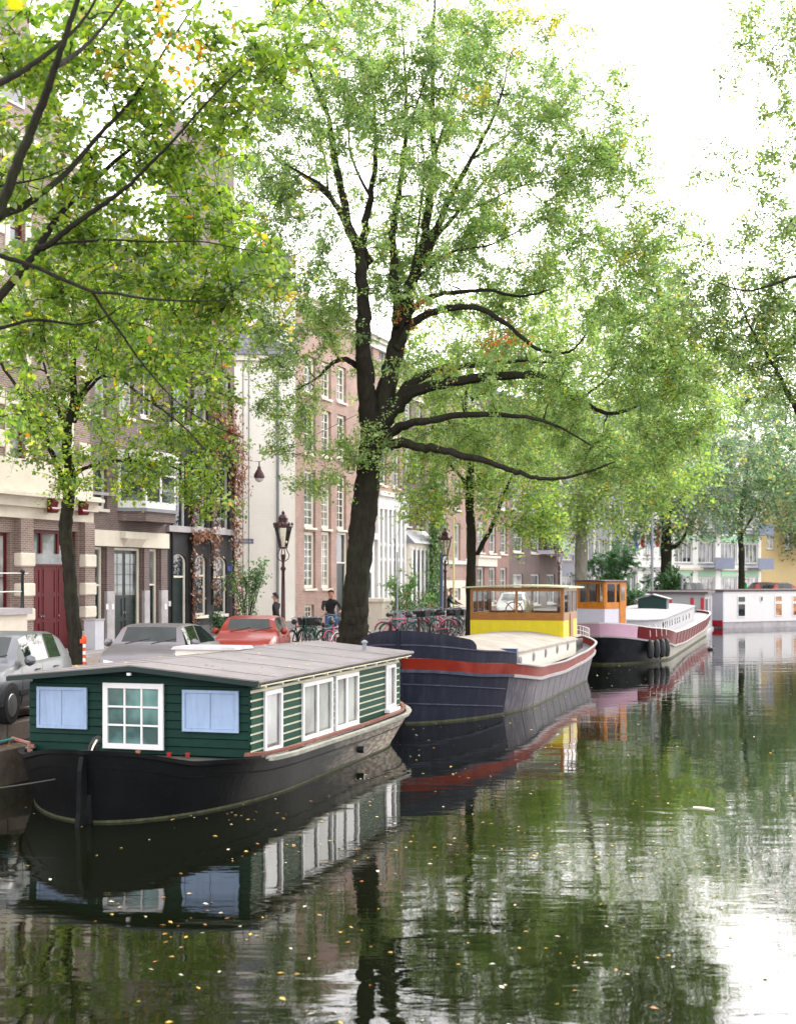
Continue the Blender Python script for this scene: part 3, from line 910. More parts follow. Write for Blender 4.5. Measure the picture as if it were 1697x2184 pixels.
quay_tree('dark_trunked_elm', 'stout elm with a nearly black trunk and one low right limb, behind the green hutch', 1420, 100, 0, 0,
  [(1400, 1100, 100, 80, 60, 40), (1500, 1090, 99, 90, 50, 45), (1440, 1000, 101, 150, 90, 90), (1540, 960, 100, 120, 90, 60), (1480, 880, 101, 150, 90, 60), (1350, 1130, 100, 40, 40, 12)],
  19, tr=.44, greens=G3, per=13, leaf=(.18, .28), twig=1.8, swarm=3,
  stem=[(0, 60, .9), (0, 130, .8), (-5, 220, .5), (10, 330, .25)],
  forks=[[(0, 62, 0, .2), (20, 68, 0, .17), (40, 90, 0, .12), (70, 140, 0, .04)], [(0, 130, 0, .2), (70, 220, 0, .05)], [(0, 130, 0, .15), (-70, 200, 0, .05)]])
quay_tree('thin_far_elm', 'thin far elm with a straight dark trunk above the white houseboat', 1580, 112, 0, 0,
  [(1580, 1090, 112, 80, 50, 45), (1640, 1060, 111, 90, 60, 45), (1560, 1010, 113, 120, 70, 60), (1660, 960, 112, 90, 90, 45), (1620, 900, 113, 110, 70, 40)],
  23, tr=.27, greens=G3, per=13, leaf=(.19, .3), twig=1.9, swarm=3,
  stem=[(0, 50, .9), (-3, 110, .8), (8, 200, .5), (20, 300, .25)],
  forks=[[(0, 90, 0, .12), (40, 160, 0, .05), (70, 200, 0, .02)], [(0, 100, 0, .12), (-50, 190, 0, .03)]])
# the far end of the canal: more crowns close the view
quay_tree('far_end_elm', 'hazy elm closing the far end of the canal at the right edge', 1740, 128, 0, 0,
  [(1700, 1110, 128, 70, 50, 40), (1720, 1010, 128, 110, 90, 70), (1660, 1000, 130, 80, 80, 40), (1740, 1130, 127, 80, 60, 40), (1660, 930, 129, 80, 60, 45), (1600, 880, 129, 90, 60, 45), (1680, 860, 130, 80, 60, 40), (1620, 770, 130, 100, 70, 50), (1700, 720, 130, 90, 80, 45), (1540, 800, 131, 90, 60, 36), (1690, 630, 130, 70, 60, 20)],
  29, tr=.3, greens=G3, per=12, leaf=(.22, .34), twig=2, swarm=3,
  stem=[(0, 80, .9), (-3, 150, .8), (0, 250, .4)], forks=[[(0, 100, 0, .12), (-60, 180, 0, .05)]])
# right bank elm: only its branches are in the picture
limbs = [[(14.6, 31, ZQ-.05, .42), (14.5, 31, 3.2, .36), (14.2, 30.8, 5.5, .30), (13.6, 30.5, 7.4, .24)],
 [(14.2, 30.8, 5.2, .2)] + pl(30, [(1900, 900), (1790, 905), (1735, 925), (1697, 872), (1665, 810), (1640, 765), (1600, 700), (1560, 600)], .11, .012, -1),
 [(13.6, 30.5, 7.4, .2), (13, 30, 10, .14), (11.6, 29.8, 13, .08), (10, 29.5, 15.5, .03)],
 [(13.6, 30.5, 7.4, .2), (13.8, 30, 11, .15), (13.4, 30, 15, .08), (12.5, 30, 18, .03)],
 [(13.8, 30.6, 8, .12), (11, 30, 10, .06), (8.6, 29.6, 10.8, .02)],
 pl(29.5, [(1900, 640), (1800, 600), (1700, 590), (1600, 620), (1520, 600)], .07, .01, -1)]
blobs = [bl(1640, 90, 29.5, 90, 120, 26), bl(1670, 250, 29.5, 90, 90, 16), bl(1600, 60, 29.5, 40, 60, 3), bl(1630, 330, 29.5, 110, 40, 8), bl(1530, 360, 29.5, 70, 45, 6),
 bl(1650, 520, 29.5, 110, 80, 24), bl(1600, 640, 29.5, 120, 70, 30), bl(1690, 640, 29.5, 70, 80, 18), bl(1560, 740, 29.5, 110, 70, 26), bl(1480, 680, 29.5, 90, 80, 18), bl(1530, 560, 29.5, 80, 60, 10),
 bl(1660, 430, 29.5, 60, 60, 8), bl(1640, 720, 29.5, 110, 80, 26), bl(1680, 790, 29.5, 70, 70, 18), bl(1500, 590, 29.5, 60, 50, 7), bl(1640, 850, 29.5, 60, 40, 8),
 bl(1820, 150, 29.5, 110, 150, 24), bl(1980, 300, 30, 150, 180, 34), bl(1850, 420, 30, 120, 120, 26), bl(1850, 640, 29.5, 130, 100, 34), bl(2050, 600, 30.5, 150, 150, 34), bl(2150, 200, 31, 150, 180, 28), bl(1820, 820, 29.5, 110, 80, 20)]
make_tree('right_bank_elm', 'elm whose sparse branches hang in from the right edge against the white sky', limbs, blobs,
          leaf=(.06, .10), per=24, seed=31, greens=[(.12, .19, .06), (.16, .235, .065), (.085, .14, .05), (.22, .28, .075), (.40, .33, .06), (.4, .18, .05)], twig=.55)

# a few very near leaves hang from a twig over the bridge, top left, far out of focus
tw_top = PX(-160, -160, 3.6)
limbs = [[(-3.9, 1.2, ZQ, .2), (-3.8, 1.4, 3.5, .15), (-3.0, 2.2, 5.2, .07), (tw_top.x, tw_top.y, tw_top.z, .014)],
 [(tw_top.x, tw_top.y, tw_top.z, .012)]+pl(3.5, [(-60, -80), (20, -30), (100, 10)], .006, .003)]
make_tree('bridge_side_elm', 'very near blurred elm twig with large green leaves in the top left corner', limbs,
          [bl(35, 15, 3.5, 90, 60, 9, rd=.12), bl(-60, -20, 3.6, 80, 80, 5, rd=.12)], leaf=(.05, .075), per=5, seed=41,
          greens=[(.12, .24, .02), (.17, .32, .03), (.08, .16, .02), (.6, .45, .05), (.5, .4, .05), (.1, .2, .02)], gw=(4, 4, 3, 1, .4, .1), twig=.09, six=True, twr=.003, wob=.004, swarm=.45)
_HE, _ZQ, _QU = HE, ZQ, QUAY
HE = 3.6; ZQ = 1.0/1.0
BOATS0 = set(bpy.data.objects)
QUAY = Line((-6.2/KB, 21.2/KB), 18.3)
# ------------------------------------------------------------------ boats
def lerp(a, b, t): return a+(b-a)*t
def interp(tab, x):
    if x <= tab[0][0]: return tab[0][1]
    for (x0, y0), (x1, y1) in zip(tab, tab[1:]):
        if x <= x1:
            t = (x-x0)/(x1-x0); t = t*t*(3-2*t)*.5+t*.5
            return y0+(y1-y0)*t
    return tab[-1][1]
class Hull:
    """x from near end to far end; near0/far0 at the water, near1/far1 at the rail"""
    def __init__(s, L, W0, W1, near=(0, -.3), far=(0, .3), sheer=None, nn=(3., 2.2), nf=(2., 2.2), zref=1.2):
        s.L = L; s.W0 = W0; s.W1 = W1; s.near = near; s.far = far; s.sheer = sheer; s.nn = nn; s.nf = nf; s.zref = zref
    def pt(s, side, t, z, off=0.):
        f = max(-.4, min(1.6, z/s.zref))
        x0 = lerp(s.near[0], s.near[1], f); x1 = s.L+lerp(s.far[0], s.far[1], f)
        W = lerp(s.W0, s.W1, min(1, max(f, -.3)))
        x = lerp(x0, x1, t)
        Ln, En = s.nn; Lf, Ef = s.nf
        w = W
        d = x-x0
        if d < Ln: w = min(w, W*max(0, 1-(1-d/Ln)**En)**(1/En))
        d = x1-x
        if d < Lf: w = min(w, W*max(0, 1-(1-d/Lf)**Ef)**(1/Ef))
        y = w+off
        if t <= 0: x -= off
        if t >= 1: x += off
        return (x, side*y if (0 < t < 1) else (side*max(0, w)), z)
    def ts(s, n=56):
        # finer at the ends
        return [.5-.5*math.cos(math.pi*k/n) for k in range(n+1)]
    def zs(s, t): return interp(s.sheer, t*s.L)
    def shell(s, b, zlo, zhi, off=0., thick=0., lv=6, t0=0, t1=1, n=56):
        """strip between zlo(t) and zhi(t), both sides joined round the ends"""
        T = [t for t in s.ts(n) if t0 <= t <= t1]
        full = (t0 <= 0 and t1 >= 1)
        flo = zlo if callable(zlo) else (lambda t: zlo)
        fhi = zhi if callable(zhi) else (lambda t: zhi)
        for side in ((-1, 1)):
            rows = []
            for t in T:
                a, c = flo(t), fhi(t)
                r = [s.pt(side, t, lerp(a, c, k/lv), off) for k in range(lv+1)]
                if thick: r += [s.pt(side, t, c, off-thick), s.pt(side, t, a, off-thick)]
                rows.append(r)
            b.grid(rows, close=bool(thick))
            if thick and not full:
                b.poly(rows[0]); b.poly(rows[-1][::-1])
    def deck(s, b, zf, inset=.03, t0=0, t1=1, n=56):
        T = [t for t in s.ts(n) if t0 <= t <= t1]
        rows = []
        for t in T:
            z = zf(t) if callable(zf) else zf
            p = s.pt(1, t, z, -inset); q = s.pt(-1, t, z, -inset)
            if t in (0, 1): p = (p[0], 0.001, z); q = (p[0], -.001, z)
            rows.append([p, (p[0], 0, z+.02), q])
        b.grid(rows)

def win(parent, x0, x1, z0, z1, y, frame, glass, cols=1, rows=1, fw=.06, bar=.025, dep=.05, name='window', sill=None, out=-1, axis='x', pane='pane', rowpos=None, arch=False):
    """framed window in the plane y (axis='x') or in the plane x=y (axis='y'); out: which way it faces.
    window > pane, sill"""
    def bx(b, a0, a1, d0, d1, c0, c1):
        lo, hi = min(y+out*d0, y+out*d1), max(y+out*d0, y+out*d1)
        if axis == 'x': b.box(a0, a1, lo, hi, c0, c1)
        else: b.box(lo, hi, a0, a1, c0, c1)
    b = MB().mat(frame)
    bx(b, x0, x1, 0, dep, z0, z0+fw); bx(b, x0, x1, 0, dep, z1-fw, z1)
    bx(b, x0, x0+fw, 0, dep, z0+fw, z1-fw); bx(b, x1-fw, x1, 0, dep, z0+fw, z1-fw)
    for i in range(1, cols):
        c = lerp(x0+fw, x1-fw, i/cols)
        bx(b, c-bar/2, c+bar/2, .002, dep-.012, z0+fw, z1-fw)
    for i in range(1, rows):
        c = rowpos[i-1] if rowpos else lerp(z0+fw, z1-fw, i/rows)
        bx(b, x0+fw, x1-fw, .004, dep-.014, c-bar/2, c+bar/2)
    w = b.build(name, parent)
    b = MB().mat(glass)
    bx(b, x0+fw, x1-fw, .001, .012, z0+fw, z1-fw)
    b.build(pane, w)
    if sill:
        b = MB().mat(sill)
        bx(b, x0-.05, x1+.05, 0, dep+.08, z0-.07, z0-.002)
        b.build('sill', w)
    return w

TB = 16.3
def boat_line(D, Y): 
    p = PX(D, 1232, Y); return Line((p.x, p.y), TB)

# ---- green timber houseboat
MT['g_green'] = M('dark_and_shaded_green', (.0016, .021, .015), .5, var=.2, scale=2, bump=.12, dirt=(.008, .05, .032), damt=.3, stretch=(1, 1, 4), spec=.12)  # stern wall's shade is put into this darker green; the fascia is dark itself
MT['g_green2'] = M('lit_green_paint', (.001, .036, .020), .55, var=.2, scale=2, bump=.12, dirt=(.006, .055, .03), damt=.4, spec=.08)  # starboard boards: the light on that side is put into a brighter green
MT['g_cream'] = M('weathered_cream_timber', (.60, .57, .42), .7, var=.12, scale=4, dirt=(.45, .42, .30), damt=.5)
MT['g_blue'] = M('pale_blue_paint', (.26, .35, .50), .75, var=.07, scale=3, bump=.25, bscale=60, dirt=(.17, .22, .30), damt=.45, dstretch=(6, 6, .6), dscale=2)
MT['felt'] = M('grey_roofing_felt', (.175, .160, .158), .85, var=.12, scale=1.5, bump=.4, bscale=40, dirt=(.10, .10, .085), damt=.7, dscale=.9)
MT['hull_black'] = M('tarred_black_hull', (.004, .0045, .005), .5, var=.3, scale=2, bump=.15, dirt=(.012, .012, .010), damt=.5, dscale=2, spec=.12)
def hull_worn():
    """black tar that gives way, towards the fore half, to dusty grey-brown steel and peeled paint"""
    m = M('worn_hull', (.0035, .004, .0045), .5, var=.3, scale=2, bump=.2, spec=.12)
    t = m.node_tree; p = t.nodes['Principled BSDF']
    src = p.inputs['Base Color'].links[0].from_socket
    tc = t.nodes['Texture Coordinate']
    sp = _n(t, 'ShaderNodeSeparateXYZ'); t.links.new(tc.outputs['Object'], sp.inputs[0])
    nz = _n(t, 'ShaderNodeTexNoise'); nz.inputs['Scale'].default_value = 1.2; nz.inputs['Detail'].default_value = 8; nz.inputs['Roughness'].default_value = .7
    mp = _n(t, 'ShaderNodeMapping'); mp.inputs['Scale'].default_value = (.7, 1, 3)
    t.links.new(tc.outputs['Object'], mp.inputs[0]); t.links.new(mp.outputs[0], nz.inputs['Vector'])
    ml = _n(t, 'ShaderNodeMath', operation='MULTIPLY_ADD'); ml.inputs[1].default_value = 5.0
    t.links.new(nz.outputs[0], ml.inputs[0]); t.links.new(sp.outputs['X'], ml.inputs[2])
    rg = _n(t, 'ShaderNodeMapRange'); rg.inputs[1].default_value = 5.4; rg.inputs[2].default_value = 9.5
    t.links.new(ml.outputs[0], rg.inputs[0])
    n2 = _n(t, 'ShaderNodeTexNoise'); n2.inputs['Scale'].default_value = 6; n2.inputs['Detail'].default_value = 8
    t.links.new(mp.outputs[0], n2.inputs['Vector'])
    cr = _n(t, 'ShaderNodeValToRGB')
    cr.color_ramp.elements[0].position = .38; cr.color_ramp.elements[0].color = (.12, .10, .075, 1)
    cr.color_ramp.elements[1].position = .62; cr.color_ramp.elements[1].color = (.40, .35, .28, 1)
    t.links.new(n2.outputs[0], cr.inputs[0])
    mx = _n(t, 'ShaderNodeMixRGB'); t.links.new(rg.outputs[0], mx.inputs[0])
    t.links.new(src, mx.inputs[1]); t.links.new(cr.outputs[0], mx.inputs[2])
    t.links.new(mx.outputs[0], p.inputs['Base Color'])
    return m
MT['hull_worn'] = hull_worn()
MT['algae'] = M('waterline_algae', (.055, .06, .03), .7, var=.5, scale=6, bump=.5)
MT['rust_red'] = M('faded_red_lead_paint', (.20, .075, .055), .7, var=.3, scale=4, dirt=(.30, .24, .20), damt=.6)

MT['g_curtain'] = M_glass('net_curtained_glass', (.085, .10, .082), .12)
MT['g_curtain'].node_tree.nodes['Principled BSDF'].inputs['Specular IOR Level'].default_value = .3
C1 = (-2.37, 21.8)
GL = Line(C1, TB)
g = thing('houseboat', 'green clapboard houseboat with pale blue shutters and a low grey felt roof', 'houseboat', GL.pt(0, 2.0), GL.rz)
LG = 8.55; HWg = 2.0; ZD = .74; ZE = 1.93; ZA = 2.10
H = Hull(12.5, 2.12, 2.40, near=(.0, -.12), far=(-.9, .05), sheer=[(0, 1.05), (1.0, .80), (3, .66), (8, .62), (11, .64), (12.5, .74)], nn=(3.8, 1.75), nf=(2.6, 2.4), zref=.8)
hx = -2.35
class HO:      # hull drawn in the houseboat's frame, shifted aft
    pass
def hb(fn, name, mat, par=g, kind=None):
    b = MB(); b.sm = True; fn(b)
    b.v = [(p[0]+hx, p[1]-.42*max(0, 1-p[0]/3.2)**1.3 if p[0] < 3.2 else p[1], p[2]) for p in b.v]
    o = b.build(name, par, mat)
    return o
hull_o = hb(lambda b: H.shell(b, -.4, H.zs, lv=8, n=72), 'hull', MT['hull_worn'])
hb(lambda b: H.shell(b, lambda t: H.zs(t)-.03, lambda t: H.zs(t)+.035, off=.055, thick=.12, lv=1, n=72, t0=.2), 'rub_rail', M('grey_green_rail', (.34, .34, .28), .7, var=.25, scale=5, dirt=(.12, .12, .10), damt=.7))
hb(lambda b: H.shell(b, lambda t: H.zs(t)-.03, lambda t: H.zs(t)+.035, off=.052, thick=.12, lv=1, n=72, t1=.205), 'rub_rail_aft', MT['hull_black'])
hb(lambda b: H.shell(b, lambda t: H.zs(t)-.22, lambda t: H.zs(t)-.20, off=.015, thick=.03, lv=1, n=72), 'hull_seam', MT['hull_black'])
hb(lambda b: H.shell(b, -.03, .035, off=.012, thick=.02, lv=1, n=72), 'waterline', MT['algae'])
hb(lambda b: H.shell(b, lambda t: H.zs(t)+.05, lambda t: H.zs(t)+.105, off=-.12, thick=.09, lv=1, n=72, t0=.17, t1=.97), 'toe_rail', MT['rust_red'])
hb(lambda b: H.deck(b, lambda t: H.zs(t)-.02), 'deck', M('dark_deck', (.05, .045, .04), .8, var=.4, scale=5, dirt=(.16, .10, .05), dscale=8, damt=.7))
# stern post and rudder
b = MB().mat(MT['hull_black'])
b.prism([(hx-.12, -.4), (hx-.02, .95), (hx+.12, 1.13), (hx+.22, 1.1), (hx+.1, .9), (hx+.05, -.4)], -.50, -.38, 'y')
b.sm = True
b.tube([(hx-.02, -.44, .95), (hx+.1, -.42, 1.10), (hx+.4, -.32, 1.17), (hx+.8, -.15, 1.14)], [.045, .05, .05, .045], 8)
b.build('stern_post', g)
b = MB().mat(MT['hull_black'])
b.prism([(hx-.16, -.4), (hx-.13, .35), (hx-.14, .95), (hx-.24, 1.0), (hx-.30, .8), (hx-.33, .2), (hx-.46, -.4)], -.475, -.405, 'y')
b.build('rudder', g)
b = MB().mat(MT['g_cream']); b.sm = True
b.tube([(hx-.06, -.47, .98), (hx+.08, -.46, 1.12), (hx+.25, -.42, 1.18)], .014, 6)
b.build('pale_edge', g, MT['g_cream'])  # thin pale tube along the edge of the stern post
# cabin core
b = MB().mat(MT['g_green'])
b.prism([(-HWg+.04, ZD-.12), (HWg-.04, ZD-.12), (HWg-.04, ZE), (0, ZA), (-HWg+.04, ZE)], .04, LG-.03, 'x')
b.build('cabin', g)
# clapboards, stern wall: wedge boards as parts
nb_ = 9
for i in range(nb_):
    z0 = ZD-.03+i*.141; z1 = z0+.137
    if z0 > ZE: 
        continue
    b = MB().mat(MT['g_green'])
    top = min(z1, ZE+.1)
    def yy(z):      # half width under the gable
        return HWg if z <= ZE else HWg*(1-(z-ZE)/(ZA-ZE))
    w0, w1 = yy(z0), yy(top)
    b.v += [(-.012, -w0, z0), (-.012, w0, z0), (.012, w1, top), (.012, -w1, top), (.045, -w0, z0), (.045, w0, z0), (.045, w1, top), (.045, -w1, top)]
    for q_ in ((0, 1, 2, 3), (7, 6, 5, 4), (0, 4, 5, 1), (1, 5, 6, 2), (2, 6, 7, 3), (3, 7, 4, 0)): b.face(q_)
    b.build('board', g, bevel=.006)
# starboard wall: cream sheeting with green boards
b = MB().mat(MT['g_cream'])
b.box(.02, LG, -HWg-.004, -HWg+.035, ZD-.06, 1.80)
b.build('side_sheeting', g)
sW = [(GL.s(557.5)+.03, GL.s(597)), (GL.s(640), GL.s(705)), (GL.s(711), GL.s(760)), (GL.s(819), GL.s(839.5))]
def gzx(dx): return GL.s(dx)
gaps = []
prev = .0
for a, c in sW:
    gaps.append((prev, a)); prev = c
gaps.append((prev, LG))
for a, c in gaps:
    for i in range(8):
        z0 = ZD-.05+i*.135
        b = MB().mat(MT['g_green2'])
        b.box(a+.004, c-.004, -HWg-.026, -HWg-.005, z0, z0+.100)
        b.build('side_board', g)
for k, (a, c) in enumerate(sW):
    ww = c-a
    z0 = .70 if k < 3 else .80
    win(g, a, c, z0, 1.735, -HWg-.005, MT['paint_white'], MT['g_curtain'] if k in (1, 2) else MT['glass_mid'], cols=(1, 2, 2, 1)[k], rows=1, fw=.075, bar=.09, dep=.055, sill=MT['paint_white'])
# fascia, soffit and brackets on the starboard side
b = MB().mat(MT['g_green']); b.box(-.02, LG+.03, -HWg-.045, -HWg+.03, 1.79, 1.925); b.build('fascia', g)
b = MB().mat(MT['g_cream']); b.box(-.1, LG+.14, -HWg-.235, -HWg-.046, 1.865, 1.885); b.build('soffit', g)
for k in range(12):
    b = MB().mat(MT['g_cream']); x = .12+k*.75
    b.box(x, x+.045, -HWg-.225, -HWg-.047, 1.83, 1.863); b.build('rafter_end', g)
# roof: felt sheets with lapped seams, each a part
OV = .24; x0r = -.26; x1r = LG+.2
for side in (-1, 1):
    for k in range(11):
        a = lerp(x0r, x1r, k/11); c = lerp(x0r, x1r, (k+1)/11)+.035
        zs_ = .008 if k % 2 else 0
        b = MB().mat(MT['felt'])
        yo = HWg+OV; ze = ZE-.01; za = ZA+.03
        r0 = [(a, side*yo, ze+zs_), (a, 0, za+zs_), (a, 0, za+zs_+.05), (a, side*yo, ze+zs_+.05)]
        r1 = [(c, side*yo, ze+zs_), (c, 0, za+zs_), (c, 0, za+zs_+.05), (c, side*yo, ze+zs_+.05)]
        b.grid([r0, r1], close=True); b.poly(r0); b.poly(r1[::-1])
        b.build('roof_sheet', g)
b = MB().mat(MT['felt']); b.sm = True
b.tube([(x0r, -HWg-OV, ZE+.012), (x1r+.03, -HWg-OV, ZE+.012)], .036, 6)
b.build('roof_edge_roll', g)
b = MB().mat(MT['green_black'])
for side in (-1, 1):
    r0 = [(x0r-.03, side*(HWg+OV+.02), ZE-.06), (x0r-.03, 0, ZA-.02), (x0r-.03, 0, ZA+.06), (x0r-.03, side*(HWg+OV+.02), ZE+.02)]
    b.grid([r0, [(p[0]+.025, p[1], p[2]) for p in r0]], close=True); b.poly(r0); b.poly([(p[0]+.025, p[1], p[2]) for p in r0][::-1])
b.build('barge_board', g)
b = MB().mat(MT['paint_white']); b.box(-.30, -.25, -.03, .03, ZA-.09, ZA-.05); b.build('lamp', g)
# roof hatch and stove pipe
hp = (3.1, 1.05)
b = MB().mat(MT['paint_cream']); b.box(4.0, 4.85, .02, 1.22, 2.0, 2.20); hc = b.build('hatch', g)
b = MB().mat(MT['stone_grey']); b.box(3.94, 4.91, -.05, 1.29, 2.201, 2.255, taper=.03); b.build('hatch_lid', hc)
b = MB().mat(MT['zinc']); b.sm = True
b.lathe([(.045, 0), (.045, .22)], (GL.s(823)-.1, -HWg+.45, 1.98), 10); sp_ = b.build('stove_pipe', g)
b = MB().mat(MT['zinc']); b.lathe([(.068, 0), (.068, .035), (.02, .07)], (GL.s(823)-.1, -HWg+.45, 2.2), 10); b.build('pipe_cap', sp_)
# stern wall openings: positions across from the photo
def gy(dx): return 2.0-(dx-75.5)/(534-75.5)*4.0
for (xa, xb, zt, zb) in ((95, 202, 1465, 1553), (400.5, 513, 1472, 1561)):
    ya, yb = gy(xb), gy(xa)
    Yd = 22.5-(ya+yb)/2*-.28*0
    Ym = GL.P[1]+(2.0+(ya+yb)/2)*math.sin(R(TB))
    z1 = HE-(zt-1232)/FPX*Ym; z0 = HE-(zb-1232)/FPX*Ym
    b = MB().mat(MT['g_blue'])
    f = .05
    b.box(-.055, -.014, ya, yb, z0, z0+f); b.box(-.055, -.014, ya, yb, z1-f, z1)
    b.box(-.055, -.014, ya, ya+f, z0+f, z1-f); b.box(-.055, -.014, yb-f, yb, z0+f, z1-f)
    s_ = b.build('shuttered_window', g)
    ym = (ya+yb)/2
    for (p0, p1) in ((ya+f, ym-.004), (ym+.004, yb-f)):
        b = MB().mat(MT['g_blue']); b.box(-.036, -.012, p0, p1, z0+f, z1-f); b.build('shutter', s_, bevel=.004)
ya, yb = gy(362), gy(237)
Ym = GL.P[1]+(2.0+(ya+yb)/2)*math.sin(R(TB))
MT['aqua_glass'] = M_glass('glass_over_aqua_curtain', (.10, .20, .19), .08)
win(g, ya, yb, HE-(1597-1232)/FPX*Ym, HE-(1457-1232)/FPX*Ym, -.014, MT['paint_white'], MT['aqua_glass'], cols=3, rows=3, fw=.085, bar=.03, dep=.05, axis='y', out=-1)
# bits on the hull: discharge pipe, cleats, red pots on the stern deck
b = MB().mat(MT['iron']); b.sm = True
b.lathe([(.07, 0), (.07, .14)], (4.9, -2.36, .26), 10, axis='y'); b.build('outlet_pipe', g)
b = MB().mat(MT['rust_red']); b.sm = True
b.tube([(-.5, 1.7, ZD), (-.5, 1.7, ZD+.14), (-.45, 2.05, ZD+.2)], .035, 6); b.build('fairlead', g)
for (x, y, c) in ((-.35, -.75, (.3, .02, .02)), (-.3, -1.05, (.28, .03, .03)), (-.25, -.15, (.35, .15, .08))):
    b = MB().mat(M('pot_paint', c, .6)); b.lathe([(.03, 0), (.045, .07), (.0, .07)], (x, y, ZD-.02), 8)
    tag(b.build('plant_pot', None), {-.35: 'small red pot nearest the corner on the green houseboat stern deck', -.3: 'small dark red pot on the green houseboat stern deck, right of its twin', -.25: 'small terracotta pot below the middle window of the green houseboat'}[x], 'pot', 'pots on the stern deck')
    _o = bpy.context.scene.collection.objects[-1]; _o.location = g.location; _o.rotation_euler = g.rotation_euler
# mooring ropes
def rope(pts, r, mat, name, label, sag=.15):
    a, c = Vector(pts[0]), Vector(pts[-1])
    P = []
    for i in range(15):
        t = i/14
        p = a.lerp(c, t); p.z -= sag*4*t*(1-t); P.append(p)
    b = MB(); b.tube(P, r, 6)
    return tag(b.build(name, mat=mat), label, 'rope')
MT['rope_teal'] = M('teal_rope', (.02, .14, .14), .8)
MT['rope_dark'] = M('dark_rope', (.05, .055, .05), .9)
tof = GL.pt(-.48, 2.0+2.0, ZD+.2)
rope([tof, QUAY.pt(-3.4, .2, .93)], .018, MT['rope_teal'], 'mooring_rope', 'teal mooring rope from the green houseboat stern to the quay at the left edge', .06)
rope([GL.pt(hx+.2, 2.05, .62), QUAY.pt(-4.2, -.05, .42)], .012, MT['rope_dark'], 'mooring_rope', 'thin dark rope sagging low from the green houseboat rudder towards the left edge', .08)

# ---- dark blue steel barge
MT['b_navy'] = M('navy_hull_paint', (.014, .016, .027), .6, var=.2, scale=1.2, bump=.12, dirt=(.032, .036, .052), damt=.55, dstretch=(3, 3, .4), dscale=2, spec=.12)
MT['b_red'] = M('brick_red_band_paint', (.155, .014, .006), .55, var=.2, scale=1.5, spec=.12, dirt=(.26, .075, .06), damt=.5, dscale=.8)
MT['b_grey'] = M('streaked_grey_plate', (.055, .050, .066), .6, var=.25, scale=1.5, bump=.2, dirt=(.17, .15, .165), damt=.85, dstretch=(6, 6, .35), dscale=2)  # violet grey with paler vertical streaks, greyer than the bow plating
MT['b_white'] = M('weathered_white_rail', (.34, .32, .32), .6, var=.15, scale=3, dirt=(.25, .22, .22), damt=.6)
MT['b_cream'] = M('cream_cabin_paint', (.50, .47, .40), .5, var=.04, scale=2, dirt=(.5, .45, .36), damt=.3)
MT['b_deckroof'] = M('dusty_cream_roof', (.27, .24, .205), .9, var=.15, scale=1.5, dirt=(.38, .35, .31), damt=.6, bump=.2)
MT['b_yellow'] = M('bright_yellow_paint', (.50, .41, .005), .5, var=.08, scale=2, dirt=(.36, .27, .02), damt=.45, dstretch=(5, 5, .5), dscale=2)
MT['wood_varn'] = M('varnished_wood', (.22, .085, .009), .4, var=.25, scale=3, stretch=(1, 1, 6), bump=.1)
MT['moss_roof'] = M('mossy_cream_canvas', (.42, .41, .26), .8, var=.15, scale=3, dirt=(.35, .40, .16), damt=.6)
BLn = Line((.15, 33.5), TB)
MT['b_navy2'] = M('lighter_navy_rail', (.045, .050, .078), .5, var=.3, scale=6, dirt=(.12, .11, .12), damt=.6)  # lighter than the hull navy, so the raised rails stand out
bb = thing('barge', 'dark blue steel barge with a brick red band and a yellow wheelhouse', 'barge', BLn.pt(0), BLn.rz)
LB = 19.0
HB = Hull(LB, 2.22, 2.46, near=(.0, -.32), far=(-.5, .25), sheer=[(0, 1.64), (2, 1.42), (6, 1.08), (10, 1.0), (14, 1.08), (17, 1.28), (19, 1.48)], nn=(5.2, 1.62), nf=(3.6, 2.2), zref=1.3)
def bo(fn, name, mat, par=bb, H=HB, sm=True):
    b = MB(); b.sm = sm; fn(b, H)
    return b.build(name, par, mat)
rl = lambda t: HB.zs(t)-.27
bo(lambda b, H: H.shell(b, -.4, rl, lv=8, n=160, t1=.165), 'bow_plating', MT['b_navy'])
bo(lambda b, H: H.shell(b, -.4, rl, lv=8, n=160, t0=.16), 'side_plating', MT['b_grey'])
bo(lambda b, H: H.shell(b, rl, H.zs, off=.004, thick=.03, lv=1, n=80), 'red_band', MT['b_red'])
bo(lambda b, H: H.shell(b, lambda t: rl(t)-.085, lambda t: rl(t)-.005, off=.06, thick=.08, lv=1, n=160, t0=0, t1=.17), 'rub_rail_bow', MT['b_navy2'])
bo(lambda b, H: H.shell(b, lambda t: rl(t)-.085, lambda t: rl(t)-.005, off=.065, thick=.08, lv=1, n=160, t0=.165, t1=1), 'rub_rail', MT['b_white'])
bo(lambda b, H: H.shell(b, lambda t: H.zs(t)-.005, lambda t: H.zs(t)+.03, off=.03, thick=.08, lv=1, n=160, t0=.17, t1=1), 'gunwale', MT['b_white'])
bo(lambda b, H: H.shell(b, -.03, .05, off=.012, thick=.02, lv=1, n=80), 'waterline', MT['algae'])
bo(lambda b, H: H.shell(b, lambda t: lerp(.98, .66, min(1, t/.16)), lambda t: lerp(1.01, .69, min(1, t/.16)), off=.028, thick=.04, lv=1, n=160, t0=0, t1=.16), 'strake', MT['b_navy2'])
bo(lambda b, H: H.shell(b, lambda t: lerp(.50, .20, min(1, t/.16)), lambda t: lerp(.53, .23, min(1, t/.16)), off=.028, thick=.04, lv=1, n=160, t0=0, t1=.16), 'strake', MT['b_navy2'])
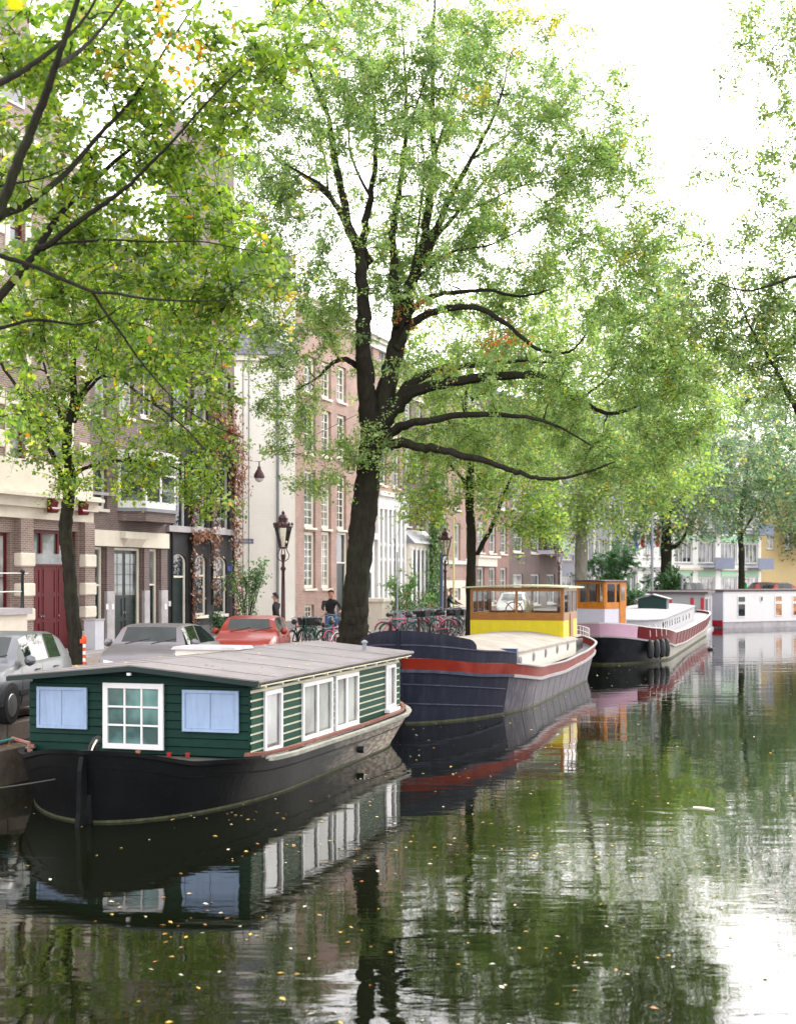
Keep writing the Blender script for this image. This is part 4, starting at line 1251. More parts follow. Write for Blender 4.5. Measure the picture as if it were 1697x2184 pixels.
for k in range(13):
    t = .22+k*.057+rnd.uniform(-.004, .004)
    for side in (-1, 1):
        b = MB().mat(MT['iron'])
        L4 = [[HB.pt(side, tt_, z, o_) for z in (.02, .3, .6, rl(t)-.09)] for tt_, o_ in ((t, -.02), (t, .006), (t+.0016, .006), (t+.0016, -.02))]
        b.grid(L4); b.build('plate_seam', bb)
bo(lambda b, H: H.deck(b, lambda t: H.zs(t)-.22 if t > .2 else H.zs(t)-.06), 'deck', MT['b_grey'])
# raised bulwarks at the bow: two tiers whose ends curve down
def bul(H, lo, hi, t_end, curve, th=.04, off=-.01):
    def zhi(t):
        e = (t_end-t)/curve
        f = 1 if e >= 1 else math.sqrt(max(0, 1-(1-max(0, e))**2))
        return lo(t)+(hi(t)-lo(t))*f
    return zhi
z1f = lambda t: HB.zs(t)+.30-t*.15
zhi1 = bul(HB, lambda t: HB.zs(t)+.002, lambda t: HB.zs(t)+.33-.12*t, .180, .012)
bo(lambda b, H: H.shell(b, lambda t: H.zs(t)+.002, zhi1, off=-.005, thick=.04, lv=3, n=300, t1=.1805), 'bulwark', MT['b_navy'])
zlo2 = lambda t: HB.zs(t)+.33-.12*t
zhi2 = bul(HB, zlo2, lambda t: HB.zs(t)+.68-1.3*t, .088, .014)
bo(lambda b, H: H.shell(b, zlo2, zhi2, off=-.03, thick=.04, lv=3, n=300, t1=.0885), 'bulwark_top', MT['b_navy'])
bo(lambda b, H: H.shell(b, lambda t: zlo2(t)-.02, lambda t: zlo2(t)+.015, off=.02, thick=.05, lv=1, n=300, t1=.172), 'bulwark_rail', MT['b_navy2'])
b = MB().mat(MT['b_navy'])
b.prism([(.02, -.4), (-.32-.1, 1.3), (-.6, 2.36), (-.52, 2.36), (-.25, 1.3), (.12, -.4)], -.035, .035, 'y')
b.build('stem', bb)
# trunk cabin with a rounded front
def trunk(par, x0, x1, hw, zb, zt, camber, rf, mat_w, mat_r, n=14, lip=.06, zt1=None):
    zt1 = zt if zt1 is None else zt1
    zz = lambda x: lerp(zt, zt1, max(0, min(1, (x-x0)/(x1-x0))))
    out = []
    for k in range(n+1):
        a = math.pi/2*k/n
        out.append((x0+rf*(1-math.cos(a)), hw*math.sin(a)**.75))
    out.append((x1, hw))
    pts = [(x, -y) for x, y in out[::-1]]+[(x, y) for x, y in out[1:]]
    b = MB().mat(mat_w)
    b.grid([[(x, y, zb), (x, y, zz(x))] for x, y in pts+[pts[0]]])
    w = b.build('cabin_side', par)
    b = MB().mat(mat_r); b.sm = False
    sc = [(x-(lip if x < x1 else -lip), y+(lip if y > 0 else (-lip if y < 0 else 0))) for x, y in out]
    rows = []
    for x, y in sc:
        rows.append([(x, y*f, zz(x)+camber*(1-f*f)*(min(1, y/hw+.0))) for f in (-1, -.75, -.5, -.25, 0, .25, .5, .75, 1)])
    b.sm = True; b.grid(rows)
    b.sm = False
    rim = [r[0] for r in rows[::-1]]+[r[-1] for r in rows[1:]]
    b.grid([[p, (p[0], p[1], p[2]-.05)] for p in rim])
    b.build('cabin_roof', par)
    return w
trunk(bb, 3.3, 15.4, 1.85, .9, 1.56, .30, 2.6, MT['b_cream'], MT['b_deckroof'], zt1=1.46)
for x in (5.3, 7.3, 9.3, 11.4, 13.5):
    for side in (-1, 1):
        b = MB().mat(MT['glass']); 
        b.lathe([(.085, 0), (.085, .02), (.0, .02)], (x, side*1.852-(.02 if side < 0 else 0), 1.28), 12, axis='y')
        ph = b.build('porthole', bb)
        b = MB().mat(MT['b_white']); b.sm = True
        b.tube([(x+.11*math.cos(q_), side*1.87, 1.28+.11*math.sin(q_)) for q_ in [i*math.pi/6 for i in range(13)]], .022, 5, cap=False)
        b.build('porthole_rim', ph)
# black block standing for the shade in the cockpit opening; companion at the stern
b = MB().mat(MT['black']); b.box(15.43, 16.9, -1.86, -1.2, .8, 1.42); b.build('cockpit_shade_block', bb)
b = MB().mat(MT['b_deckroof']); b.box(15.5, 17.4, -1.75, -.3, 1.47, 1.52); b.build('companion_roof', bb)
# wheelhouse
def wheelhouse(par, x0, x1, hw, zb, zt, low, wood, roofm, zsplit, mull_front=1, side_n=3, roof_ov=.16, camber=.08, yc=0, pane=None, front_posts=None, slope=0.):
    pane = pane or MT['clear']
    y0, y1 = yc-hw, yc+hw
    b = MB().mat(low)
    th = .05
    b.box(x0, x0+th, y0, y1, zb, zsplit); b.box(x1-th, x1, y0, y1, zb, zsplit)
    b.box(x0+th+.001, x1-th-.001, y0+.001, y0+th, zb, zsplit-.001); b.box(x0+th+.001, x1-th-.001, y1-th, y1-.001, zb, zsplit-.001)
    b.build('wheelhouse_wall', par)
    zs0, zs1 = zsplit+.24*(zt-zsplit), zt-.10
    def frame(axis, pos, a0, a1, n, out, nm):
        b = MB().mat(wood)
        def bx(p0, p1, c0, c1, d=.06, o=0):
            lo, hi = sorted((pos+out*.012, pos-out*(d-.012)))
            if axis == 'y': b.box(lo, hi, p0, p1, c0, c1)
            else: b.box(p0, p1, lo, hi, c0, c1)
        bx(a0, a1, zsplit+.001, zs0); bx(a0, a1, zs1, zt)
        pw = .10
        for i in range(n+1):
            c = lerp(a0+pw/2, a1-pw/2, i/n)
            w_ = pw if i in (0, n) else .085
            bx(max(a0, c-w_/2), min(a1, c+w_/2), zs0, zs1)
        f = b.build(nm, par)
        for i in range(n):
            c0 = lerp(a0+pw/2, a1-pw/2, i/n)+.05; c1 = lerp(a0+pw/2, a1-pw/2, (i+1)/n)-.05
            b = MB().mat(pane)
            if axis == 'y': b.box(pos-.006*out-.003, pos-.006*out+.003, c0, c1, zs0, zs1)
            else: b.box(c0, c1, pos-.006*out-.003, pos-.006*out+.003, zs0, zs1)
            b.build('pane', f)
        return f
    frame('y', x0, y0, y1, mull_front+1, -1, 'front_window')
    frame('y', x1, y0, y1, mull_front+1, 1, 'rear_window')
    frame('x', y0, x0+.07, x1-.07, side_n, -1, 'side_window')
    frame('x', y1, x0+.07, x1-.07, side_n, 1, 'side_window')
    b = MB().mat(roofm)
    o = roof_ov
    rows = []
    for x in (x0-o, (x0+x1)/2, x1+o):
        rows.append([(x, yc+(hw+o)*f, zt+camber*(1-f*f)+.05) for f in (-1, -.6, -.3, 0, .3, .6, 1)]+[(x, yc+(hw+o)*f, zt+camber*(1-f*f)+.002) for f in (1, .6, .3, 0, -.3, -.6, -1)])
    b.grid(rows, close=True); b.poly(rows[0]); b.poly(rows[-1][::-1])
    b.build('wheelhouse_roof', par)
wheelhouse(bb, 14.0, 17.0, 1.63, 1.45, 3.23, MT['b_yellow'], MT['wood_varn'], MT['moss_roof'], 2.13, 1, 3, roof_ov=.24, camber=.07)
b = MB().mat(MT['wood_varn']); b.box(15.3, 15.95, -1.665, -1.645, 1.5, 2.35); b.build('door', bb)
# stuff seen in the wheelhouse: wheel, dried flowers
b = MB().mat(MT['wood_varn']); b.sm = True
b.tube([(14.6, .2+.3*math.cos(q_), 2.45+.3*math.sin(q_)) for q_ in [i*math.pi/8 for i in range(17)]], .022, 5, cap=False)
for i in range(8):
    q_ = i*math.pi/4; b.tube([(14.6, .2, 2.45), (14.6, .2+.4*math.cos(q_), 2.45+.4*math.sin(q_))], .014, 4)
b.build('steering_wheel', bb)
b = MB().mat(M('dried_stems', (.5, .45, .28), .9, var=.4))
for i in range(46):
    a = rnd.uniform(0, 6.3); r_ = rnd.uniform(.05, .32); h = rnd.uniform(.3, .75)
    b.tube([(14.35, -.35, 2.2), (14.35+r_*.5*math.cos(a), -.35+r_*.6*math.sin(a), 2.2+h*.6), (14.35+r_*.5*math.cos(a), -.35+r_*math.sin(a), 2.2+h)], [.006, .005, .014], 4)
b.mat(MT['stone_grey']); b.lathe([(.08, 0), (.11, .12), (.08, .2)], (14.35, -.35, 2.0), 10)
tag(b.build('dried_flowers'), 'vase of dried stems behind the front glass of the yellow wheelhouse', 'flower vase')
_o = bpy.context.scene.collection.objects[-1]; _o.location = bb.location; _o.rotation_euler = bb.rotation_euler
# white stern rails and netting
b = MB().mat(MT['paint_white'])
for i in range(9):
    t_ = .93+i*.0085
    for side in (-1, 1):
        p = HB.pt(side, t_, HB.zs(t_)+.02, -.08)
        b.tube([p, (p[0], p[1], p[2]+.35)], .018, 5)
for side in (-1, 1):
    for h in (.18, .35):
        b.sm = True
        b.tube([(lambda p: (p[0], p[1], p[2]+h))(HB.pt(side, t_, HB.zs(t_)+.02, -.08)) for t_ in (.93, .945, .96, .975, .985, .998)], .02, 5)
b.build('stern_rail', bb)
b = MB().mat(MT['paint_white']); b.box(17.6, 17.64, -1.4, -.2, 1.45, 2.02); b.build('rail_panel', bb)
# box with a painted mark and mooring bits on the foredeck
b = MB().mat(M('dark_blue_box_paint', (.02, .035, .09), .4)); b.box(0, .22, 0, .5, 0, .42, taper=.01)
bx_ = tag(b.build('deck_box'), 'small dark blue box standing on the barge gangway beside the cream cabin', 'box'); bx_.parent = None
p = BLn.pt(4.6, -1.9, 1.22); bx_.location = p; bx_.rotation_euler = (0, 0, BLn.rz)
b = MB().mat(MT['b_navy']); b.sm = True
for x in (1.5, 1.85): b.lathe([(.08, 0), (.07, .32), (.10, .34), (.10, .4), (0, .4)], (x, -.9, 1.35), 10)
b.build('bollard', bb)
b = MB().mat(MT['zinc']); b.sm = True; b.lathe([(.05, 0), (.05, .3), (.07, .31), (.07, .36), (0, .37)], (.6, .9, 1.9), 8); b.build('vent', bb)

# ---- red banded barge with the pink bow
MT['r_black'] = M('black_bow_paint', (.005, .006, .009), .45, var=.2, dirt=(.03, .03, .035), damt=.5)
MT['r_red'] = M('wine_red_plating', (.11, .010, .013), .55, spec=.12, var=.15, scale=1.5, dirt=(.17, .05, .05), damt=.5, dstretch=(4, 4, .4))
MT['r_pink'] = M('pink_bow_paint', (.55, .34, .44), .5, var=.08, scale=1.5)
MT['r_white'] = M('white_deck_paint', (.29, .29, .30), .8, var=.1, scale=1.5, dirt=(.20, .20, .21), damt=.5)
MT['hull_pale'] = M('pale_weedy_hull', (.30, .28, .24), .7, var=.3, scale=3, dirt=(.14, .15, .08), damt=.7)
RL = Line((8.41, 56.2), TB)
rb = thing('barge', 'long black and wine red barge with a pink topped bow and white deckhouse', 'barge', RL.pt(0), RL.rz)
HR = Hull(34, 2.35, 2.6, near=(.0, -.55), far=(-.4, .3), sheer=[(0, 1.72), (2.5, 1.45), (6, 1.14), (14, 1.06), (26, 1.12), (34, 1.5)], nn=(5.2, 1.65), nf=(4, 2.2), zref=1.4)
ro = lambda *a, **k: bo(*a, par=rb, H=HR, **k)
rr_ = lambda t: HR.zs(t)-lerp(.50, .62, min(1, t*3))
ro(lambda b, H: H.shell(b, -.4, rr_, lv=6, n=200, t1=.10), 'bow_plating', MT['r_black'])
ro(lambda b, H: H.shell(b, -.4, rr_, lv=6, n=200, t0=.097), 'side_plating', MT['hull_pale'])
ro(lambda b, H: H.shell(b, rr_, H.zs, off=.006, thick=.03, lv=1, n=300, t1=.036), 'pink_band', MT['r_pink'])
ro(lambda b, H: H.shell(b, rr_, H.zs, off=.006, thick=.03, lv=1, n=300, t0=.0355), 'red_band', MT['r_red'])
ro(lambda b, H: H.shell(b, lambda t: rr_(t)-.07, rr_, off=.06, thick=.07, lv=1, n=80), 'rub_rail', MT['b_white'])
ro(lambda b, H: H.shell(b, lambda t: H.zs(t), lambda t: H.zs(t)+.05, off=.02, thick=.08, lv=1, n=80), 'gunwale', MT['paint_white'])
ro(lambda b, H: H.shell(b, -.03, .08, off=.012, thick=.02, lv=1, n=80), 'waterline', MT['algae'])
ro(lambda b, H: H.deck(b, lambda t: H.zs(t)-.12), 'deck', MT['r_white'])
for k in range(12):
    t = .2+k*.055
    for side in (-1, 1):
        b = MB().mat(MT['r_red'])
        L4 = [[HR.pt(side, tt_, z, o_) for z in (rr_(t), HR.zs(t))] for tt_, o_ in ((t, 0), (t, .022), (t+.0015, .022), (t+.0015, 0))]
        b.grid(L4); b.build('plate_seam', rb)
trunk(rb, 5.0, 27.0, 1.85, .95, 1.72, .14, 2.4, MT['r_white'], MT['r_white'], zt1=1.92)
for i, x in enumerate([7, 7.9, 8.8, 10.2, 11.5, 13.2, 14.6, 16.0, 18.3, 20.4, 22.6]):
    b = MB().mat(MT['glass'])
    b.box(x, x+.22, -1.875, -1.853, 1.28, 1.56); ph = b.build('cabin_window', rb)
    b = MB().mat(MT['b_white']); b.box(x-.05, x+.27, -1.868, -1.8531, 1.23, 1.279); b.build('window_rim', ph)
# wheelhouse on the foredeck, set askew
wh = thing('deckhouse', 'orange varnished wheelhouse with a dark flat roof and grey skirting behind the pink bow', 'wheelhouse', PX(1282, 1232, 59.6), RL.rz-R(28))
wh.location.z = 1.45
MT['wood_orange'] = M('orange_varnished_wood', (.38, .13, .009), .4, var=.2, scale=3)
MT['lilac_grey'] = M('lilac_grey_paint', (.42, .41, .48), .5, var=.05)
MT['dark_roof'] = M('dark_felt', (.07, .05, .055), .7)
wheelhouse(wh, -.80, .80, .74, -.2, 1.97, MT['lilac_grey'], MT['wood_orange'], MT['dark_roof'], .80, 0, 2, roof_ov=.10, camber=.03)
b = MB().mat(MT['wood_orange']); b.box(.28, .70, -.785, -.743, -.1, 1.9); dr_ = b.build('door', wh)
b = MB().mat(MT['glass_mid']); b.box(.36, .62, -.795, -.786, 1.15, 1.75); b.build('door_pane', dr_)
# dark green hutch on the trunk roof
b = MB().mat(M('bottle_green_paint', (.004, .024, .022), .5)); hx0 = 8.7
b.prism([(-.75, 0), (.75, 0), (.75, .55), (0, .75), (-.75, .55)], 0, 1.5, 'x'); hut_m = b
hu = thing('deck_hutch', 'dark green pitched hutch standing on the white roof of the red banded barge', 'hutch', RL.pt(17.0, -.35, 1.9), RL.rz)
hut_m.build('hutch_wall', hu)
b = MB().mat(MT['zinc'])
for s_ in (-1, 1):
    r0 = [(-.12, s_*.9, .54), (-.12, 0, .79), (-.12, 0, .83), (-.12, s_*.9, .58)]
    b.grid([r0, [(1.62, p[1], p[2]) for p in r0]], close=True); b.poly(r0); b.poly([(1.62, p[1], p[2]) for p in r0][::-1])
b.build('hutch_roof', hu)
b = MB().mat(MT['paint_white']); b.box(6.9, 7.2, .5, .9, 1.8, 2.05); b.build('vent_box', rb)
# rubber fenders hanging at the shoulder
b = MB().mat(M('black_rubber', (.015, .016, .018), .55, var=.3)); b.sm = True
b.lathe([(.04, -.42), (.13, -.36), (.16, -.1), (.13, .25), (.05, .36), (.02, .38)], (0, 0, 0), 10)
for i, (dx, tt) in enumerate(((1370, .050), (1385, .064), (1396, .078), (1407, .092))):
    if i == 0:
        fr = thing('fender', '', 'fender'); fb = b.build('fender_body', fr)
        b2 = MB().mat(MT['paint_cream']); b2.tube([(0, 0, .5), (0, .03, 1.0)], .012, 4); b2.build('fender_rope', fr)
        f = fr
    else: f = dup(fr, (0, 0, 0), 0, '')
    f['label'] = ['leftmost of the four black fenders at the red barge shoulder, nearest the bow', 'black fender second from the bow on the red barge', 'black fender third from the bow on the red barge', 'rightmost of the four black fenders on the red barge, farthest from the bow'][i]
    f['group'] = 'black fenders hanging on the red banded barge'
    hp_ = HR.pt(-1, tt, .55, .26)
    f.location = RL.pt(hp_[0], hp_[1], .62); f.rotation_euler = (0, 0, RL.rz)

# ---- low ark with red and white curtains, behind the red barge's stern
AL = Line((18.0, 88.5), TB)
ak = thing('houseboat', 'low ark with red and white striped end wall, squeezed in behind the long red barge', 'houseboat', AL.pt(0), AL.rz)
b = MB().mat(MT['r_white']); b.box(0, 8, -1.9, 1.6, .15, 2.55); b.build('cabin', ak)
b = MB().mat(MT['dark_roof']); b.box(-.2, 8.2, -2.1, 1.8, 2.551, 2.70); b.build('roof', ak)
b = MB().mat(MT['stone_grey']); b.box(-.1, 8.1, -2.0, 1.7, -.4, .149); b.build('pontoon', ak)
for y in (-1.85, -1.2, .2):
    b = MB().mat(M('red_curtain', (.35, .03, .04), .7)); b.box(-.03, -.002, y, y+.22, .6, 2.3); b.build('red_stripe', ak)
for x in (.4, 1.5, 2.4, 5):
    b = MB().mat(MT['glass_mid'] if x != 1.5 else MT['r_red']); b.box(x, x+.5, -1.93, -1.902, .7, 2.2); b.build('window', ak)
# ---- white houseboat at the far bend
WL = Line((23.1, 96.7), 59)
wb = thing('houseboat', 'white flat roofed houseboat with a grey end wall and red waterline at the far bend', 'houseboat', WL.pt(0), WL.rz)
MT['w_plank'] = M('white_clapboard', (.60, .585, .58), .5, var=.04, scale=2, dirt=(.6, .58, .56), damt=.3)
b = MB().mat(MT['w_plank']); b.box(0, 13, 0, 4.4, .42, 2.62); b.build('cabin', wb)
b = MB().mat(M('pale_lilac_paint', (.40, .40, .46), .5, var=.03)); b.box(-.03, -.001, .03, 4.38, .55, 2.6); b.build('end_wall', wb)
b = MB().mat(MT['dark_roof']); b.box(-.12, 13.1, -.12, 4.5, 2.621, 2.73); b.build('roof', wb)
b = MB().mat(MT['stone_grey']); b.box(.05, 13, .05, 4.35, -.4, .419); b.build('pontoon', wb)
b = MB().mat(M('red_boot_paint', (.33, .015, .03), .5)); b.prism([(4.35, .549), (.05, .549), (.05, .12), (4.35, .3)], -.05, .049, 'x'); b.build('red_boot', wb)
for i in range(13):
    b = MB().mat(MT['w_plank']); b.box(.0, 13, -.012, -.001, .44+i*.168, .44+i*.168+.155); b.build('clapboard', wb)
for (x, w_, g_, big_) in ((1.35, .8, 'glass', 1), (3.6, .3, 'glass', 0), (5.1, .75, 'art', 1), (6.9, .75, 'art', 1), (8.4, .5, 'glass', 1), (10, .9, 'glass', 1)):
    gm = MT['glass'] if g_ == 'glass' else MT.setdefault('art', M_glass('coloured_curtain_glass', (.32, .16, .08), .1))
    if big_:
        win(wb, x, x+w_, .78, 1.75, -.013, MT['paint_white'], gm, fw=.06, dep=.05)
        win(wb, x, x+w_, 1.80, 2.28, -.013, MT['paint_white'], gm, fw=.06, dep=.05)
    else: win(wb, x, x+w_, 1.85, 2.25, -.013, MT['paint_white'], gm, fw=.05, dep=.05)
b = MB().mat(MT['zinc']); b.sm = True; b.lathe([(.09, 0), (.09, .9), (.16, .92), (.16, 1.1), (0, 1.15)], (-.3, 3.9, 2.73), 8); b.build('stove_pipe', wb)
# orange-sterned boat peeping in at the right edge
OLn = Line((36.6, 104.5), 59)
ob = thing('houseboat', 'white cabin boat with an orange brown hull cut off by the right edge', 'houseboat', OLn.pt(0), OLn.rz)
b = MB().mat(MT['w_plank']); b.box(.5, 9, .3, 3.4, .9, 2.3); b.build('cabin', ob)
b = MB().mat(M('orange_brown_hull', (.36, .12, .04), .6)); b.prism([(0, -.4), (9, -.4), (9, .9), (-.3, .95)], 0, 3.7, 'y'); b.build('hull', ob)
b = MB().mat(MT['r_red']); b.box(.3, 9.1, .1, 3.6, 2.301, 2.45); b.build('roof', ob)
win(ob, 1.2, 2.2, 1.3, 2.1, .3, MT['paint_white'], MT['glass'])
# water bird by the fenders
b = MB().mat(MT['black']); b.sm = True
p = RL.pt(13.2, -3.6, 0)
b.lathe([(.01, -.2), (.08, -.12), (.11, 0), (.08, .13), (.01, .2)], (0, 0, .05), 8, axis='x')
b.tube([(.14, 0, .08), (.19, 0, .17), (.21, 0, .2)], [.04, .03, .035], 6); b.tube([(.21, 0, .2), (.29, 0, .19)], [.025, .006], 5)
o = tag(b.build('coot'), 'small black water bird swimming right of the four fenders', 'bird'); o.location = p; o.rotation_euler = (0, 0, .5)

# bring the fleet to the scale of the place (uniform, about the water point under the eye)
HE, ZQ, QUAY = _HE, _ZQ, _QU
for o in list(bpy.data.objects):
    if o not in BOATS0 and o.parent is None:
        o.location = o.location*KB
        o.scale = o.scale*KB

# leaves that have settled on the houseboat roof
rgx = np.random.default_rng(77); n_ = 70
xx = rgx.uniform(-.1, 8.6, n_); yy_ = rgx.uniform(-2.1, 2.1, n_)
zz_ = ZE+(ZA+.03-ZE)*(1-np.abs(yy_)/(HWg+OV))+.065
Pn = np.column_stack([xx, yy_, zz_]); Nn_ = unit(np.column_stack([rgx.normal(0, .15, n_), rgx.normal(0, .15, n_), np.ones(n_)]))
Tn = unit(np.cross(Nn_, rgx.normal(0, 1, (n_, 3))))
tag(leaf_object('fallen_leaves', [leaf_cards(Pn, Nn_, Tn, rgx.uniform(.05, .09, n_), pick([(.45, .30, .06), (.30, .16, .05)], [2, 1], n_))], g, MT['dead_leaf']), kind='stuff')
# mooring line of the blue barge
_q = BLn.pt(1.2, 1.2, 1.62)
rope([Vector(_q)*KB, Vector((-2.35, 31.6, ZQ+.35))], .016, MT['rope_dark'], 'mooring_rope', 'slack dark mooring line from the blue barge bow to the quay')
# ------------------------------------------------------------------ houses
class House:
    """local x along the street, y inwards, z = height over the water; openings cut into the front wall"""
    def __init__(s, name, label, line, s0, s1, ztop, mat, depth=10., side0=None, side1=None, z0=ZQ-.02, y=0., cat='house'):
        s.line = line; s.s0 = s0; s.s1 = s1; s.w = s1-s0; s.zt = ztop; s.mat = mat; s.y = y; s.z0 = z0; s.d = depth
        s.root = thing(name, label, cat, line.pt(s0), line.rz)
        s.side0 = side0 or mat; s.side1 = side1 or mat
        s.open = []
    def X(s, dx): return s.line.s(dx)-s.s0
    def Z(s, dx, dy): return s.line.z(dx, dy)
    def hole(s, x0, x1, z0, z1): s.open.append((x0, x1, z0, z1))
    def wall(s, rev=.22, zone=None):
        """front wall with holes; zone: list of (z0, z1, material) bands"""
        xs = sorted({0, s.w, *[o[0] for o in s.open], *[o[1] for o in s.open]})
        zs = sorted({s.z0, s.zt, *[o[2] for o in s.open], *[o[3] for o in s.open], *[z for b in (zone or []) for z in b[:2]]})
        b = MB()
        for x0, x1 in zip(xs, xs[1:]):
            for z0, z1 in zip(zs, zs[1:]):
                cx, cz = (x0+x1)/2, (z0+z1)/2
                if any(o[0] < cx < o[1] and o[2] < cz < o[3] for o in s.open): continue
                m = s.mat
                for bz0, bz1, bm_ in zone or []:
                    if bz0 < cz < bz1: m = bm_
                b.mat(m)
                b.quad((x0, s.y, z0), (x1, s.y, z0), (x1, s.y, z1), (x0, s.y, z1))
        b.mat(s.mat)
        for x0, x1, z0, z1 in s.open:
            y0, y1 = s.y, s.y+rev
            b.quad((x0, y0, z0), (x0, y1, z0), (x0, y1, z1), (x0, y0, z1)); b.quad((x1, y0, z0), (x1, y0, z1), (x1, y1, z1), (x1, y1, z0))
            b.quad((x0, y0, z1), (x0, y1, z1), (x1, y1, z1), (x1, y0, z1)); b.quad((x0, y0, z0), (x1, y0, z0), (x1, y1, z0), (x0, y1, z0))
            b.quad((x0, y1, z0), (x1, y1, z0), (x1, y1, z1), (x0, y1, z1))
        b.mat(s.side0); b.quad((0, s.y, s.z0), (0, s.y, s.zt), (0, s.d, s.zt), (0, s.d, s.z0))
        b.mat(s.side1); b.quad((s.w, s.y, s.z0), (s.w, s.d, s.z0), (s.w, s.d, s.zt), (s.w, s.y, s.zt))
        b.mat(s.mat); b.quad((0, s.d, s.z0), (0, s.d, s.zt), (s.w, s.d, s.zt), (s.w, s.d, s.z0))
        b.mat(MT['felt']); b.quad((0, s.y, s.zt), (s.w, s.y, s.zt), (s.w, s.d, s.zt), (0, s.d, s.zt))
        o = b.build('wall', s.root)
        return o
    def window(s, x0, x1, z0, z1, frame='paint_white', glass='glass', cols=1, rows=2, fw=.09, sill='stone_cream', rev=.22, inset=.12, bar=.03, lintel=None):
        s.hole(x0, x1, z0, z1)
        if glass in ('glass', 'glass_mid') and rnd.random() < .4: glass = rnd.choice(['glass', 'glass_mid', 'glass_pale', 'glass_pale'])
        w = win(s.root, x0+.01, x1-.01, z0+.01, z1-.01, s.y+inset+.06, MT[frame], MT[glass], cols=cols, rows=rows, fw=fw, bar=bar, dep=.06, out=-1)
        if sill:
            b = MB().mat(MT[sill]); b.box(x0-.06, x1+.06, s.y-.07, s.y+inset, z0-.10, z0-.003); b.build('sill', w)
        if lintel:
            b = MB().mat(MT[lintel]); b.box(x0-.1, x1+.1, s.y-.03, s.y+.1, z1+.003, z1+.22); b.build('lintel', w)
        return w
    def wpx(s, x0, x1, yt, yb, **k):
        """window from its place in the photo"""
        xm = (x0+x1)/2
        return s.window(s.X(x0), s.X(x1), s.Z(xm, yb), s.Z(xm, yt), **k)
    def door(s, x0, x1, z0, z1, mat, panes=None, leaves=1, rows=4, rev=.22, inset=.14, frame='paint_cream', fw=.1, top=.0, glass='glass'):
        s.hole(x0, x1, z0, z1)
        b = MB().mat(MT[frame]); y0 = s.y+inset; y1 = y0+.08
        b.box(x0+.01, x0+fw, y0-.04, y1, z0, z1-.01); b.box(x1-fw, x1-.01, y0-.04, y1, z0, z1-.01); b.box(x0+fw, x1-fw, y0-.04, y1, z1-fw, z1-.01)
        zt = z1-fw
        if top: b.box(x0+fw, x1-fw, y0-.03, y1, zt-top-.06, zt-top)
        f = b.build('door_frame', s.root)
        if top:
            b = MB().mat(MT[glass]); b.box(x0+fw, x1-fw, y0+.03, y0+.05, zt-top, zt); b.build('transom', f)
            zt = zt-top-.06
        a0, a1 = x0+fw, x1-fw
        for i in range(leaves):
            p0 = lerp(a0, a1, i/leaves)+.008; p1 = lerp(a0, a1, (i+1)/leaves)-.008
            b = MB().mat(MT[mat]); b.box(p0, p1, y0+.02, y0+.06, z0, zt-.005)
            n = rows
            for k in range(n):
                c0 = lerp(z0+.08, zt-.05, k/n)+.04; c1 = lerp(z0+.08, zt-.05, (k+1)/n)-.04
                if panes and k >= n-panes: continue
                # raised moulding frame
                t_ = .035; q0, q1 = p0+.09, p1-.09
                b.box(q0, q1, y0, y0+.02, c0, c0+t_); b.box(q0, q1, y0, y0+.02, c1-t_, c1)
                b.box(q0, q0+t_, y0, y0+.02, c0+t_, c1-t_); b.box(q1-t_, q1, y0, y0+.02, c0+t_, c1-t_)
            d = b.build('door', s.root)
            if panes:
                b = MB().mat(MT[glass])
                c0 = lerp(z0+.08, zt-.05, (n-panes)/n)+.04; c1 = zt-.12
                b.box(p0+.09, p1-.09, y0+.005, y0+.019, c0, c1)
                pn = b.build('door_pane', d)
                b = MB().mat(MT[mat])
                for q in range(1, panes*2): 
                    z_ = lerp(c0, c1, q/(panes*2)); b.box(p0+.09, p1-.09, y0-.002, y0+.004, z_-.012, z_+.012)
                xm = (p0+p1)/2; b.box(xm-.012, xm+.012, y0-.004, y0+.003, c0, c1)
                b.build('glazing_bar', d)
            b = MB().mat(MT['zinc']); b.sm = True; b.lathe([(.03, 0), (.03, -.05), (0, -.05)], (p1-.06 if i == 0 else p0+.06, y0+.02, z0+1.05), 8, axis='y'); b.build('door_knob', d)
        return f
    def band(s, z0, z1, out=.12, mat='stone_cream', x0=None, x1=None, name='string_course', taper=False, inn=.05):
        b = MB().mat(MT[mat])
        a0 = -.0 if x0 is None else x0; a1 = s.w if x1 is None else x1
        b.box(a0+.004, a1-.004, s.y-out, s.y+inn, z0, z1)
        return b.build(name, s.root)
    def cornice(s, z, h=.6, out=.45, mat='paint_white', brackets=0):
        b = MB().mat(MT[mat])
        b.box(.002, s.w-.002, s.y-.10, s.y+.1, z, z+h*.45)
        b.box(-.03, s.w+.03, s.y-out*.6, s.y+.1, z+h*.451, z+h*.7); b.box(-.06, s.w+.06, s.y-out, s.y+.1, z+h*.701, z+h)
        c = b.build('cornice', s.root)
        for i in range(brackets):
            x = lerp(.3, s.w-.3, i/max(1, brackets-1))
            b = MB().mat(MT[mat]); b.prism([(s.y-.101, z), (s.y-.16, z), (s.y-out*.5, z+h*.44), (s.y-.101, z+h*.44)], x-.07, x+.07, 'x'); b.build('bracket', c)
        return c
    def gable_roof(s, z, h, mat='slate', ov=.15, ridge='x', y0=None, y1=None, rows=0):
        y0 = s.y-ov if y0 is None else y0; y1 = s.d if y1 is None else y1
        b = MB().mat(MT[mat])
        if ridge == 'x':
            ym = (y0+y1)/2
            b.prism([(y0, z), (y1, z), (ym, z+h)], .0, s.w, 'x')
        else:
            b.prism([(0-.05, z), (s.w+.05, z), (s.w/2, z+h)], y0+.3, y1, 'y')
        return b.build('roof', s.root)

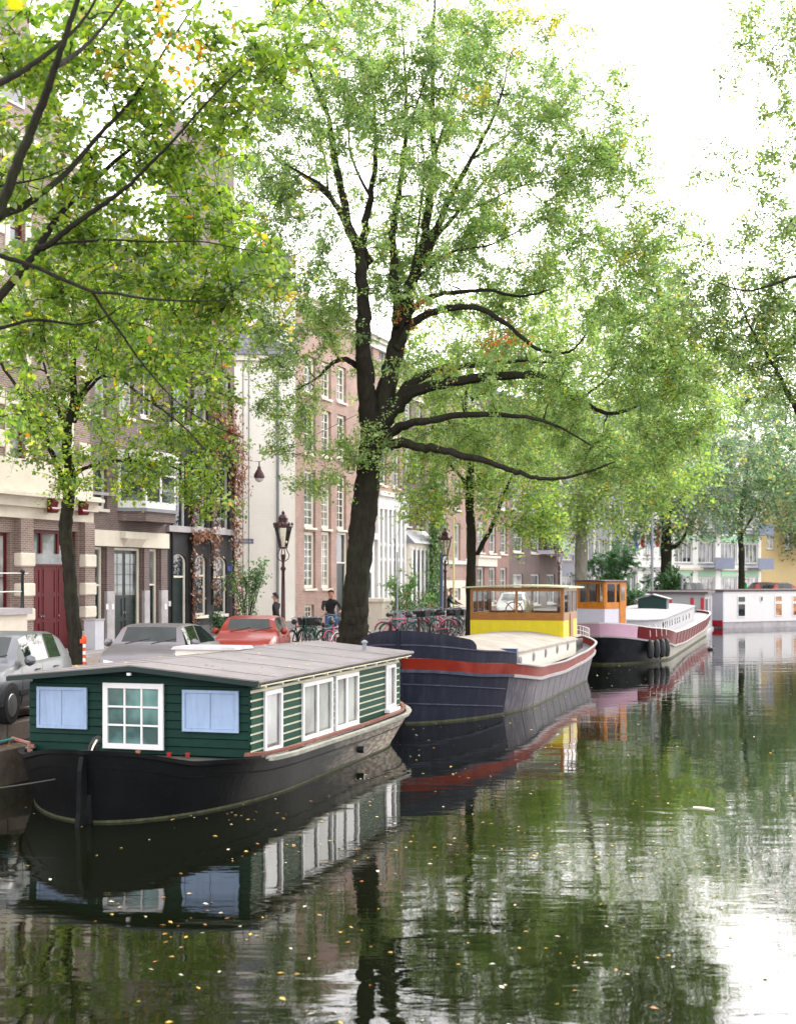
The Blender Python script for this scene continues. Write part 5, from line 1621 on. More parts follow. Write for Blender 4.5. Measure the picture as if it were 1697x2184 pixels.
def wood_chim(h, x, y, z, w=.6, hgt=1.4):
    b = MB().mat(MT['brick_brown']); b.box(x, x+w, y, y+.9, z, z+hgt); b.box(x-.06, x+w+.06, y-.06, y+.96, z+hgt+.001, z+hgt+.12)
    b.mat(MT['rust_red'])
    for k in range(2): b.lathe([(.11, 0), (.09, .4)], (x+.15+.3*k, y+.45, z+hgt+.121), 8)
    return b.build('chimney', h.root)

F = FAC
# ---- house A: brown brick and cream stone, dark red doors (left edge)
sA0 = F.s(-190); sA1 = F.s(192)
A = House('canal_house', 'brown brick canal house with cream stone bands and tall dark red doors', F, sA0, sA1, 16.5, MT['brick_brown'])
zc = lambda x, y: A.Z(x, y)
A.door(A.X(60), A.X(166), ZQ+.11, zc(112, 1131), 'red_door', leaves=3, rows=3, frame='red_door', fw=.10, top=.95, glass='glass_mid')
for dxm in (95, 131): b = MB().mat(MT['red_door']); b.box(A.X(dxm)-.05, A.X(dxm)+.05, .10, .19, zc(112, 1181), zc(112, 1131)-.1); b.build('transom_post', A.root)
A.wpx(-20, 22, 1135, 1330, frame='red_door', glass='glass_pale', rows=2, sill='stone_cream')
A.wpx(-90, -50, 1135, 1330, frame='red_door', glass='glass_pale', rows=2, sill='stone_cream')
# upper windows in three storeys
for (zt_, zb_) in ((870, 990), (640, 775), (430, 540)):
    for (x0, x1) in ((20, 54), (112, 146), (-70, -36), (-150, -120)):
        A.wpx(x0, x1, zt_, zb_, frame='red_door', glass='glass_pale' if zt_ > 800 else 'glass', rows=2, sill='stone_grey', fw=.08)
        xm = (x0+x1)/2
        b = MB().mat(MT['stone_cream'])
        for (p0, p1) in ((A.X(x0)-.20, A.X(x0)-.004), (A.X(x1)+.004, A.X(x1)+.26)): b.box(p0, p1, -.04, .05, A.Z(xm, zb_), A.Z(xm, zt_)+.1)
        b.box(A.X(x0)-.20, A.X(x1)+.26, -.04, .05, A.Z(xm, zt_)+.101, A.Z(xm, zt_)+.42)
        b.build('stone_surround', A.root)
A.wall()
zA1, zA2, zA3, zA4 = zc(190, 1115), zc(190, 1094), zc(190, 1076), zc(190, 1046)
b = MB().mat(MT['stone_cream']); b.box(.02, A.w-.02, -.16, .05, zA1, zA2+.02); b.build('fascia', A.root)
b = MB().mat(MT['stone_cream']); b.box(.0, A.w+.05, -.30, .05, zA2+.021, zA3+.05); b.build('entablature', A.root)
b = MB().mat(MT['stone_cream']); b.box(-.0, A.w+.14, -.48, .05, zA3+.051, zA3+.16); b.box(0, A.w+.10, -.38, .05, zA3+.161, zA3+.22); b.build('cornice', A.root)
b = MB().mat(MT['stone_cream']); b.box(.02, A.w-.03, -.14, .05, zA3+.221, zA4+.72); b.build('parapet_band', A.root)
for dxm in (90, 156, -80):
    xm = A.X(dxm)
    b = MB().mat(MT['red_door']); b.prism([(-.301, zA2-.12), (-.42, zA2-.05), (-.5, zA3-.05), (-.301, zA3+.04)], xm-.16, xm+.16, 'x'); b.sm = True
    b.lathe([(.10, -.18), (.10, .18)], (xm, -.40, zA2-.02), 10, axis='x'); b.build('corbel', A.root)
# piers with rusticated cream blocks
for (x0, x1, o) in ((32, 59, .22), (171, 191.5, .20), (-50, -30, .2)):
    a0, a1 = A.X(x0), A.X(x1)
    b = MB().mat(MT['brick_brown']); b.box(a0, a1, -o, .02, ZQ, zA1-.004); b.build('pier', A.root)
    for (yt, yb) in ((1070, 1097), (1183, 1210), (1243, 1269), (1293, 1317), (1345, 1362))[1:] :
        b = MB().mat(MT['stone_cream']); b.box(a0-.05, a1+.05, -o-.05, .01, A.Z(181, yb), A.Z(181, yt)); b.build('stone_block', A.root, bevel=.03)
for k in range(9):      # quoins up the right corner and round medallion
    z0 = zA4+1.0+k*1.25
    if z0 > 16: break
    b = MB().mat(MT['stone_cream']); b.box(A.w-.62, A.w-.01, -.05, .05, z0, z0+.5); b.build('stone_block', A.root, bevel=.02)
    b = MB().mat(MT['stone_cream']); b.box(A.X(0)-.35, A.X(0)+.2, -.05, .05, z0, z0+.5); b.build('stone_block', A.root, bevel=.02)
A.cornice(15.6, .7, .5, 'stone_cream', 8)
b = MB().mat(MT['brick_brown']); b.prism([(A.w-7.4, 16.52), (A.w-1.2, 16.52), (A.w-1.9, 18.6), (A.w-3.1, 19.3), (A.w-3.5, 20.8), (A.w-4.9, 20.8), (A.w-5.4, 19.3), (A.w-6.6, 18.6)], 0, .35, 'y'); gb = b.build('gable', A.root)
b = MB().mat(MT['stone_cream']); b.box(A.w-5.1, A.w-3.3, -.1, .45, 20.81, 21.1); b.prism([(A.w-5.1, 21.11), (A.w-3.3, 21.11), (A.w-4.2, 21.75)], -.08, .43, 'y'); b.build('pediment', gb)
win(A.root, A.w-4.8, A.w-3.6, 17.3, 18.9, -.003, MT['paint_white'], MT['glass'], rows=2, dep=.05)
b = MB().mat(MT['slate']); b.prism([(.1, 16.51), (A.w-.1, 16.51), (A.w/2, 20.6)], .36, 9.9, 'y'); b.build('roof', A.root)

# ---- house B: purple brick with a cream lintel and a bay window
B = House('canal_house', 'narrow purple brick house with a white bay window over a long cream lintel', F, sA1+.01, F.s(355), 15.2, MT['brick_purple'], depth=6)
zL0, zL1 = B.Z(275, 1167), B.Z(275, 1134)
zg = ZQ+.11
B.door(B.X(199), B.X(222), zg, zL0-.02, 'green_black', rows=3, frame='paint_cream', fw=.09, top=1.15, glass='glass_mid')
B.door(B.X(241), B.X(302), zg, zL0-.02, 'green_black', leaves=2, rows=4, panes=2, frame='paint_cream', fw=.09, glass='glass_mid')
B.door(B.X(316), B.X(338), zg, zL0-.02, 'green_black', rows=3, frame='paint_cream', fw=.09, top=1.15, glass='glass_mid')
B.wpx(203, 229, 995, 1085, rows=2)
for (zt_, zb_) in ((760, 890), (590, 690)):
    for (x0, x1) in ((203, 228), (255, 285), (300, 328)): B.wpx(x0, x1, zt_, zb_, rows=2, cols=1 if x0 < 230 else 2)
B.wall()
b = MB().mat(MT['stone_cream']); b.box(.02, B.w-.02, -.14, .05, zL0, zL1); b.build('lintel', B.root)
b = MB().mat(MT['stone_cream']); b.box(B.X(250), B.X(300), -.34, -.141, zL0+.28, zL1-.02); b.prism([(-.141, zL0), (-.16, zL0), (-.33, zL0+.279), (-.141, zL0+.279)], B.X(256), B.X(294), 'x'); b.build('canopy', B.root)
for (x0, x1) in ((223, 240), (303, 315), (339, 353.5), (192.5, 198)):
    a0, a1 = B.X(x0)+.02, B.X(x1)-.02
    b = MB().mat(MT['brick_purple']); b.box(a0, a1, -.09, .02, ZQ+1.9, zL0-.004)
    p_ = b.build('pier', B.root)
    b = MB().mat(MT['stone_grey']); b.box(a0-.01, a1+.01, -.11, .02, ZQ, ZQ+1.899); b.build('plinth_stone', p_, bevel=.01)
for xx in (220, 232, 345): 
    b = MB().mat(MT['paint_white']); b.box(B.X(xx), B.X(xx)+.14, -.13, -.111 if xx < 225 else -.0901, B.Z(xx, 1300), B.Z(xx, 1288)); b.build('number_plate', B.root)
# bay: polygonal box with three lights
x0, x1 = B.X(252), B.X(352)
zb0, zb1 = B.Z(300, 1088), B.Z(300, 985)
pl_ = [(x0, 0), (x0+.55, -.75), (x1-.55, -.75), (x1, 0)]
b = MB().mat(MT['brick_purple']); b.prism(pl_, zL1+.35, zb0-.1, 'z'); b.mat(MT['zinc'])
b.prism([(x0-.06, 0), (x0+.5, -.82), (x1-.5, -.82), (x1+.06, 0)], zb0-.099, zb0+.02, 'z'); bay = b.build('bay', B.root)
b = MB().mat(MT['paint_white'])
b.prism([(x0-.08, 0), (x0+.48, -.86), (x1-.48, -.86), (x1+.08, 0)], zb1+.001, zb1+.3, 'z')
b.prism(pl_, zb0+.021, zb0+.18, 'z')
b.build('bay_frame', bay)
def bay_light(p, q):
    L = math.hypot(q[0]-p[0], q[1]-p[1]); r = thing_part = None
    a = math.atan2(q[1]-p[1], q[0]-p[0])
    mtx = Matrix.Translation((p[0], p[1], 0)) @ Matrix.Rotation(a, 4, 'Z')
    b = MB().mat(MT['paint_white'])
    z0, z1 = zb0+.181, zb1
    for c in (.0, L-.10): b.box(c, c+.10, 0, .08, z0, z1, mtx)
    b.box(.1, L-.1, 0, .07, z1-.1, z1, mtx); b.box(.1, L-.1, .0, .06, z0, z0+.08, mtx); b.box(.1, L-.1, .01, .06, lerp(z0, z1, .66), lerp(z0, z1, .66)+.06, mtx)
    if L > 2: b.box(L/2-.06, L/2+.06, 0, .07, z0, z1, mtx)
    b.mat(MT['glass']); b.box(.1, L-.1, .03, .05, z0+.08, z1-.1, mtx)
    b.build('bay_light', bay)
for p_, q_ in zip(pl_, pl_[1:]): bay_light(p_, q_)
B.band(zL1+1.15, zL1+1.25, .05, 'stone_grey')
B.cornice(14.45, .7, .5, 'paint_white', 6)
B.gable_roof(15.21, 2.2, 'slate')
wood_chim(B, B.w-1.2, 2.4, 16.6, hgt=1.2)

# ---- house C: black painted brick, arched ground floor, brown vine
C_ = House('canal_house', 'black painted brick house with arched openings and a brown withered vine on its corner', F, F.s(355)+.01, F.s(500), 12.55, MT['brick_black'], side1=MT['brick_purple'])
zledge = C_.Z(430, 1138)
def arched(x0, x1, yt, yb, door=False):
    a0, a1 = C_.X(x0), C_.X(x1); xm = (x0+x1)/2
    z1 = C_.Z(xm, yt); z0 = zg if door else C_.Z(xm, yb)
    w = (a1-a0)/2; zc_ = z1-w*.55
    C_.hole(a0, a1, z0, z1)
    def arc(r, n=8, k=.55): return [((a0+a1)/2+r*math.cos(math.pi*i/n), zc_+r*k*math.sin(math.pi*i/n)) for i in range(n+1)]
    # spandrels fill the corners over the arch
    b = MB().mat(MT['brick_black'])
    pts = arc(w)
    right = [(a1+.0, zc_), (a1, z1+.001)]+[pts[i] for i in range(4, -1, -1)]
    left = [(a0, z1+.001), (a0, zc_)]+[pts[i] for i in range(8, 3, -1)]
    b.prism(right[0:2]+[pts[4]]+[pts[3], pts[2], pts[1]], .001, .2, 'y'); b.prism([left[0]]+[left[1]]+[pts[7], pts[6], pts[5], pts[4]], .001, .2, 'y')
    b.build('spandrel', C_.root)
    b = MB().mat(MT['paint_cream'])
    fw = .10
    o_, i_ = arc(w-.004), arc(w-fw)
    for k in range(8): b.prism([o_[k], o_[k+1], i_[k+1], i_[k]], .08, .16, 'y')
    b.box(a0+.004, a0+fw, .08, .16, z0, zc_); b.box(a1-fw, a1-.004, .08, .16, z0, zc_)
    zt_ = z0+(zc_-z0)*(.80 if door else .72)
    b.box(a0+fw, a1-fw, .09, .15, zt_, zt_+.07)
    if not door: b.box(a0+fw, a1-fw, .09, .15, z0, z0+.08)
    f = b.build('door_frame' if door else 'window', C_.root)
    b = MB().mat(MT['glass' if not door else 'green_black'])
    b.box(a0+fw, a1-fw, .12, .14, z0, zt_)
    b.build('door' if door else 'pane', C_.root if door else f)
    b = MB().mat(MT['glass_mid' if not door else 'glass']); b.prism([(a1-fw, zt_+.07), (a1-fw, zc_)]+i_[1:8]+[(a0+fw, zc_), (a0+fw, zt_+.07)], .121, .139, 'y'); b.build('pane', f)
    if not door:
        b = MB().mat(MT['paint_cream']); b.box(a0-.06, a1+.06, -.06, .1, z0-.12, z0-.004); b.build('sill', f)
arched(366, 399, 1181, 1345, True); arched(417, 441, 1184, 1312); arched(456, 484, 1187, 1309)
for (x0, x1, t_, b_) in ((371, 399, 980, 1127), (417, 441, 988, 1128), (454, 490, 995, 1130), (371, 400, 792, 905), (415, 445, 800, 905), (460, 492, 803, 925)):
    C_.wpx(x0, x1, t_, b_, rows=2, cols=1 if b_ > 1000 else 2, fw=.09)
C_.wall(zone=[(C_.Z(430, 900), 20, MT['brick_purple'])])
C_.band(zledge, zledge+.22, .12, 'stone_grey', name='ledge')
C_.band(C_.Z(430, 925), C_.Z(430, 925)+.16, .10, 'stone_grey', name='ledge')
C_.band(ZQ, ZQ+.55, .05, 'stone_dark', x0=C_.X(401), name='plinth')
C_.cornice(11.9, .66, .35, 'stone_grey')
b = MB().mat(MT['paint_white']); b.box(C_.X(359), C_.X(366), -.03, -.002, C_.Z(362, 1293), C_.Z(362, 1282)); b.build('number_plate', C_.root)
MT['sign_blue'] = M('enamel_blue', (.015, .035, .28), .3)
b = MB().mat(MT['sign_blue']); b.box(C_.X(484), C_.X(494), -.03, -.002, C_.Z(490, 1218), C_.Z(490, 1207)); b.build('blue_plate', C_.root)
for (x, z) in ((C_.X(408), 5.0), (C_.X(365), 5.0)):
    b = MB().mat(MT['black']); b.sm = True; b.tube([(x, -.06, ZQ), (x, -.06, 12)], .05, 6); b.build('downpipe', C_.root)
# vine of dry brown leaves: strands and leaf cards
def vine(name, label, root_line, path, r, n, cols, w, size=(.08, .15), y=-.12, seed=5, mat='ivy_leaf', thick=.16):
    rg = np.random.default_rng(seed)
    P = []
    b = MB()
    for pts, rad, num in path:
        pts = np.array(pts, float)
        seg = np.linalg.norm(np.diff(pts, axis=0), axis=1); cum = np.concatenate([[0], np.cumsum(seg)])
        u = rg.uniform(0, cum[-1], num)
        x = np.interp(u, cum, pts[:, 0]); z = np.interp(u, cum, pts[:, 1])
        rr = np.interp(u, cum, np.linspace(rad[0], rad[1], len(pts)) if not hasattr(rad[0], '__len__') else rad[0])
        P.append(np.column_stack([x+rg.normal(0, .5, num)*rr, y-np.abs(rg.normal(0, thick, num)), z+rg.normal(0, .12, num)]))
        for k in range(3):
            b.tube([(p[0]+rg.normal(0, .07), y+.05-.02*k, p[1]) for p in pts], .018, 4)
    P = np.concatenate(P); n = len(P)
    N = unit(np.column_stack([rg.normal(0, .5, n), -np.ones(n), rg.normal(.25, .5, n)]))
    T = rg.normal(0, .6, (n, 3))+np.array([0, 0, -1.0]); T = unit(T-N*np.sum(T*N, axis=1)[:, None])
    cc = np.array(cols)[rg.choice(len(cols), n, p=np.array(w)/sum(w))]*rg.uniform(.6, 1.35, (n, 1))
    t = thing(name, label, 'vine', root_line[0], root_line[1])
    tag(leaf_object('foliage', [leaf_cards(P, N, T, rg.uniform(*size, n), np.clip(cc, .004, 1))], t, MT[mat]), kind='stuff')
    b.build('stem', t, MT['bark'])['kind'] = 'stuff'
    return t
cx = lambda d: C_.X(d); cz = lambda x, y: C_.Z(x, y)
vine('brown_vine', 'withered brown vine hanging down the right corner of the black brick house', (C_.line.pt(C_.s0), C_.line.rz),
     [([(cx(494), ZQ), (cx(495), cz(495, 1100)), (cx(493), cz(493, 960)), (cx(489), cz(489, 860))], (.28, .5), 1300),
      ([(cx(494), cz(494, 1060)), (cx(499), cz(499, 1000)), (cx(488), cz(488, 930)), (cx(462), cz(462, 905)), (cx(450), cz(450, 870)), (cx(452), cz(452, 780))], (.7, .5), 1700),
      ([(cx(470), cz(470, 940)), (cx(445), cz(445, 930)), (cx(440), cz(440, 1000))], (.5, .3), 500),
      ([(cx(405), ZQ+.3), (cx(404), cz(404, 1150)), (cx(404), cz(404, 1060))], (.15, .3), 280),
      ([(cx(450), cz(450, 1290)), (cx(447), cz(447, 1150)), (cx(447), cz(447, 1040))], (.12, .35), 360),
      ([(cx(404), cz(404, 1150)), (cx(430), cz(430, 1140)), (cx(447), cz(447, 1150))], (.3, .3), 240)], .2, 0,
     [(.22, .07, .025), (.15, .05, .02), (.30, .13, .04), (.10, .05, .02)], [4, 3, 2, 1], size=(.09, .17), thick=.2)

# ---- white gable wall across the side street, with the pink canal house behind its corner
E0 = F.s(630)
Epos = F.pt(E0)
WHn = Line((Epos.x, Epos.y), 20)
E = House('canal_house', 'tall pink brick canal house with slim cream sash windows, joined to the white side wall', F, E0, F.s(772), 15.6, MT['brick_pink'], side0=MT['brick_white'])
for c, (x0, x1) in enumerate(((649, 673), (686, 706), (719, 738))):
    rws = ((640, 705, 2), (790, 880, 3), (937, 985, 3)) 
    g1_, g2_ = [(1003, 1125), (1010, 1128), (1013, 1130)][c]
    E.wpx(x0, x1, g1_, g2_, rows=7, cols=2, fw=.14, bar=.035, frame='paint_cream', glass='glass_mid')
    if c < 2: E.wpx(x0, x1, 1134, 1255, rows=7, cols=2, fw=.14, bar=.035, frame='paint_cream', glass='glass_mid')
    E.wpx(x0, x1, (865, 876, 885)[c], (968, 974, 980)[c], rows=5, cols=2, fw=.14, bar=.035, frame='paint_cream', glass='glass_mid')
    E.wpx(x0, x1, (760, 772, 782)[c], (840, 850, 858)[c], rows=4, cols=2, fw=.14, bar=.035, frame='paint_cream', glass='glass_mid')
E.wpx(650, 670, 1290, 1330, rows=3, cols=3, fw=.1, bar=.03, frame='paint_cream', glass='glass')
E.door(E.X(718), E.X(742), zg, E.Z(730, 1135), 'green_black', rows=3, frame='paint_cream', fw=.12, top=1.3)
E.wall()
E.cornice(15.0, .8, .5, 'paint_cream', 6)
E.gable_roof(15.61, 3.2, 'slate')
# the white wall itself: face towards the camera, slate roof above its eave
wth = 84.0                     # direction the wall runs, degrees
Wl = Line((Epos.x-.02, Epos.y+.02), wth)
WW = House('side_wing', 'plain white painted side wall with a pale downpipe, below a dark slate roof', Line(Wl.pt(-9.5)[:2], wth), 0, 9.5, 12.9, MT['brick_white'], depth=8, cat='building')
WW.wall()
b = MB().mat(MT['paint_cream']); b.box(-.02, 9.52, -.12, .1, 12.7, 12.95); b.build('eave', WW.root)
b = MB().mat(MT['slate']); b.prism([(-.2, 12.96), (7.8, 12.96), (4.2, 18.4)], 0, 9.4, 'x'); b.build('roof', WW.root)
b = MB().mat(MT['zinc']); b.sm = True; b.tube([(8.75, -.09, ZQ), (8.75, -.09, 12.7)], .06, 8); b.build('downpipe', WW.root)
b = MB().mat(MT['stone_grey']); b.box(.01, 9.49, -.03, .05, ZQ, ZQ+.45); b.build('plinth', WW.root)
for x in (7.25, 7.5): 
    b = MB().mat(MT['zinc']); b.tube([(x, -.03, ZQ), (x, -.03, 12.7)], .018, 5); b.build('cable', WW.root)
# blue street sign with illegible white lettering
b = MB().mat(MT['sign_blue']); b.box(0, .95, -.03, 0, 0, .22)
sg = tag(b.build('street_sign'), 'blue enamel street name sign fixed to the white side wall', 'sign')
sg.location = WW.line.pt(6.75, .03, HE+(1232-1159)/FPX*58.5); sg.rotation_euler = (0, 0, WW.line.rz)
b = MB().mat(MT['paint_white']); x = .07
while x < .85:
    w_ = rnd.uniform(.02, .045); b.box(x, x+w_, -.036, -.0301, .08, .14); x += w_+.014
b.build('lettering', sg)

# ---- row beyond the big tree
def simple_house(name, label, d0, d1, zt, mat, storeys, n, frame='paint_white', glass='glass_mid', roof=True, zone=None, rows=4, cols=2, line=F, wfrac=.55, corn='paint_white', band=None, ground=None, groundn=None, ww=None, depth=10, cat='house', fw=.1, sill='stone_cream'):
    h = House(name, label, line, line.s(d0)+.005, line.s(d1)-.005, zt, MT[mat], cat=cat, depth=depth)
    for i, (z0, z1) in enumerate(storeys):
        m = groundn if (i == 0 and groundn) else n
        for k in range(m):
            c = h.w*(k+.5)/m; hw = h.w/m*wfrac/2
            h.window(c-hw, c+hw, z0, z1, frame=frame, glass=glass, rows=rows, cols=cols, fw=fw, sill=sill)
    h.wall(zone=zone)
    if corn: h.cornice(zt-.7, .68, .45, corn)
    if roof: h.gable_roof(zt+.01, 2.6)
    return h
# F: white classical shopfront under brown brick
zf = F.z(840, 1050)
Fh = simple_house('canal_house', 'house with a tall white columned shopfront and small canopy right of the big elm trunk', 772, 858, 15.5, 'brick_pink', [(F.z(830, 1037), F.z(830, 950)), (F.z(830, 930), F.z(830, 850)), (F.z(830, 820), F.z(830, 750))], 3, rows=3)
b = MB().mat(MT['paint_white']); x0, x1 = Fh.X(797), Fh.X(857)
z1 = F.z(830, 1066)
b.box(x0, x1-.02, -.28, -.02, z1-.55, z1+.1); b.box(x0-.12, x1+.05, -.45, -.02, z1+.101, z1+.32); b.build('canopy', Fh.root)
for i in range(7):
    x = lerp(x0+.08, x1-.15, i/6); b = MB().mat(MT['paint_white']); b.box(x-.13, x+.13, -.26, -.02, ZQ, z1-.551); b.build('column', Fh.root)
b = MB().mat(MT['glass']); b.box(x0, x1-.1, -.10, -.03, ZQ+.5, z1-.56); b.build('shop_glass', Fh.root)
b = MB().mat(MT['paint_white'])
for z in (ZQ+.3, lerp(ZQ, z1, .5), lerp(ZQ, z1, .62)): b.box(x0, x1-.1, -.17, -.101, z, z+.16)
b.build('transom_rail', Fh.root)
b = MB().mat(MT['paint_white']); b.box(.05, x0-.2, -.12, -.01, ZQ, F.z(785, 1150)); b.box(.0, x0-.1, -.3, -.01, F.z(785, 1150)+.001, F.z(785, 1150)+.3); b.build('white_front', Fh.root)
b = MB().mat(MT['green_black']); b.box(.5, x0-.7, -.14, -.121, ZQ+.1, ZQ+2.6); b.build('door', Fh.root)
# G: dark brick above a white shopfront with a lean-to roof
Gh = simple_house('canal_house', 'dark brick house with two white sash windows above a white panelled shopfront', 858, 906, 13.6, 'brick_far2', [(F.z(880, 1123), F.z(880, 1040)), (F.z(880, 1010), F.z(880, 940)), (F.z(880, 905), F.z(880, 860))], 2, rows=4, wfrac=.5, fw=.16)
zs_ = F.z(880, 1160)
b = MB().mat(MT['paint_cream']); b.box(.02, Gh.w-.02, -.45, -.01, ZQ, zs_); b.build('shopfront', Gh.root)
b = MB().mat(MT['zinc']); b.prism([(-.75, zs_+.001), (-.01, zs_+.001), (-.01, zs_+.75)], -.1, Gh.w+.05, 'x'); b.build('lean_to_roof', Gh.root)
for i in range(6):
    x = .15+i*(Gh.w-.3)/5; b = MB().mat(MT['paint_white']); b.box(x-.1, x+.1, -.52, -.451, ZQ, zs_-.2); b.build('pilaster', Gh.root)
    if i < 5:
        b = MB().mat(MT['glass_mid' if i > 1 else 'glass']); b.box(x+.1, x-.1+(Gh.w-.3)/5, -.475, -.4511, ZQ+.9, zs_-.35); b.build('shop_pane', Gh.root)
vine('green_ivy', 'column of green ivy climbing between the dark brick house and the pink brick house', (F.pt(F.s(902)), F.rz),
     [([(0, ZQ), (.1, 5), (0, 8.5), (.1, 12.5)], (1.3, .7), 6500), ([(-.3, ZQ), (-.5, ZQ+1.6)], (2.4, 1.6), 900)], .5, 0,
     [(.06, .15, .025), (.09, .21, .035), (.17, .28, .04), (.04, .10, .025)], [4, 3, 1.5, 3], size=(.12, .22), y=-.55, thick=.3, seed=8)
# H: pink brick
hz = lambda x, y: F.z(x, y)
Hh = simple_house('canal_house', 'pink brick house with tall white windows behind the second street lamp', 906, 1012, 14.5, 'brick_pink', [(ZQ+1.0, hz(960, 1255)), (hz(960, 1195), hz(960, 1115)), (hz(960, 1085), hz(960, 1020)), (hz(960, 985), hz(960, 925))], 4, rows=2, cols=1, wfrac=.5, fw=.14, zone=[(ZQ, hz(960, 1238), MT['stone_cream'])])
Hh.band(hz(960, 1203), hz(960, 1196), .1, 'paint_white')
Ih = simple_house('canal_house', 'red brown brick house with white windows and a pale shopfront behind the forked elm', 1012, 1085, 13.8, 'brick_far', [(ZQ+.6, hz(1050, 1210)), (hz(1050, 1180), hz(1050, 1115)), (hz(1050, 1085), hz(1050, 1030)), (hz(1050, 1000), hz(1050, 955))], 3, rows=3, cols=2, wfrac=.6, fw=.14)
b = MB().mat(MT['paint_cream']); b.box(.1, Ih.w*.55, -.2, -.01, hz(1040, 1208), hz(1040, 1190)); b.box(0, Ih.w*.6, -.35, -.01, hz(1040, 1190)+.001, hz(1040, 1186)); b.build('shop_fascia', Ih.root)
Jh = simple_house('canal_house', 'brown brick house with a projecting pale green and white balcony bay above an open entrance', 1085, 1190, 15.5, 'brick_far2', [(ZQ+.4, ZQ+2.6), (hz(1140, 1180), hz(1140, 1120)), (hz(1140, 1095), hz(1140, 1040)), (hz(1140, 1010), hz(1140, 960))], 3, rows=2, cols=1, wfrac=.55)
b = MB().mat(MT['lilac_grey']); x0, x1 = Jh.X(1147), Jh.X(1186)
for (ya, yb) in ((1183, 1175), (1138, 1130), (1085, 1077)): b.box(x0, x1, -1.6, -.01, hz(1165, ya), hz(1165, yb))
b.build('balcony_slab', Jh.root)
for (ya, yb) in ((1174.5, 1155), (1129.5, 1110)):
    b = MB().mat(M('pale_green_panel', (.42, .52, .46), .4)); b.box(x0+.1, x1-.1, -1.58, -1.54, hz(1165, ya), hz(1165, yb)); b.build('balcony_panel', Jh.root)
for i in range(4):
    b = MB().mat(MT['paint_white']); x = lerp(x0, x1-.14, i/3); b.box(x, x+.12, -1.62, -1.50, hz(1165, 1174), hz(1165, 1085)); b.build('bay_post', Jh.root)
# round the bend: grey block, white block, ochre house
F2 = Line(F.pt(F.s(1190)+.05)[:2], 47)
def f2z(x, y): return F2.z(x, y)
MT['grey_render'] = M('lilac_grey_render', (.33, .33, .38), .7, var=.06)
MT['white_render'] = M('white_render', (.72, .73, .71), .7, var=.05)
MT['ochre'] = M('ochre_render', (.46, .36, .18), .75, var=.06)
MT['mint'] = M('mint_panel', (.33, .55, .38), .5, var=.05)
def bigwin(h, x0, x1, z0, z1, glass='glass_mid', cols=3, frame='paint_white', rows=1): h.window(x0, x1, z0, z1, frame=frame, glass=glass, cols=cols, rows=rows, fw=.12, bar=.1, sill='stone_grey')
K = House('apartment_block', 'lilac grey apartment block with wide white framed windows behind the pale trunked elm', F2, .01, F2.s(1330), 17, MT['grey_render'], cat='building')
for st in range(5):
    z0 = ZQ+.7+st*3.0
    for k in range(4):
        a = K.w*(k+.12)/4; bigwin(K, a, a+K.w*.19, z0, z0+1.75, cols=2)
K.wall(); K.cornice(16.6, .4, .3, 'paint_white')
for st in range(5):
    for k in range(5):
        b = MB().mat(MT['paint_white']); x = min(K.w-.3, K.w*k/4+.02); b.box(x, x+.25, -.12, -.01, ZQ+st*3, ZQ+st*3+2.9); b.build('pilaster', K.root)
L_ = House('apartment_block', 'grey white building with a pale ground floor behind the two flags', F2, F2.s(1330)+.01, F2.s(1433), 18, MT['white_render'], cat='building')
for st in range(5):
    z0 = ZQ+.9+st*3.1
    for k in range(3): a = L_.w*(k+.15)/3; bigwin(L_, a, a+L_.w*.22, z0, z0+1.9, cols=2)
L_.wall()
L_.band(ZQ+2.95, ZQ+3.25, .2, 'stone_grey')
Mh = House('apartment_block', 'white building with mint green window panels and blue grey balconies behind the thin far elm', F2, F2.s(1433)+.01, F2.s(1622), 16.5, MT['white_render'], cat='building')
for st in range(5):
    z0 = ZQ+.5+st*3.1
    for k in range(4):
        a = Mh.w*(k+.10)/4; bigwin(Mh, a, a+Mh.w*.19, z0, z0+1.9, glass='glass_pale' if st == 0 else 'glass_mid', cols=4)
Mh.wall()
for st in range(4):
    for k in range(4):
        b = MB().mat(MT['mint']); a = Mh.w*(k+.10)/4; b.box(a, a+Mh.w*.19, -.05, -.004, ZQ+2.42+st*3.1, ZQ+3.0+st*3.1); b.build('mint_panel', Mh.root)
for st in range(1, 4):
    for (f0, f1) in ((.30, .52), (.80, .98)):
        b = MB().mat(M('blue_grey_balcony', (.15, .18, .25), .5) if st == 1 and f0 < .5 else bpy.data.materials['blue_grey_balcony'])
        z = ZQ+st*3.1
        b.box(Mh.w*f0, Mh.w*f1, -1.5, -.01, z, z+.15); b.box(Mh.w*f0, Mh.w*f1, -1.5, -1.44, z+.151, z+1.0); b.build('balcony', Mh.root)
Mh.band(ZQ+3.0, ZQ+3.2, .3, 'stone_cream')
N_ = House('canal_house', 'plain ochre fronted house beside the white block, right of the thin far elm', F2, F2.s(1622)+.01, F2.s(1700), 11, MT['ochre'], cat='house')
for k in range(2): a = N_.w*(k+.3)/2; bigwin(N_, a, a+1.3, ZQ+5.0, ZQ+6.8, cols=2)
N_.wall(); N_.gable_roof(11.01, 2.5)
O_ = House('canal_house', 'pale brick house at the far right end of the row, mostly behind leaves', F2, F2.s(1700)+.01, F2.s(1700)+16, 13, MT['brick_far'], cat='house')
for st in range(4):
    for k in range(4): a = O_.w*(k+.25)/4; bigwin(O_, a, a+1.5, ZQ+.8+st*3, ZQ+2.6+st*3, cols=2)
O_.wall(); O_.gable_roof(13.01, 2.5)
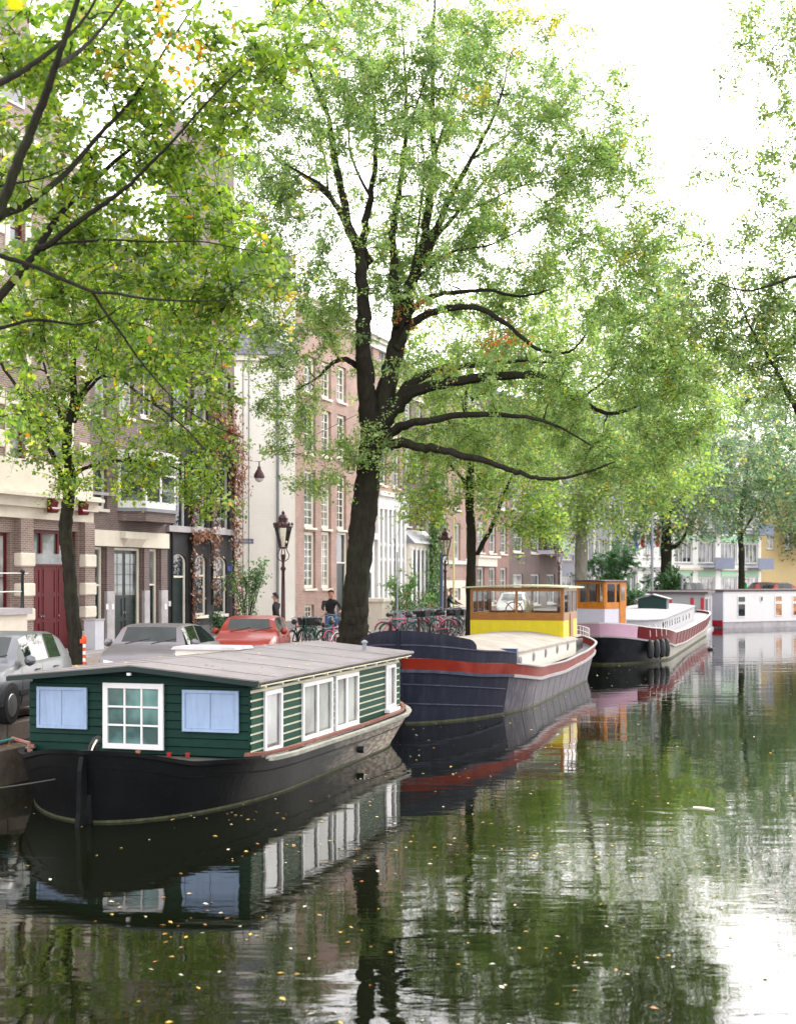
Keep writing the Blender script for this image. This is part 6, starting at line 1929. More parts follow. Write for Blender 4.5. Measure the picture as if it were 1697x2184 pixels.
# flags on angled poles on the building behind the dark trunk
def flag(x, y, label, seed):
    rg = random.Random(seed)
    p = PX(x, y, 108)
    t = thing('flag', label, 'flag', (p.x, p.y, p.z), 0, 'two flags hanging behind the dark trunked elm')
    b = MB().mat(MT['paint_white']); b.tube([(.9, 2.5, -.2), (0, 0, .6), (-.15, -.4, .75)], .035, 5); b.build('flag_pole', t)
    for i, c in enumerate(((.42, .02, .03), (.75, .75, .75), (.03, .07, .34))):
        b = MB().mat(M('flag_cloth', c, .7)); rows = []
        for k in range(8):
            z = .5-k*.26
            rows.append([(-.1-.30*i*.9+.08*math.sin(k*.9+i)-.3*(j)*.9, -.1+.12*math.sin(k*1.1+j+i), z-.2*(i+j)*.4) for j in (0, 1)])
        b.sm = True; b.grid(rows); b.build('flag_stripe', t)
flag(1376, 1130, 'left of the two red white and blue flags hanging before the pale building', 1)
flag(1408, 1130, 'right of the two red white and blue flags, next to the dark elm trunk', 2)
# ------------------------------------------------------------------ cars
MT['car_glass'] = M_glass('car_glass', (.010, .018, .016), .02)
MT['car_glass'].node_tree.nodes['Principled BSDF'].inputs['Specular IOR Level'].default_value = .5
MT['car_glass'].node_tree.nodes['Principled BSDF'].inputs['IOR'].default_value = 1.45
MT['tyre'] = M('tyre_rubber', (.014, .014, .015), .8)
MT['alloy'] = M('wheel_alloy', (.35, .35, .37), .3, metal=.8)
MT['plate_y'] = M('yellow_plate', (.65, .42, .02), .5)
MT['plastic'] = M('dark_plastic', (.02, .02, .022), .5)
def car_paint(name, c, metal=.5): return M(name, c, .38, metal=metal, var=.05, scale=2, coat=.25, dirt=tuple(x*.7 for x in c), damt=.3)
def make_car(label, name, paint, loc, rz, L=4.0, W=1.66, Ht=1.43, kind='hatch', group='cars parked along the quay', cat='car'):
    """local +x = nose; origin on the ground under the middle"""
    t = thing(name, label, cat, loc, rz, group)
    h = L/2
    # station: x, belt z, top z, roof half width factor, belt half-width factor
    if kind == 'hatch':
        S = [(-h, .50, .56, .80, .88), (-h+.05, .78, .84, .80, .93), (-h+.16, .90, .98, .74, .96), (-h+.42, .96, 1.30, .72, 1.0), (-h+.72, .965, Ht-.03, .74, 1.0),
             (-h+1.25, .965, Ht+.0, .77, 1.0), (-h+1.32, .965, Ht+.003, .77, 1.0), (-h+2.0, .95, Ht, .76, 1.0), (-h+2.30, .945, Ht-.06, .74, 1.0), (h-1.12, .93, 1.05, .82, 1.0), (h-1.0, .92, .97, .86, 1.0),
             (h-.55, .83, .88, .80, .97), (h-.2, .70, .76, .76, .90), (h-.04, .52, .60, .70, .80), (h, .42, .50, .62, .72)]
        side = (4, 8); sb = 5; rear = (2, 4); front = (8, 9)
    else:
        S = [(-h, .50, .60, .80, .86), (-h+.08, .82, .90, .80, .92), (-h+.55, .92, .97, .80, .97), (-h+.75, .93, 1.02, .76, 1.0), (-h+1.35, .945, Ht-.04, .72, 1.0),
             (-h+1.95, .945, Ht, .75, 1.0), (-h+2.03, .945, Ht+.003, .75, 1.0), (-h+2.65, .935, Ht-.005, .75, 1.0), (-h+2.85, .93, Ht-.05, .73, 1.0), (h-1.15, .92, 1.02, .82, 1.0), (h-1.02, .91, .95, .86, 1.0),
             (h-.55, .82, .87, .80, .97), (h-.2, .70, .76, .76, .90), (h-.04, .52, .60, .70, .80), (h, .42, .50, .62, .72)]
        side = (3, 9); sb = 5; rear = (3, 4); front = (8, 9)
    w = W/2
    rows = []
    for x, zb, zt, fr, fb in S:
        wb = w*fb
        low = .22
        rows.append([(x, 0, low), (x, wb*.93, low), (x, wb*.985, .36), (x, wb, min(.60, zb-.05)), (x, wb*.97, zb-.02), (x, wb*.95, zb),
                     (x, w*fr*1.02+ (wb*.95-w*fr*1.02)*max(0, 1-(zt-zb)/.42), zt-.045 if zt-zb > .2 else zt-.02), (x, w*fr*.86, zt-.005), (x, 0, zt)])
    bod = MB(); gl = {}
    n = len(rows[0])
    for s_ in (1, -1):
        bod.sm = True
        base = len(bod.v)
        for r in rows: bod.v += [(p[0], s_*p[1], p[2]) for p in r]
        for i in range(len(rows)-1):
            for j in range(n-1):
                q = [base+i*n+j, base+(i+1)*n+j, base+(i+1)*n+j+1, base+i*n+j+1]
                key = None
                if j == 5 and side[0] <= i < side[1] and i != sb: key = 'side_window' 
                if j == 5 and i == sb: bod.mat(MT['plastic'])
                else: bod.mat(paint)
                if j in (7,) and front[0] <= i < front[1]: key = 'windscreen'
                if j in (7,) and rear[0] <= i < rear[1]: key = 'rear_window'
                if key: gl.setdefault((key, s_, 'f' if i > sb else 'r'), []).append([bod.v[k] for k in q])
                else: bod.face(q)
    bod.sm = False; bod.mat(paint)
    for r in (rows[0], rows[-1]): bod.poly([p for p in r]+[(p[0], -p[1], p[2]) for p in r[::-1]][1:-1])
    o = bod.build('body', t)
    # glass with a black gasket edge
    done = {}
    for (key, s_, fr_), quads in gl.items():
        b = MB().mat(MT['car_glass']); b.sm = True
        for q in quads: b.quad(*q)
        if key == 'side_window': b.build('side_window', t)
        else: done.setdefault(key, []).extend(quads)
    for key, quads in done.items():
        b = MB().mat(MT['car_glass']); b.sm = True
        for q in quads: b.quad(*q)
        b.build(key, t)
    for x in (-h+.74, h-.78):
        for s_ in (1, -1):
            b = MB().mat(MT['tyre']); y0 = s_*(w-.19); y1 = s_*(w+.012)
            b.lathe([(.17, y0), (.30, y0), (.31, y0+s_*.03), (.31, y1-s_*.03), (.295, y1), (.2, y1-s_*.005)], (x, 0, .31), 20, axis='y'); wh_ = b.build('wheel', t)
            b = MB().mat(MT['alloy']); b.lathe([(.195, y1-s_*.01), (.18, y1+s_*.004), (.05, y1+s_*.012), (0, y1+s_*.014)], (x, 0, .31), 14, axis='y'); b.build('hubcap', wh_)
            b = MB().mat(MT['plastic'])
            q = [(x+.36*math.cos(math.pi*k/12), .31+.36*math.sin(math.pi*k/12)) for k in range(13)]
            b.prism(q, s_*(w-.2), s_*(w+.003), 'y'); b.build('wheel_arch', t)
    for s_ in (1, -1):
        b = MB().mat(MT['paint_white']); b.sm = True
        b.grid([[(h-.30, s_*w*.84, .60), (h-.27, s_*w*.84, .73)], [(h-.07, s_*w*.72, .58), (h-.12, s_*w*.72, .70)], [(h-.035, s_*w*.45, .575), (h-.075, s_*w*.45, .66)]])
        b.build('headlight', t)
        b = MB().mat(MT['r_red']); b.box(-h-.012, -h+.08, s_*w*.62-.12, s_*w*.62+.12, .62, .84); b.build('tail_light', t)
        b = MB().mat(paint); b.sm = True; b.lathe([(.02, -.09), (.08, -.06), (.09, .03), (.03, .1)], (h-1.32, s_*(w+.09), .99), 8, axis='x'); b.build('wing_mirror', t)
        for x in (h-1.22, h-2.12, h-3.0):
            b = MB().mat(MT['plastic']); b.tube([(x+.04, s_*(w-.012), .27), (x, s_*(w+.0), .42), (x-.02, s_*(w-.004), .62), (x-.03, s_*(w*.965), .90)], .008, 4); b.build('door_gap', t)
        for x in (h-2.0, h-2.85):
            b = MB().mat(paint); b.box(x, x+.16, s_*w*1.0-.015, s_*w*1.0+.015, .80, .825); b.build('door_handle', t)
        b = MB().mat(MT['plastic']); b.box(-h+.95, h-1.1, s_*w-.02, s_*w+.016, .44, .52); b.build('side_trim', t)
    b = MB().mat(MT['plate_y']); b.box(h-.005, h+.02, -.26, .26, .36, .47); b.build('number_plate', t)
    b = MB().mat(MT['plastic']); b.box(h-.05, h+.008, -.55, .55, .24, .34); b.build('grille', t)
    b = MB().mat(MT['plastic'])
    for y in (-.45, .1): b.tube([(h-.97, y, .985), (h-1.10, y+.5, 1.09)], .012, 4)
    b.build('wiper', t)
    return t
P_sil = car_paint('silver_paint', (.10, .105, .115), .35)
P_gry = car_paint('champagne_grey_paint', (.12, .11, .12), .35)
P_red = car_paint('coral_red_paint', (.20, .018, .010), .15)
rz_n = QUAY.rz+math.pi
def place_on(dx, Y): p = PX(dx, 1232, Y); return (p.x, p.y, ZQ)
make_car('silver hatchback parked nose towards the camera at the left edge, behind the green houseboat', 'parked_car', P_sil, (-6.85, 22.95, ZQ), rz_n+R(12), 3.8, 1.62, 1.43)
make_car('champagne grey saloon behind the green houseboat roof, second car from the left', 'parked_car', P_gry, (-5.05, 29.2, ZQ), rz_n+R(11), 4.2, 1.68, 1.37, kind='saloon')
make_car('coral red hatchback, third car in the quayside row, nearest the big elm', 'parked_car', P_red, (-3.75, 35.2, ZQ), rz_n+R(15), 3.6, 1.58, 1.36)
# far cars beyond the white houseboat
P_wht = car_paint('white_car_paint', (.6, .6, .6), .1)
far = Line(FAC.pt(FAC.s(1190))[:2], 50)
for (dx, Y, p_, lab, a) in ((1478, 108, P_gry, 'silver grey car parked above the white houseboat roof, left of the thin far elm', 50),
                      (1640, 121, P_red, 'red car with a dark windscreen above the white houseboat, left of the other red car', 80),
                      (1668, 112, P_red, 'brighter red car at the right edge above the white houseboat', 60)):
    make_car(lab, 'parked_car', p_, (*place_on(dx, Y)[:2], ZF), R(90-a), 4.0, 1.7, 1.5, group='cars parked round the far bend')
# vans and cars on the street seen through the yellow wheelhouse
make_car('white car on the street, seen through the yellow wheelhouse windows', 'parked_car', P_wht, (6.6, 78, ZQ), rz_n+R(8), 4.2, 1.7, 1.5, group='cars parked along the quay')

# ------------------------------------------------------------------ street lamps
def lamp_post(label, loc, s=1.0):
    t = thing('street_lamp', label, 'street lamp', loc, 0, 'old crown topped street lamps')
    m = MT['lamp_paint']
    b = MB().mat(m)
    b.lathe([(.20, 0), (.20, .12), (.15, .16), (.145, .5), (.17, .55), (.10, .62), (.085, .9), (.10, .95), (.075, 1.0), (.06, 1.9), (.048, 2.55), (.08, 2.6), (.08, 2.66), (.045, 2.7), (.04, 3.0), (.065, 3.04), (.03, 3.08)], (0, 0, 0), 12)
    b.build('pole', t)
    b = MB().mat(m); b.sm = True
    for k in range(4):
        a = k*math.pi/2+.4; c, s_ = math.cos(a), math.sin(a)
        b.tube([(.03*c, .03*s_, 2.85), (.16*c, .16*s_, 2.93), (.2*c, .2*s_, 3.05), (.12*c, .12*s_, 3.2), (.10*c, .10*s_, 3.26)], .016, 5)
    b.lathe([(.10, 3.25), (.14, 3.27), (.14, 3.3), (.09, 3.31)], (0, 0, 0), 8); b.build('bracket', t)
    # lantern: tapering glazed body of eight bars
    b = MB().mat(m)
    for k in range(6):
        a = k*math.pi/3
        b.tube([(.125*math.cos(a), .125*math.sin(a), 3.3), (.265*math.cos(a), .265*math.sin(a), 3.92)], .011, 4)
    b.build('lantern_frame', t)
    b = MB().mat(M_clear('lantern_glass', (.93, .93, .9)) if 'lantern_glass' not in bpy.data.materials else bpy.data.materials['lantern_glass'])
    b.lathe([(.118, 3.31), (.255, 3.91)], (0, 0, 0), 6, cap=False); b.build('lantern_glass', t)
    b = MB().mat(MT['paint_cream']); b.lathe([(.03, 3.3), (.05, 3.4), (.05, 3.6), (.02, 3.66)], (0, 0, 0), 8); b.build('lamp_bulb', t)
    b = MB().mat(m)
    b.lathe([(.28, 3.91), (.31, 3.93), (.30, 3.97), (.16, 4.08), (.14, 4.17), (.17, 4.19), (.10, 4.30), (.04, 4.33), (.06, 4.38), (.0, 4.45)], (0, 0, 0), 12)
    for k in range(8):
        a = k*math.pi/4; b.lathe([(.0, -.02), (.04, .02), (.03, .07), (0, .1)], (.28*math.cos(a), .28*math.sin(a), 3.98), 6)
    b.build('lantern_crown', t)
    return t
p = PX(604, 1232, 42.4)
lp = lamp_post('maroon crown topped street lamp standing before the white side wall', (p.x, p.y, ZQ))
p = PX(949, 1232, 56.5)
dup(lp, (p.x, p.y, ZQ), .3, 'maroon crown topped street lamp left of the yellow wheelhouse, before the pink brick house')
p = PX(1192, 1232, 86)
dup(lp, (p.x, p.y, ZQ), .7, 'farthest crown topped street lamp, left of the pale trunked elm')
# suspended lamp over the street and its wires
p = PX(553, 1020, 50)
t = thing('hanging_lamp', 'small maroon bell lamp hung on wires in front of the white side wall', 'hanging lamp', p)
b = MB().mat(MT['lamp_paint']); b.lathe([(.02, .62), (.025, .45), (.06, .42), (.07, .34), (.15, .22), (.20, .08), (.20, .02), (.17, 0)], (0, 0, 0), 12); b.build('shade', t)
b = MB().mat(MT['glass_pale']); b.lathe([(.16, .0), (.13, -.09), (.05, -.14), (0, -.15)], (0, 0, 0), 10); b.build('diffuser', t)
b = MB().mat(MT['iron']); b.tube([(0, 0, .6), (-3.4, 2.5, 1.3)], .008, 4); b.tube([(0, 0, .6), (4.2, -9.2, 1.4)], .008, 4); b.build('wire', t)

# ------------------------------------------------------------------ posts and small street furniture
def bollard(loc, label, rz=0):
    t = thing('bollard', label, 'bollard', loc, rz, 'dark maroon street bollards')
    t.scale = (.75, .75, .8)
    b = MB().mat(MT['lamp_paint']); b.lathe([(.13, 0), (.12, .1), (.095, .15), (.075, .95), (.09, .98), (.09, 1.04), (.07, 1.10), (.0, 1.13)], (0, 0, 0), 10); b.build('post', t)
    b = MB().mat(MT['lamp_paint']); 
    for z in (.72, .78, .84): b.box(-.012, .012, -.095, -.07, z, z+.03)
    b.build('crosses', t)
    return t
b0 = bollard(place_on(833, 45.5), 'dark maroon bollard just right of the big elm trunk')
for dx, Y, lab in ((893, 50, 'bollard left of the ivy column, standing between parked bicycles'), (866, 62, 'bollard before the white columned shopfront'), (934, 58, 'bollard just left of the second street lamp'), (690, 44.3, 'bollard beside the bicycles left of the cyclist')):
    dup(b0, place_on(dx, Y), rnd.uniform(0, 3), lab)
# red and white marker post with its head
p = place_on(180, 35.2)
t = thing('marker_post', 'short red and white striped post with an orange head beside the young elm', 'post', p)
t.scale = (.8, .8, .95)
MT['sig_red'] = M('signal_red', (.55, .06, .02), .4); 
for i in range(7):
    b = MB().mat(MT['sig_red'] if i % 2 else MT['paint_white']); b.sm = True
    b.lathe([(.045, i*.095), (.045, (i+1)*.095-.001)], (0, 0, 0), 10); b.build('stripe', t)
b = MB().mat(MT['sig_red']); b.lathe([(.05, .665), (.075, .70), (.08, .86), (.05, .9), (.0, .92)], (0, 0, 0), 10); b.box(-.13, 0, -.04, .04, .69, .80); b.build('head', t)
p = place_on(201, 42.5)
t = thing('utility_box', 'pale grey utility box standing against the brick pier right of the young elm', 'utility box', p, FAC.rz)
b = MB().mat(M('pale_grey_metal', (.52, .53, .58), .5, var=.05)); b.box(-.25, .25, -.2, .2, 0, 1.02); b.build('cabinet', t)
b = MB().mat(MT['stone_grey']); b.box(-.28, .28, -.23, .23, 1.021, 1.06); b.build('lid', t)
b = MB().mat(MT['sig_red']); b.sm = True; b.lathe([(.03, 0), (.03, .5), (.12, .55), (.13, .75), (.06, .85), (0, .86)], (0, 0, 0), 10)
o = tag(b.build('warning_lamp'), 'low orange red lamp head beside the green double door', 'warning lamp'); o.location = place_on(266, 41.0)
# stoop with railing before the red doors
t = thing('stoop', 'pale stone stoop with a green railing at the left edge, before the brown brick house', 'steps', A.line.pt(A.s0), A.line.rz)
xs1 = Line(F.pt(0, -2.3)[:2], 20).s(70)-A.s0
b = MB().mat(MT['stone_cream']); b.box(xs1-4.5, xs1-.1, -2.2, -.35, ZQ, ZQ+1.35); b.build('base', t)
b = MB().mat(MT['stone_grey']); b.box(xs1-4.6, xs1, -2.3, -.33, ZQ+1.351, ZQ+1.52); b.build('landing', t)
b = MB().mat(MT['green_black']); b.lathe([(.06, 0), (.05, .1), (.04, .9), (.07, .95), (.07, 1.02), (0, 1.08)], (xs1-.25, -2.15, ZQ+1.521), 8); b.lathe([(.06, 0), (.05, .1), (.04, .9), (.07, .95), (0, 1.08)], (xs1-4.3, -2.15, ZQ+1.521), 8); b.build('rail_post', t)
b = MB().mat(MT['paint_white']); b.sm = True
for z in (.45, .95): b.tube([(xs1-.0, -2.15, ZQ+1.52+z), (xs1-4.4, -2.15, ZQ+1.52+z)], .016, 6)
b.build('handrail', t)
# stone benches / planters, front garden bits before the white shopfront
def planter(dx, Y, label, w=.8, h=.5, col=None):
    t = thing('planter', label, 'planter', place_on(dx, Y), FAC.rz)
    b = MB().mat(MT['stone_grey']); b.box(-w/2, w/2, -.3, .3, 0, h, taper=-.03); b.build('tub', t)
    n = 500
    P = NR.normal(0, 1, (n, 3))*np.array([w*.5, .4, .28])+np.array([0, 0, h+.35])
    N = unit(NR.normal(0, 1, (n, 3))+np.array([0, -.5, .7])); T = unit(np.cross(N, NR.normal(0, 1, (n, 3))))
    cc = pick(col or [(.05, .12, .03), (.09, .17, .04), (.4, .06, .05), (.03, .08, .03)], [5, 3, .5, 3], n)
    tag(leaf_object('foliage', [leaf_cards(P, N, T, NR.uniform(.08, .16, n), cc)], t, MT['ivy_leaf']), kind='stuff')
planter(898, 66, 'planter with red flowered bush at the foot of the ivy column', 1.6, .5)
planter(925, 66, 'low green planter right of the ivy column, before the pink brick house', 1.4, .4)
planter(868, 60, 'pale stone tub with loose green plants before the shopfront pilasters', 1.0, .7)
planter(845, 63, 'grey stone tub with few leaves before the white columns', .9, .6)
t = thing('garden_wall', 'low pale stone pier to the right of the big elm trunk', 'stone pier', place_on(803, 60), FAC.rz)
b = MB().mat(MT['stone_cream']); b.box(-.6, .6, -.5, .5, 0, 1.3); b.build('pier', t)
b = MB().mat(MT['stone_cream']); b.box(-.7, .7, -.6, .6, 1.301, 1.45); b.build('cap', t)
def railing(label, dx0, dx1, Y, h=1.1):
    a, c = place_on(dx0, Y), place_on(dx1, Y+1)
    t = thing('railing', label, 'railing', a)
    v = Vector(c)-Vector(a); n = max(2, int(v.length/.14))
    b = MB().mat(MT['iron'])
    for z in (.15, h): b.tube([(0, 0, z), (v.x, v.y, z)], .018, 4)
    b.build('rail', t)
    for i in range(n+1):
        b = MB().mat(MT['iron']); q = v*(i/n); b.tube([(q.x, q.y, 0), (q.x, q.y, h+(.1 if i % 3 else .22))], .012 if i % 3 else .03, 4); b.build('baluster', t)
railing('dark iron railing before the white columned shopfront', 822, 850, 61.5)
railing('dark iron railing at the pilastered white shopfront', 868, 884, 67)
# tall thin street poles
def pole(name, dx, Y, top, r, mat, label, cat='pole', lean=0):
    p = PX(dx, 1232, Y); z = HE-(top-1232)/FPX*Y
    b = MB().mat(mat); b.lathe([(r*1.3, 0), (r*1.25, .3), (r, .35), (r*.8, z-ZQ), (0, z-ZQ+.03)], (0, 0, 0), 8)
    o = tag(b.build(name), label, cat); o.location = (p.x, p.y, ZQ); return o
pole('sign_pole', 847, 52, 1178, .03, MT['zinc'], 'thin leaning sign pole right of the big elm trunk')
pole('blue_pole', 941, 59, 1180, .09, M('blue_grey_pole', (.05, .08, .13), .5), 'blue grey square pole right behind the second street lamp')
pole('yellow_pole', 967, 60, 1100, .05, M('pale_yellow_pole', (.6, .55, .25), .6), 'pale yellow pole right of the second street lamp')
pole('flag_mast', 1390, 92, 1090, .09, MT['zinc'], 'tall grey mast between the two flags', 'mast')
pole('far_post', 842, 66, 1150, .03, MT['iron'], 'dark thin post before the white columned shopfront')

# ------------------------------------------------------------------ shrubs
def shrub(name, label, loc, h, r, n, cols, w, stems=7, leaf=(.06, .11), seed=1, top=.35):
    rg = np.random.default_rng(seed)
    t = thing(name, label, 'shrub', loc)
    b = MB().mat(MT['bark']); P = []
    for i in range(stems):
        a = rg.uniform(0, 6.28); q = rg.uniform(.3, 1)*r
        pts = [(0, 0, 0), (.3*q*math.cos(a), .3*q*math.sin(a), h*.4), (.7*q*math.cos(a+.3), .7*q*math.sin(a+.3), h*.75), (q*math.cos(a), q*math.sin(a), h*rg.uniform(.8, 1.05))]
        b.tube(pts, [.025, .018, .012, .006], 5)
        for k in range(4):
            f = rg.uniform(.3, .95); i0 = min(2, int(f*3)); st = np.array(pts[i0])*(1-(f*3-i0))+np.array(pts[i0+1])*(f*3-i0)
            en = st+rg.normal(0, .3, 3)*r+np.array([0, 0, .15]); b.tube([tuple(st), tuple(en)], .006, 3)
            u = rg.uniform(0, 1.1, (max(1, n//(stems*4)), 1)); P.append(st+(en-st)*u+rg.normal(0, .07, (len(u), 3)))
        u = rg.uniform(top, 1.02, n//stems//2); idx = np.clip((u*3).astype(int), 0, 2); A_ = np.array(pts)
        fr = (u*3-idx)[:, None]; P.append(A_[idx]*(1-fr)+A_[idx+1]*fr+rg.normal(0, .1, (len(u), 3)))
    b.build('stem', t)['kind'] = 'stuff'
    P = np.concatenate(P); m = len(P)
    N = unit(rg.normal(0, 1, (m, 3))+np.array([.2, -.5, .9])); T = unit(np.cross(N, rg.normal(0, 1, (m, 3))))
    tag(leaf_object('foliage', [leaf_cards(P, N, T, rg.uniform(*leaf, m), pick(cols, w, m))], t), kind='stuff')
    return t
p = PX(528, 1232, 52)
shrub('shrub', 'loose tall shrub with sparse green leaves in front of the white side wall', (p.x, p.y, ZQ), 2.9, 1.15, 900, [(.07, .15, .04), (.11, .20, .05), (.05, .10, .03)], [3, 2, 2], 9, (.08, .14), 4)
p = PX(1418, 1232, 97)
shrub('shrub', 'clipped dark bush at the foot of the dark trunked elm behind the green hutch', (p.x, p.y, ZQ), 2.6, 1.5, 3000, [(.03, .09, .025), (.06, .13, .03)], [2, 2], 14, (.14, .24), 5)
p = PX(1300, 1232, 88)
shrub('shrub', 'dark green bushy shrub right of the pale trunked elm', (p.x, p.y, ZQ), 4.2, 2.0, 3600, [(.04, .10, .035), (.06, .14, .045)], [2, 2], 14, (.14, .24), 6)
p = PX(470, 1232, 50.5)
shrub('shrub', 'tiny dark shrub at the foot of the black brick house by the red car', (p.x, p.y, ZQ), .9, .4, 400, [(.03, .08, .02)], [1], 6, (.07, .12), 7)
p = PX(858, 1232, 64)
shrub('shrub', 'thin leafy shrub growing in front of the white pilastered shopfront', (p.x, p.y, ZQ), 2.6, 1.1, 900, [(.09, .18, .05), (.12, .22, .06)], [2, 2], 8, (.09, .15), 8)
p = PX(1340, 1232, 80)
shrub('shrub', 'low dark bush on the quay behind the orange wheelhouse', (p.x, p.y, ZQ), 1.6, 1.2, 2000, [(.03, .09, .03), (.05, .12, .04)], [2, 2], 12, (.12, .2), 9)

# ------------------------------------------------------------------ bicycles
def make_bike(label, loc, rz, col, lean=.0, basket=False):
    t = thing('bicycle', label, 'bicycle', loc, rz, 'bicycles parked on the street')
    t.rotation_euler = (lean, 0, rz)
    for x, nm in ((-.53, 'wheel'), (.53, 'wheel')):
        b = MB().mat(MT['tyre']); b.sm = True
        b.tube([(x+.33*math.cos(q*math.pi/9), 0, .34+.33*math.sin(q*math.pi/9)) for q in range(19)], .018, 5, cap=False)
        b.mat(MT['zinc']); b.tube([(x+.30*math.cos(q*math.pi/9), 0, .34+.30*math.sin(q*math.pi/9)) for q in range(19)], .009, 4, cap=False)
        for q in range(8):
            a = q*math.pi/4; b.tube([(x, 0, .34), (x+.3*math.cos(a), 0, .34+.3*math.sin(a))], .003, 3, cap=False)
        b.build(nm, t)
    b = MB().mat(col); b.sm = True
    for pts in (((-.53, 0, .34), (-.08, 0, .30), (.36, 0, .80), (-.22, 0, .78), (-.08, 0, .30)), ((-.53, 0, .34), (-.22, 0, .78), (-.26, 0, .92)), ((.53, 0, .34), (.40, 0, .68), (.34, 0, 1.02))):
        for a, c in zip(pts, pts[1:]): b.tube([a, c], .019, 6)
    b.tube([(-.53+.37*math.cos(q), 0, .34+.37*math.sin(q)) for q in (.3, .8, 1.3, 1.8, 2.3, 2.8)], .02, 4)
    b.tube([(.53+.37*math.cos(q), 0, .34+.37*math.sin(q)) for q in (.3, .8, 1.3, 1.8, 2.3)], .02, 4)
    b.build('frame', t)
    b = MB().mat(MT['zinc']); b.tube([(.10, -.30, 1.04), (.30, -.22, 1.10), (.36, 0, 1.06), (.30, .22, 1.10), (.10, .30, 1.04)], .013, 5)
    b.build('handlebar', t)
    b = MB().mat(MT['zinc']); b.tube([(-.08, -.09, .2), (-.08, -.16, .2)], .03, 5); b.build('pedal', t)
    b = MB().mat(MT['zinc']); b.tube([(-.75, 0, .76), (-.3, 0, .78)], .02, 4); b.build('carrier', t)
    b = MB().mat(MT['plastic']); b.sm = True; b.lathe([(.02, -.16), (.09, -.1), (.07, .05), (.02, .14)], (-.26, 0, .95), 8, axis='x'); b.build('saddle', t)
    if basket:
        b = MB().mat(MT['plastic']); b.box(.42, .76, -.2, .2, .82, 1.06, taper=-.03); b.build('crate', t)
    return t
cols_ = [('black', MT['black']), ('pale blue', M('pale_blue_frame', (.25, .38, .45), .4)), ('white', MT['paint_white']), ('pink', M('pink_frame', (.55, .10, .2), .4)), ('dark green', M('dark_green_frame', (.02, .10, .07), .4)), ('silver', MT['zinc'])]
protos = {}
spots = [(640, 43.5, 'left of the cyclist, first of the row'), (656, 44.2, 'second from the left by the red car'), (668, 43.2, 'third from the left, behind the red car'), (683, 44.6, 'leaning just left of the cyclist'),
 (725, 43.0, 'right of the cyclist, before the big elm'), (738, 41.6, 'against the big elm trunk, left side'), (770, 42.0, 'against the right side of the big elm trunk'),
 (868, 52, 'lying low beside the first bollard'), (878, 54, 'under the shopfront planter'), (888, 52.5, 'left of the ivy column'), (899, 55, 'before the red flowered planter'), (909, 53.5, 'right of the ivy column foot'), (918, 55.5, 'midway between ivy and street lamp'),
 (927, 54, 'just left of the second street lamp'), (936, 56, 'touching the blue grey pole'), (958, 55, 'right of the second street lamp'), (965, 57.5, 'beside the pale yellow pole'), (972, 54.5, 'three from the yellow wheelhouse'), (979, 57, 'two from the yellow wheelhouse'), (986, 55, 'just left of the yellow wheelhouse'), (993, 58, 'half hidden by the yellow wheelhouse'),
 (855, 50.5, 'nearest the dark barge bow'), (843, 51.5, 'right of the bollard by the big elm'), (906, 57, 'behind the others by the ivy'), (948, 59, 'behind the second lamp post')]
for i, (dx, Y, where) in enumerate(spots):
    cn, cm = cols_[(i*5+i//3) % 6]
    lab = f'{cn} bicycle {where}'
    rz = FAC.rz+rnd.choice([0, math.pi])+rnd.uniform(-1.1, 1.1)
    loc = place_on(dx, Y); ln = rnd.uniform(-.12, .12)
    if cn not in protos:
        protos[cn] = make_bike(lab, loc, rz, cm, ln, basket=(cn in ('black', 'silver')))
        o = protos[cn]
    else:
        o = dup(protos[cn], loc, rz, lab); o.rotation_euler = (ln, 0, rz)

# ------------------------------------------------------------------ people
def skin_body(t, name, joints, edges, mats, zone, lv=1, cat=None):
    """one continuous skinned body from joints {name: (x,y,z,r)} and edges; zone(co)->material index"""
    names = list(joints); idx = {n: i for i, n in enumerate(names)}
    me = bpy.data.meshes.new(name)
    me.from_pydata([tuple(joints[n][:3]) for n in names], [(idx[a], idx[b]) for a, b in edges], [])
    o = bpy.data.objects.new(name, me); COL.objects.link(o)
    md = o.modifiers.new('skin', 'SKIN'); md.use_smooth_shade = True; md.branch_smoothing = .6
    for n, v in zip(names, me.skin_vertices[0].data):
        r = joints[n][3]; v.radius = (r, r) if not isinstance(r, tuple) else r
        v.use_root = (n == 'pelvis')
    sb = o.modifiers.new('sub', 'SUBSURF'); sb.levels = lv; sb.render_levels = lv
    dg = bpy.context.evaluated_depsgraph_get(); dg.update()
    me2 = bpy.data.meshes.new_from_object(o.evaluated_get(dg))
    bpy.data.objects.remove(o)
    for m in mats: me2.materials.append(m)
    for p in me2.polygons: p.material_index = zone(p.center); p.use_smooth = True
    o2 = bpy.data.objects.new(name, me2); COL.objects.link(o2); o2.parent = t
    return o2
SK = M('skin_tone', (.42, .22, .15), .5, var=.05)
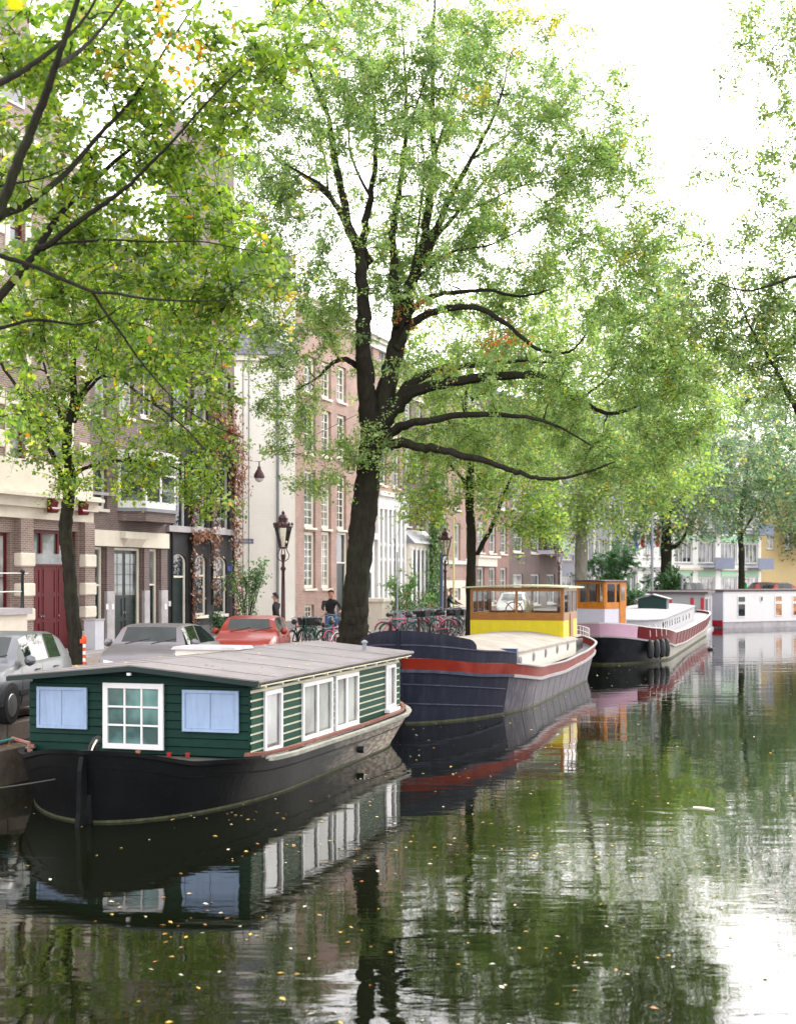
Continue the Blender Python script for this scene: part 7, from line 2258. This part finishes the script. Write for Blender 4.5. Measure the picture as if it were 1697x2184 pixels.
def person(label, loc, rz, pose, top, legs, hair=(.02, .015, .012), shoes=(.02, .02, .02), s=1.0, hairlen=.0):
    """pose: 'ride' seated on a bicycle, 'walk' mid-stride, 'stand'"""
    t = thing('person', label, 'person', loc, rz)
    t.scale = (1.06, 1.14, 1.04)
    J = {}
    if pose == 'ride':
        J['pelvis'] = (-.20, 0, 1.00, .13); J['waist'] = (-.16, 0, 1.14, .125); J['chest'] = (-.09, 0, 1.34, (.16, .20)); J['neck'] = (-.03, 0, 1.53, .055); J['head0'] = (-.01, 0, 1.60, .07); J['head1'] = (.0, 0, 1.69, .098); J['head2'] = (-.01, 0, 1.78, .08)
        arm = lambda sg: [('sh', (-.05, .19*sg, 1.45, .068)), ('el', (.12, .28*sg, 1.22, .048)), ('wr', (.32, .25*sg, 1.14, .032)), ('ha', (.40, .24*sg, 1.12, .03))]
        leg = lambda sg: ([('hp', (-.15, .10*sg, .97, .10)), ('kn', (.22, .13*sg, .84, .068)), ('an', (.06, .11*sg, .44, .042)), ('to', (.20, .11*sg, .38, .038))] if sg > 0 else
                          [('hp', (-.15, .10*sg, .97, .10)), ('kn', (.12, .13*sg, .62, .066)), ('an', (-.08, .11*sg, .24, .042)), ('to', (.07, .11*sg, .17, .038))])
    else:
        st = .22 if pose == 'walk' else .02
        J['pelvis'] = (0, 0, .94, .125); J['waist'] = (.01, 0, 1.08, .12); J['chest'] = (.02, 0, 1.30, (.15, .19)); J['neck'] = (.03, 0, 1.49, .055); J['head0'] = (.04, 0, 1.56, .07); J['head1'] = (.05, 0, 1.64, .097); J['head2'] = (.04, 0, 1.72, .078)
        arm = lambda sg: [('sh', (.02, .19*sg, 1.41, .066)), ('el', (.0-st*sg*.5, .24*sg, 1.13, .048)), ('wr', (.06-st*sg*.9, .25*sg, .90, .032)), ('ha', (.08-st*sg*.9, .25*sg, .83, .03))]
        leg = lambda sg: [('hp', (0, .095*sg, .90, .10)), ('kn', (.06+st*sg*.6, .10*sg, .50, .066)), ('an', (st*sg*1.2, .10*sg, .10, .042)), ('to', (.14+st*sg*1.2, .10*sg, .045, .038))]
    E_ = [('pelvis', 'waist'), ('waist', 'chest'), ('chest', 'neck'), ('neck', 'head0'), ('head0', 'head1'), ('head1', 'head2')]
    for sg, c in ((1, 'l'), (-1, 'r')):
        pr = 'chest'
        for n, v in arm(sg): J[c+n] = v; E_.append((pr, c+n)); pr = c+n
        pr = 'pelvis'
        for n, v in leg(sg): J[c+n] = v; E_.append((pr, c+n)); pr = c+n
    zn = J['neck'][2]-.01; zp = J['pelvis'][2]
    wr = [Vector(J[c+'ha'][:3]) for c in 'lr']; ft = [Vector(J[c+'to'][:3]) for c in 'lr']
    def zone(co):
        if co.z > zn: return 0
        if any((co-w).length < .075 for w in wr): return 0
        if any((co-f).length < .13 for f in ft): return 3
        if co.z > zp-.02: return 1
        if any((co-Vector(J[c+'an'][:3])).length < .07 for c in 'lr'): return 3
        for c in 'lr':
            if (co-Vector(J[c+'wr'][:3])).length < .1: return 1
        return 2
    mats = [SK, M('jacket', top, .8, var=.2), M('trousers', legs, .8, var=.2), M('shoes', shoes, .5)]
    skin_body(t, 'body', J, E_, mats, zone)
    hd = Vector(J['head1'][:3])
    b = MB().mat(M('hair', hair, .6)); b.sm = True
    # hair cap: back and top of the head
    rows = []
    for i in range(7):
        th = math.pi*i/12*1.0
        rows.append([(hd.x-.015+.108*math.sin(th)*math.cos(a), .098*math.sin(th)*math.sin(a), hd.z+.045+.105*math.cos(th)-(max(0, -math.cos(a))*(.05+hairlen)*(i/6)**2)+(max(0, math.cos(a))*.06*(i/6)**2)) for a in [k*math.pi/7 for k in range(14)]])
    b.grid(rows, close=True); b.build('hair', t)
    b = MB().mat(SK); b.sm = True; b.tube([(hd.x+.088, 0, hd.z+.02), (hd.x+.118, 0, hd.z-.02), (hd.x+.09, 0, hd.z-.03)], [.008, .016, .010], 6)
    for sg in (-1, 1): b.lathe([(.004, 0), (.024, .006), (.02, .014), (0, .016)], (hd.x-.01, sg*.092, hd.z-.005), 8, axis='y')
    b.build('nose_and_ears', t)
    b = MB().mat(MT['black'])
    for sg in (-1, 1): b.box(hd.x+.086, hd.x+.098, sg*.035-.012, sg*.035+.012, hd.z+.012, hd.z+.024)
    b.mat(M('lips', (.3, .1, .09), .5)); b.box(hd.x+.082, hd.x+.096, -.022, .022, hd.z-.058, hd.z-.05)
    b.build('eyes_and_mouth', t)
    # fingers curled forward
    for c in 'lr':
        h_ = Vector(J[c+'ha'][:3]); b = MB().mat(SK); b.sm = True
        d = (h_-Vector(J[c+'wr'][:3])).normalized()
        for k in range(4):
            o_ = h_+Vector((0, (k-1.5)*.018, 0)); L_f = (.045, .055, .052, .04)[k]
            b.tube([o_, o_+d*L_f*.7+Vector((0, 0, -.01)), o_+d*L_f+Vector((0, 0, -.035))], [.010, .009, .007], 5)
        sg = 1 if c == 'l' else -1
        b.tube([h_+Vector((0, -sg*.03, 0)), h_+d*.02+Vector((0, -sg*.05, -.01)), h_+d*.045+Vector((0, -sg*.05, -.03))], [.011, .010, .008], 5)
        b.build('fingers', t)
    return t
# cyclist riding towards the camera, dark sweater and jeans
loc = place_on(706, 47.5); rz = math.radians(-80)
person('cyclist in a dark sweater and blue jeans riding towards the camera beside the big elm', (loc[0], loc[1], loc[2]+.02), rz, 'ride', (.012, .012, .014), (.04, .08, .20), hair=(.05, .03, .02), hairlen=.02)
bk = dup(protos['pale blue'], loc, rz, 'pale blue bicycle ridden by the dark clad cyclist left of the big elm'); bk.rotation_euler = (0, 0, rz); bk['group'] = 'bicycles with riders'
loc = place_on(962, 60); rz = math.radians(-20)
person('cyclist in a black jacket passing between the second street lamp and the yellow pole', loc, rz, 'ride', (.01, .015, .018), (.02, .02, .03), hair=(.12, .05, .02))
bk = dup(protos['white'], loc, rz, 'white bicycle under the rider beside the second street lamp'); bk.rotation_euler = (0, 0, rz); bk['group'] = 'bicycles with riders'
loc = place_on(590, 45.5)
person('pedestrian in a long black coat half hidden behind the first street lamp', loc, R(160), 'walk', (.010, .010, .011), (.012, .012, .013), hair=(.01, .01, .01), hairlen=.06)
b = MB().mat(M('pale_bag', (.6, .52, .5), .6)); b.box(-.14, .14, -.05, .05, 0, .34, taper=.01); b.tube([(-.08, 0, .34), (-.05, 0, .5), (.05, 0, .5), (.08, 0, .34)], .01, 4)
o = tag(b.build('shopping_bag'), 'pale pinkish bag carried by the pedestrian behind the first street lamp', 'bag'); q = place_on(581, 45.4); o.location = (q[0], q[1], ZQ+.42)
loc = (*place_on(1587, 113)[:2], ZF)
person('tiny far pedestrian in a bright green top beside the thin far elm', loc, R(200), 'stand', (.02, .30, .08), (.02, .02, .03))
# white cloth covered scooter-like mound between the far red cars and garden table: pale parasol
p = (*place_on(1655, 112)[:2], ZF)
t = thing('covered_scooter', 'scooter under a white rain cover between the two red cars', 'scooter', p)
b = MB().mat(MT['paint_white']); b.sm = True
b.lathe([(.85, 0), (.8, .5), (.62, 1.0), (.35, 1.35), (.0, 1.45)], (0, 0, 0), 12); b.build('rain_cover', t)
b = MB().mat(MT['tyre']); b.lathe([(.28, -.06), (.28, .06)], (.3, -.5, .28), 14, axis='y'); b.lathe([(.28, -.06), (.28, .06)], (-.45, -.6, .28), 14, axis='y'); b.build('wheel', t)
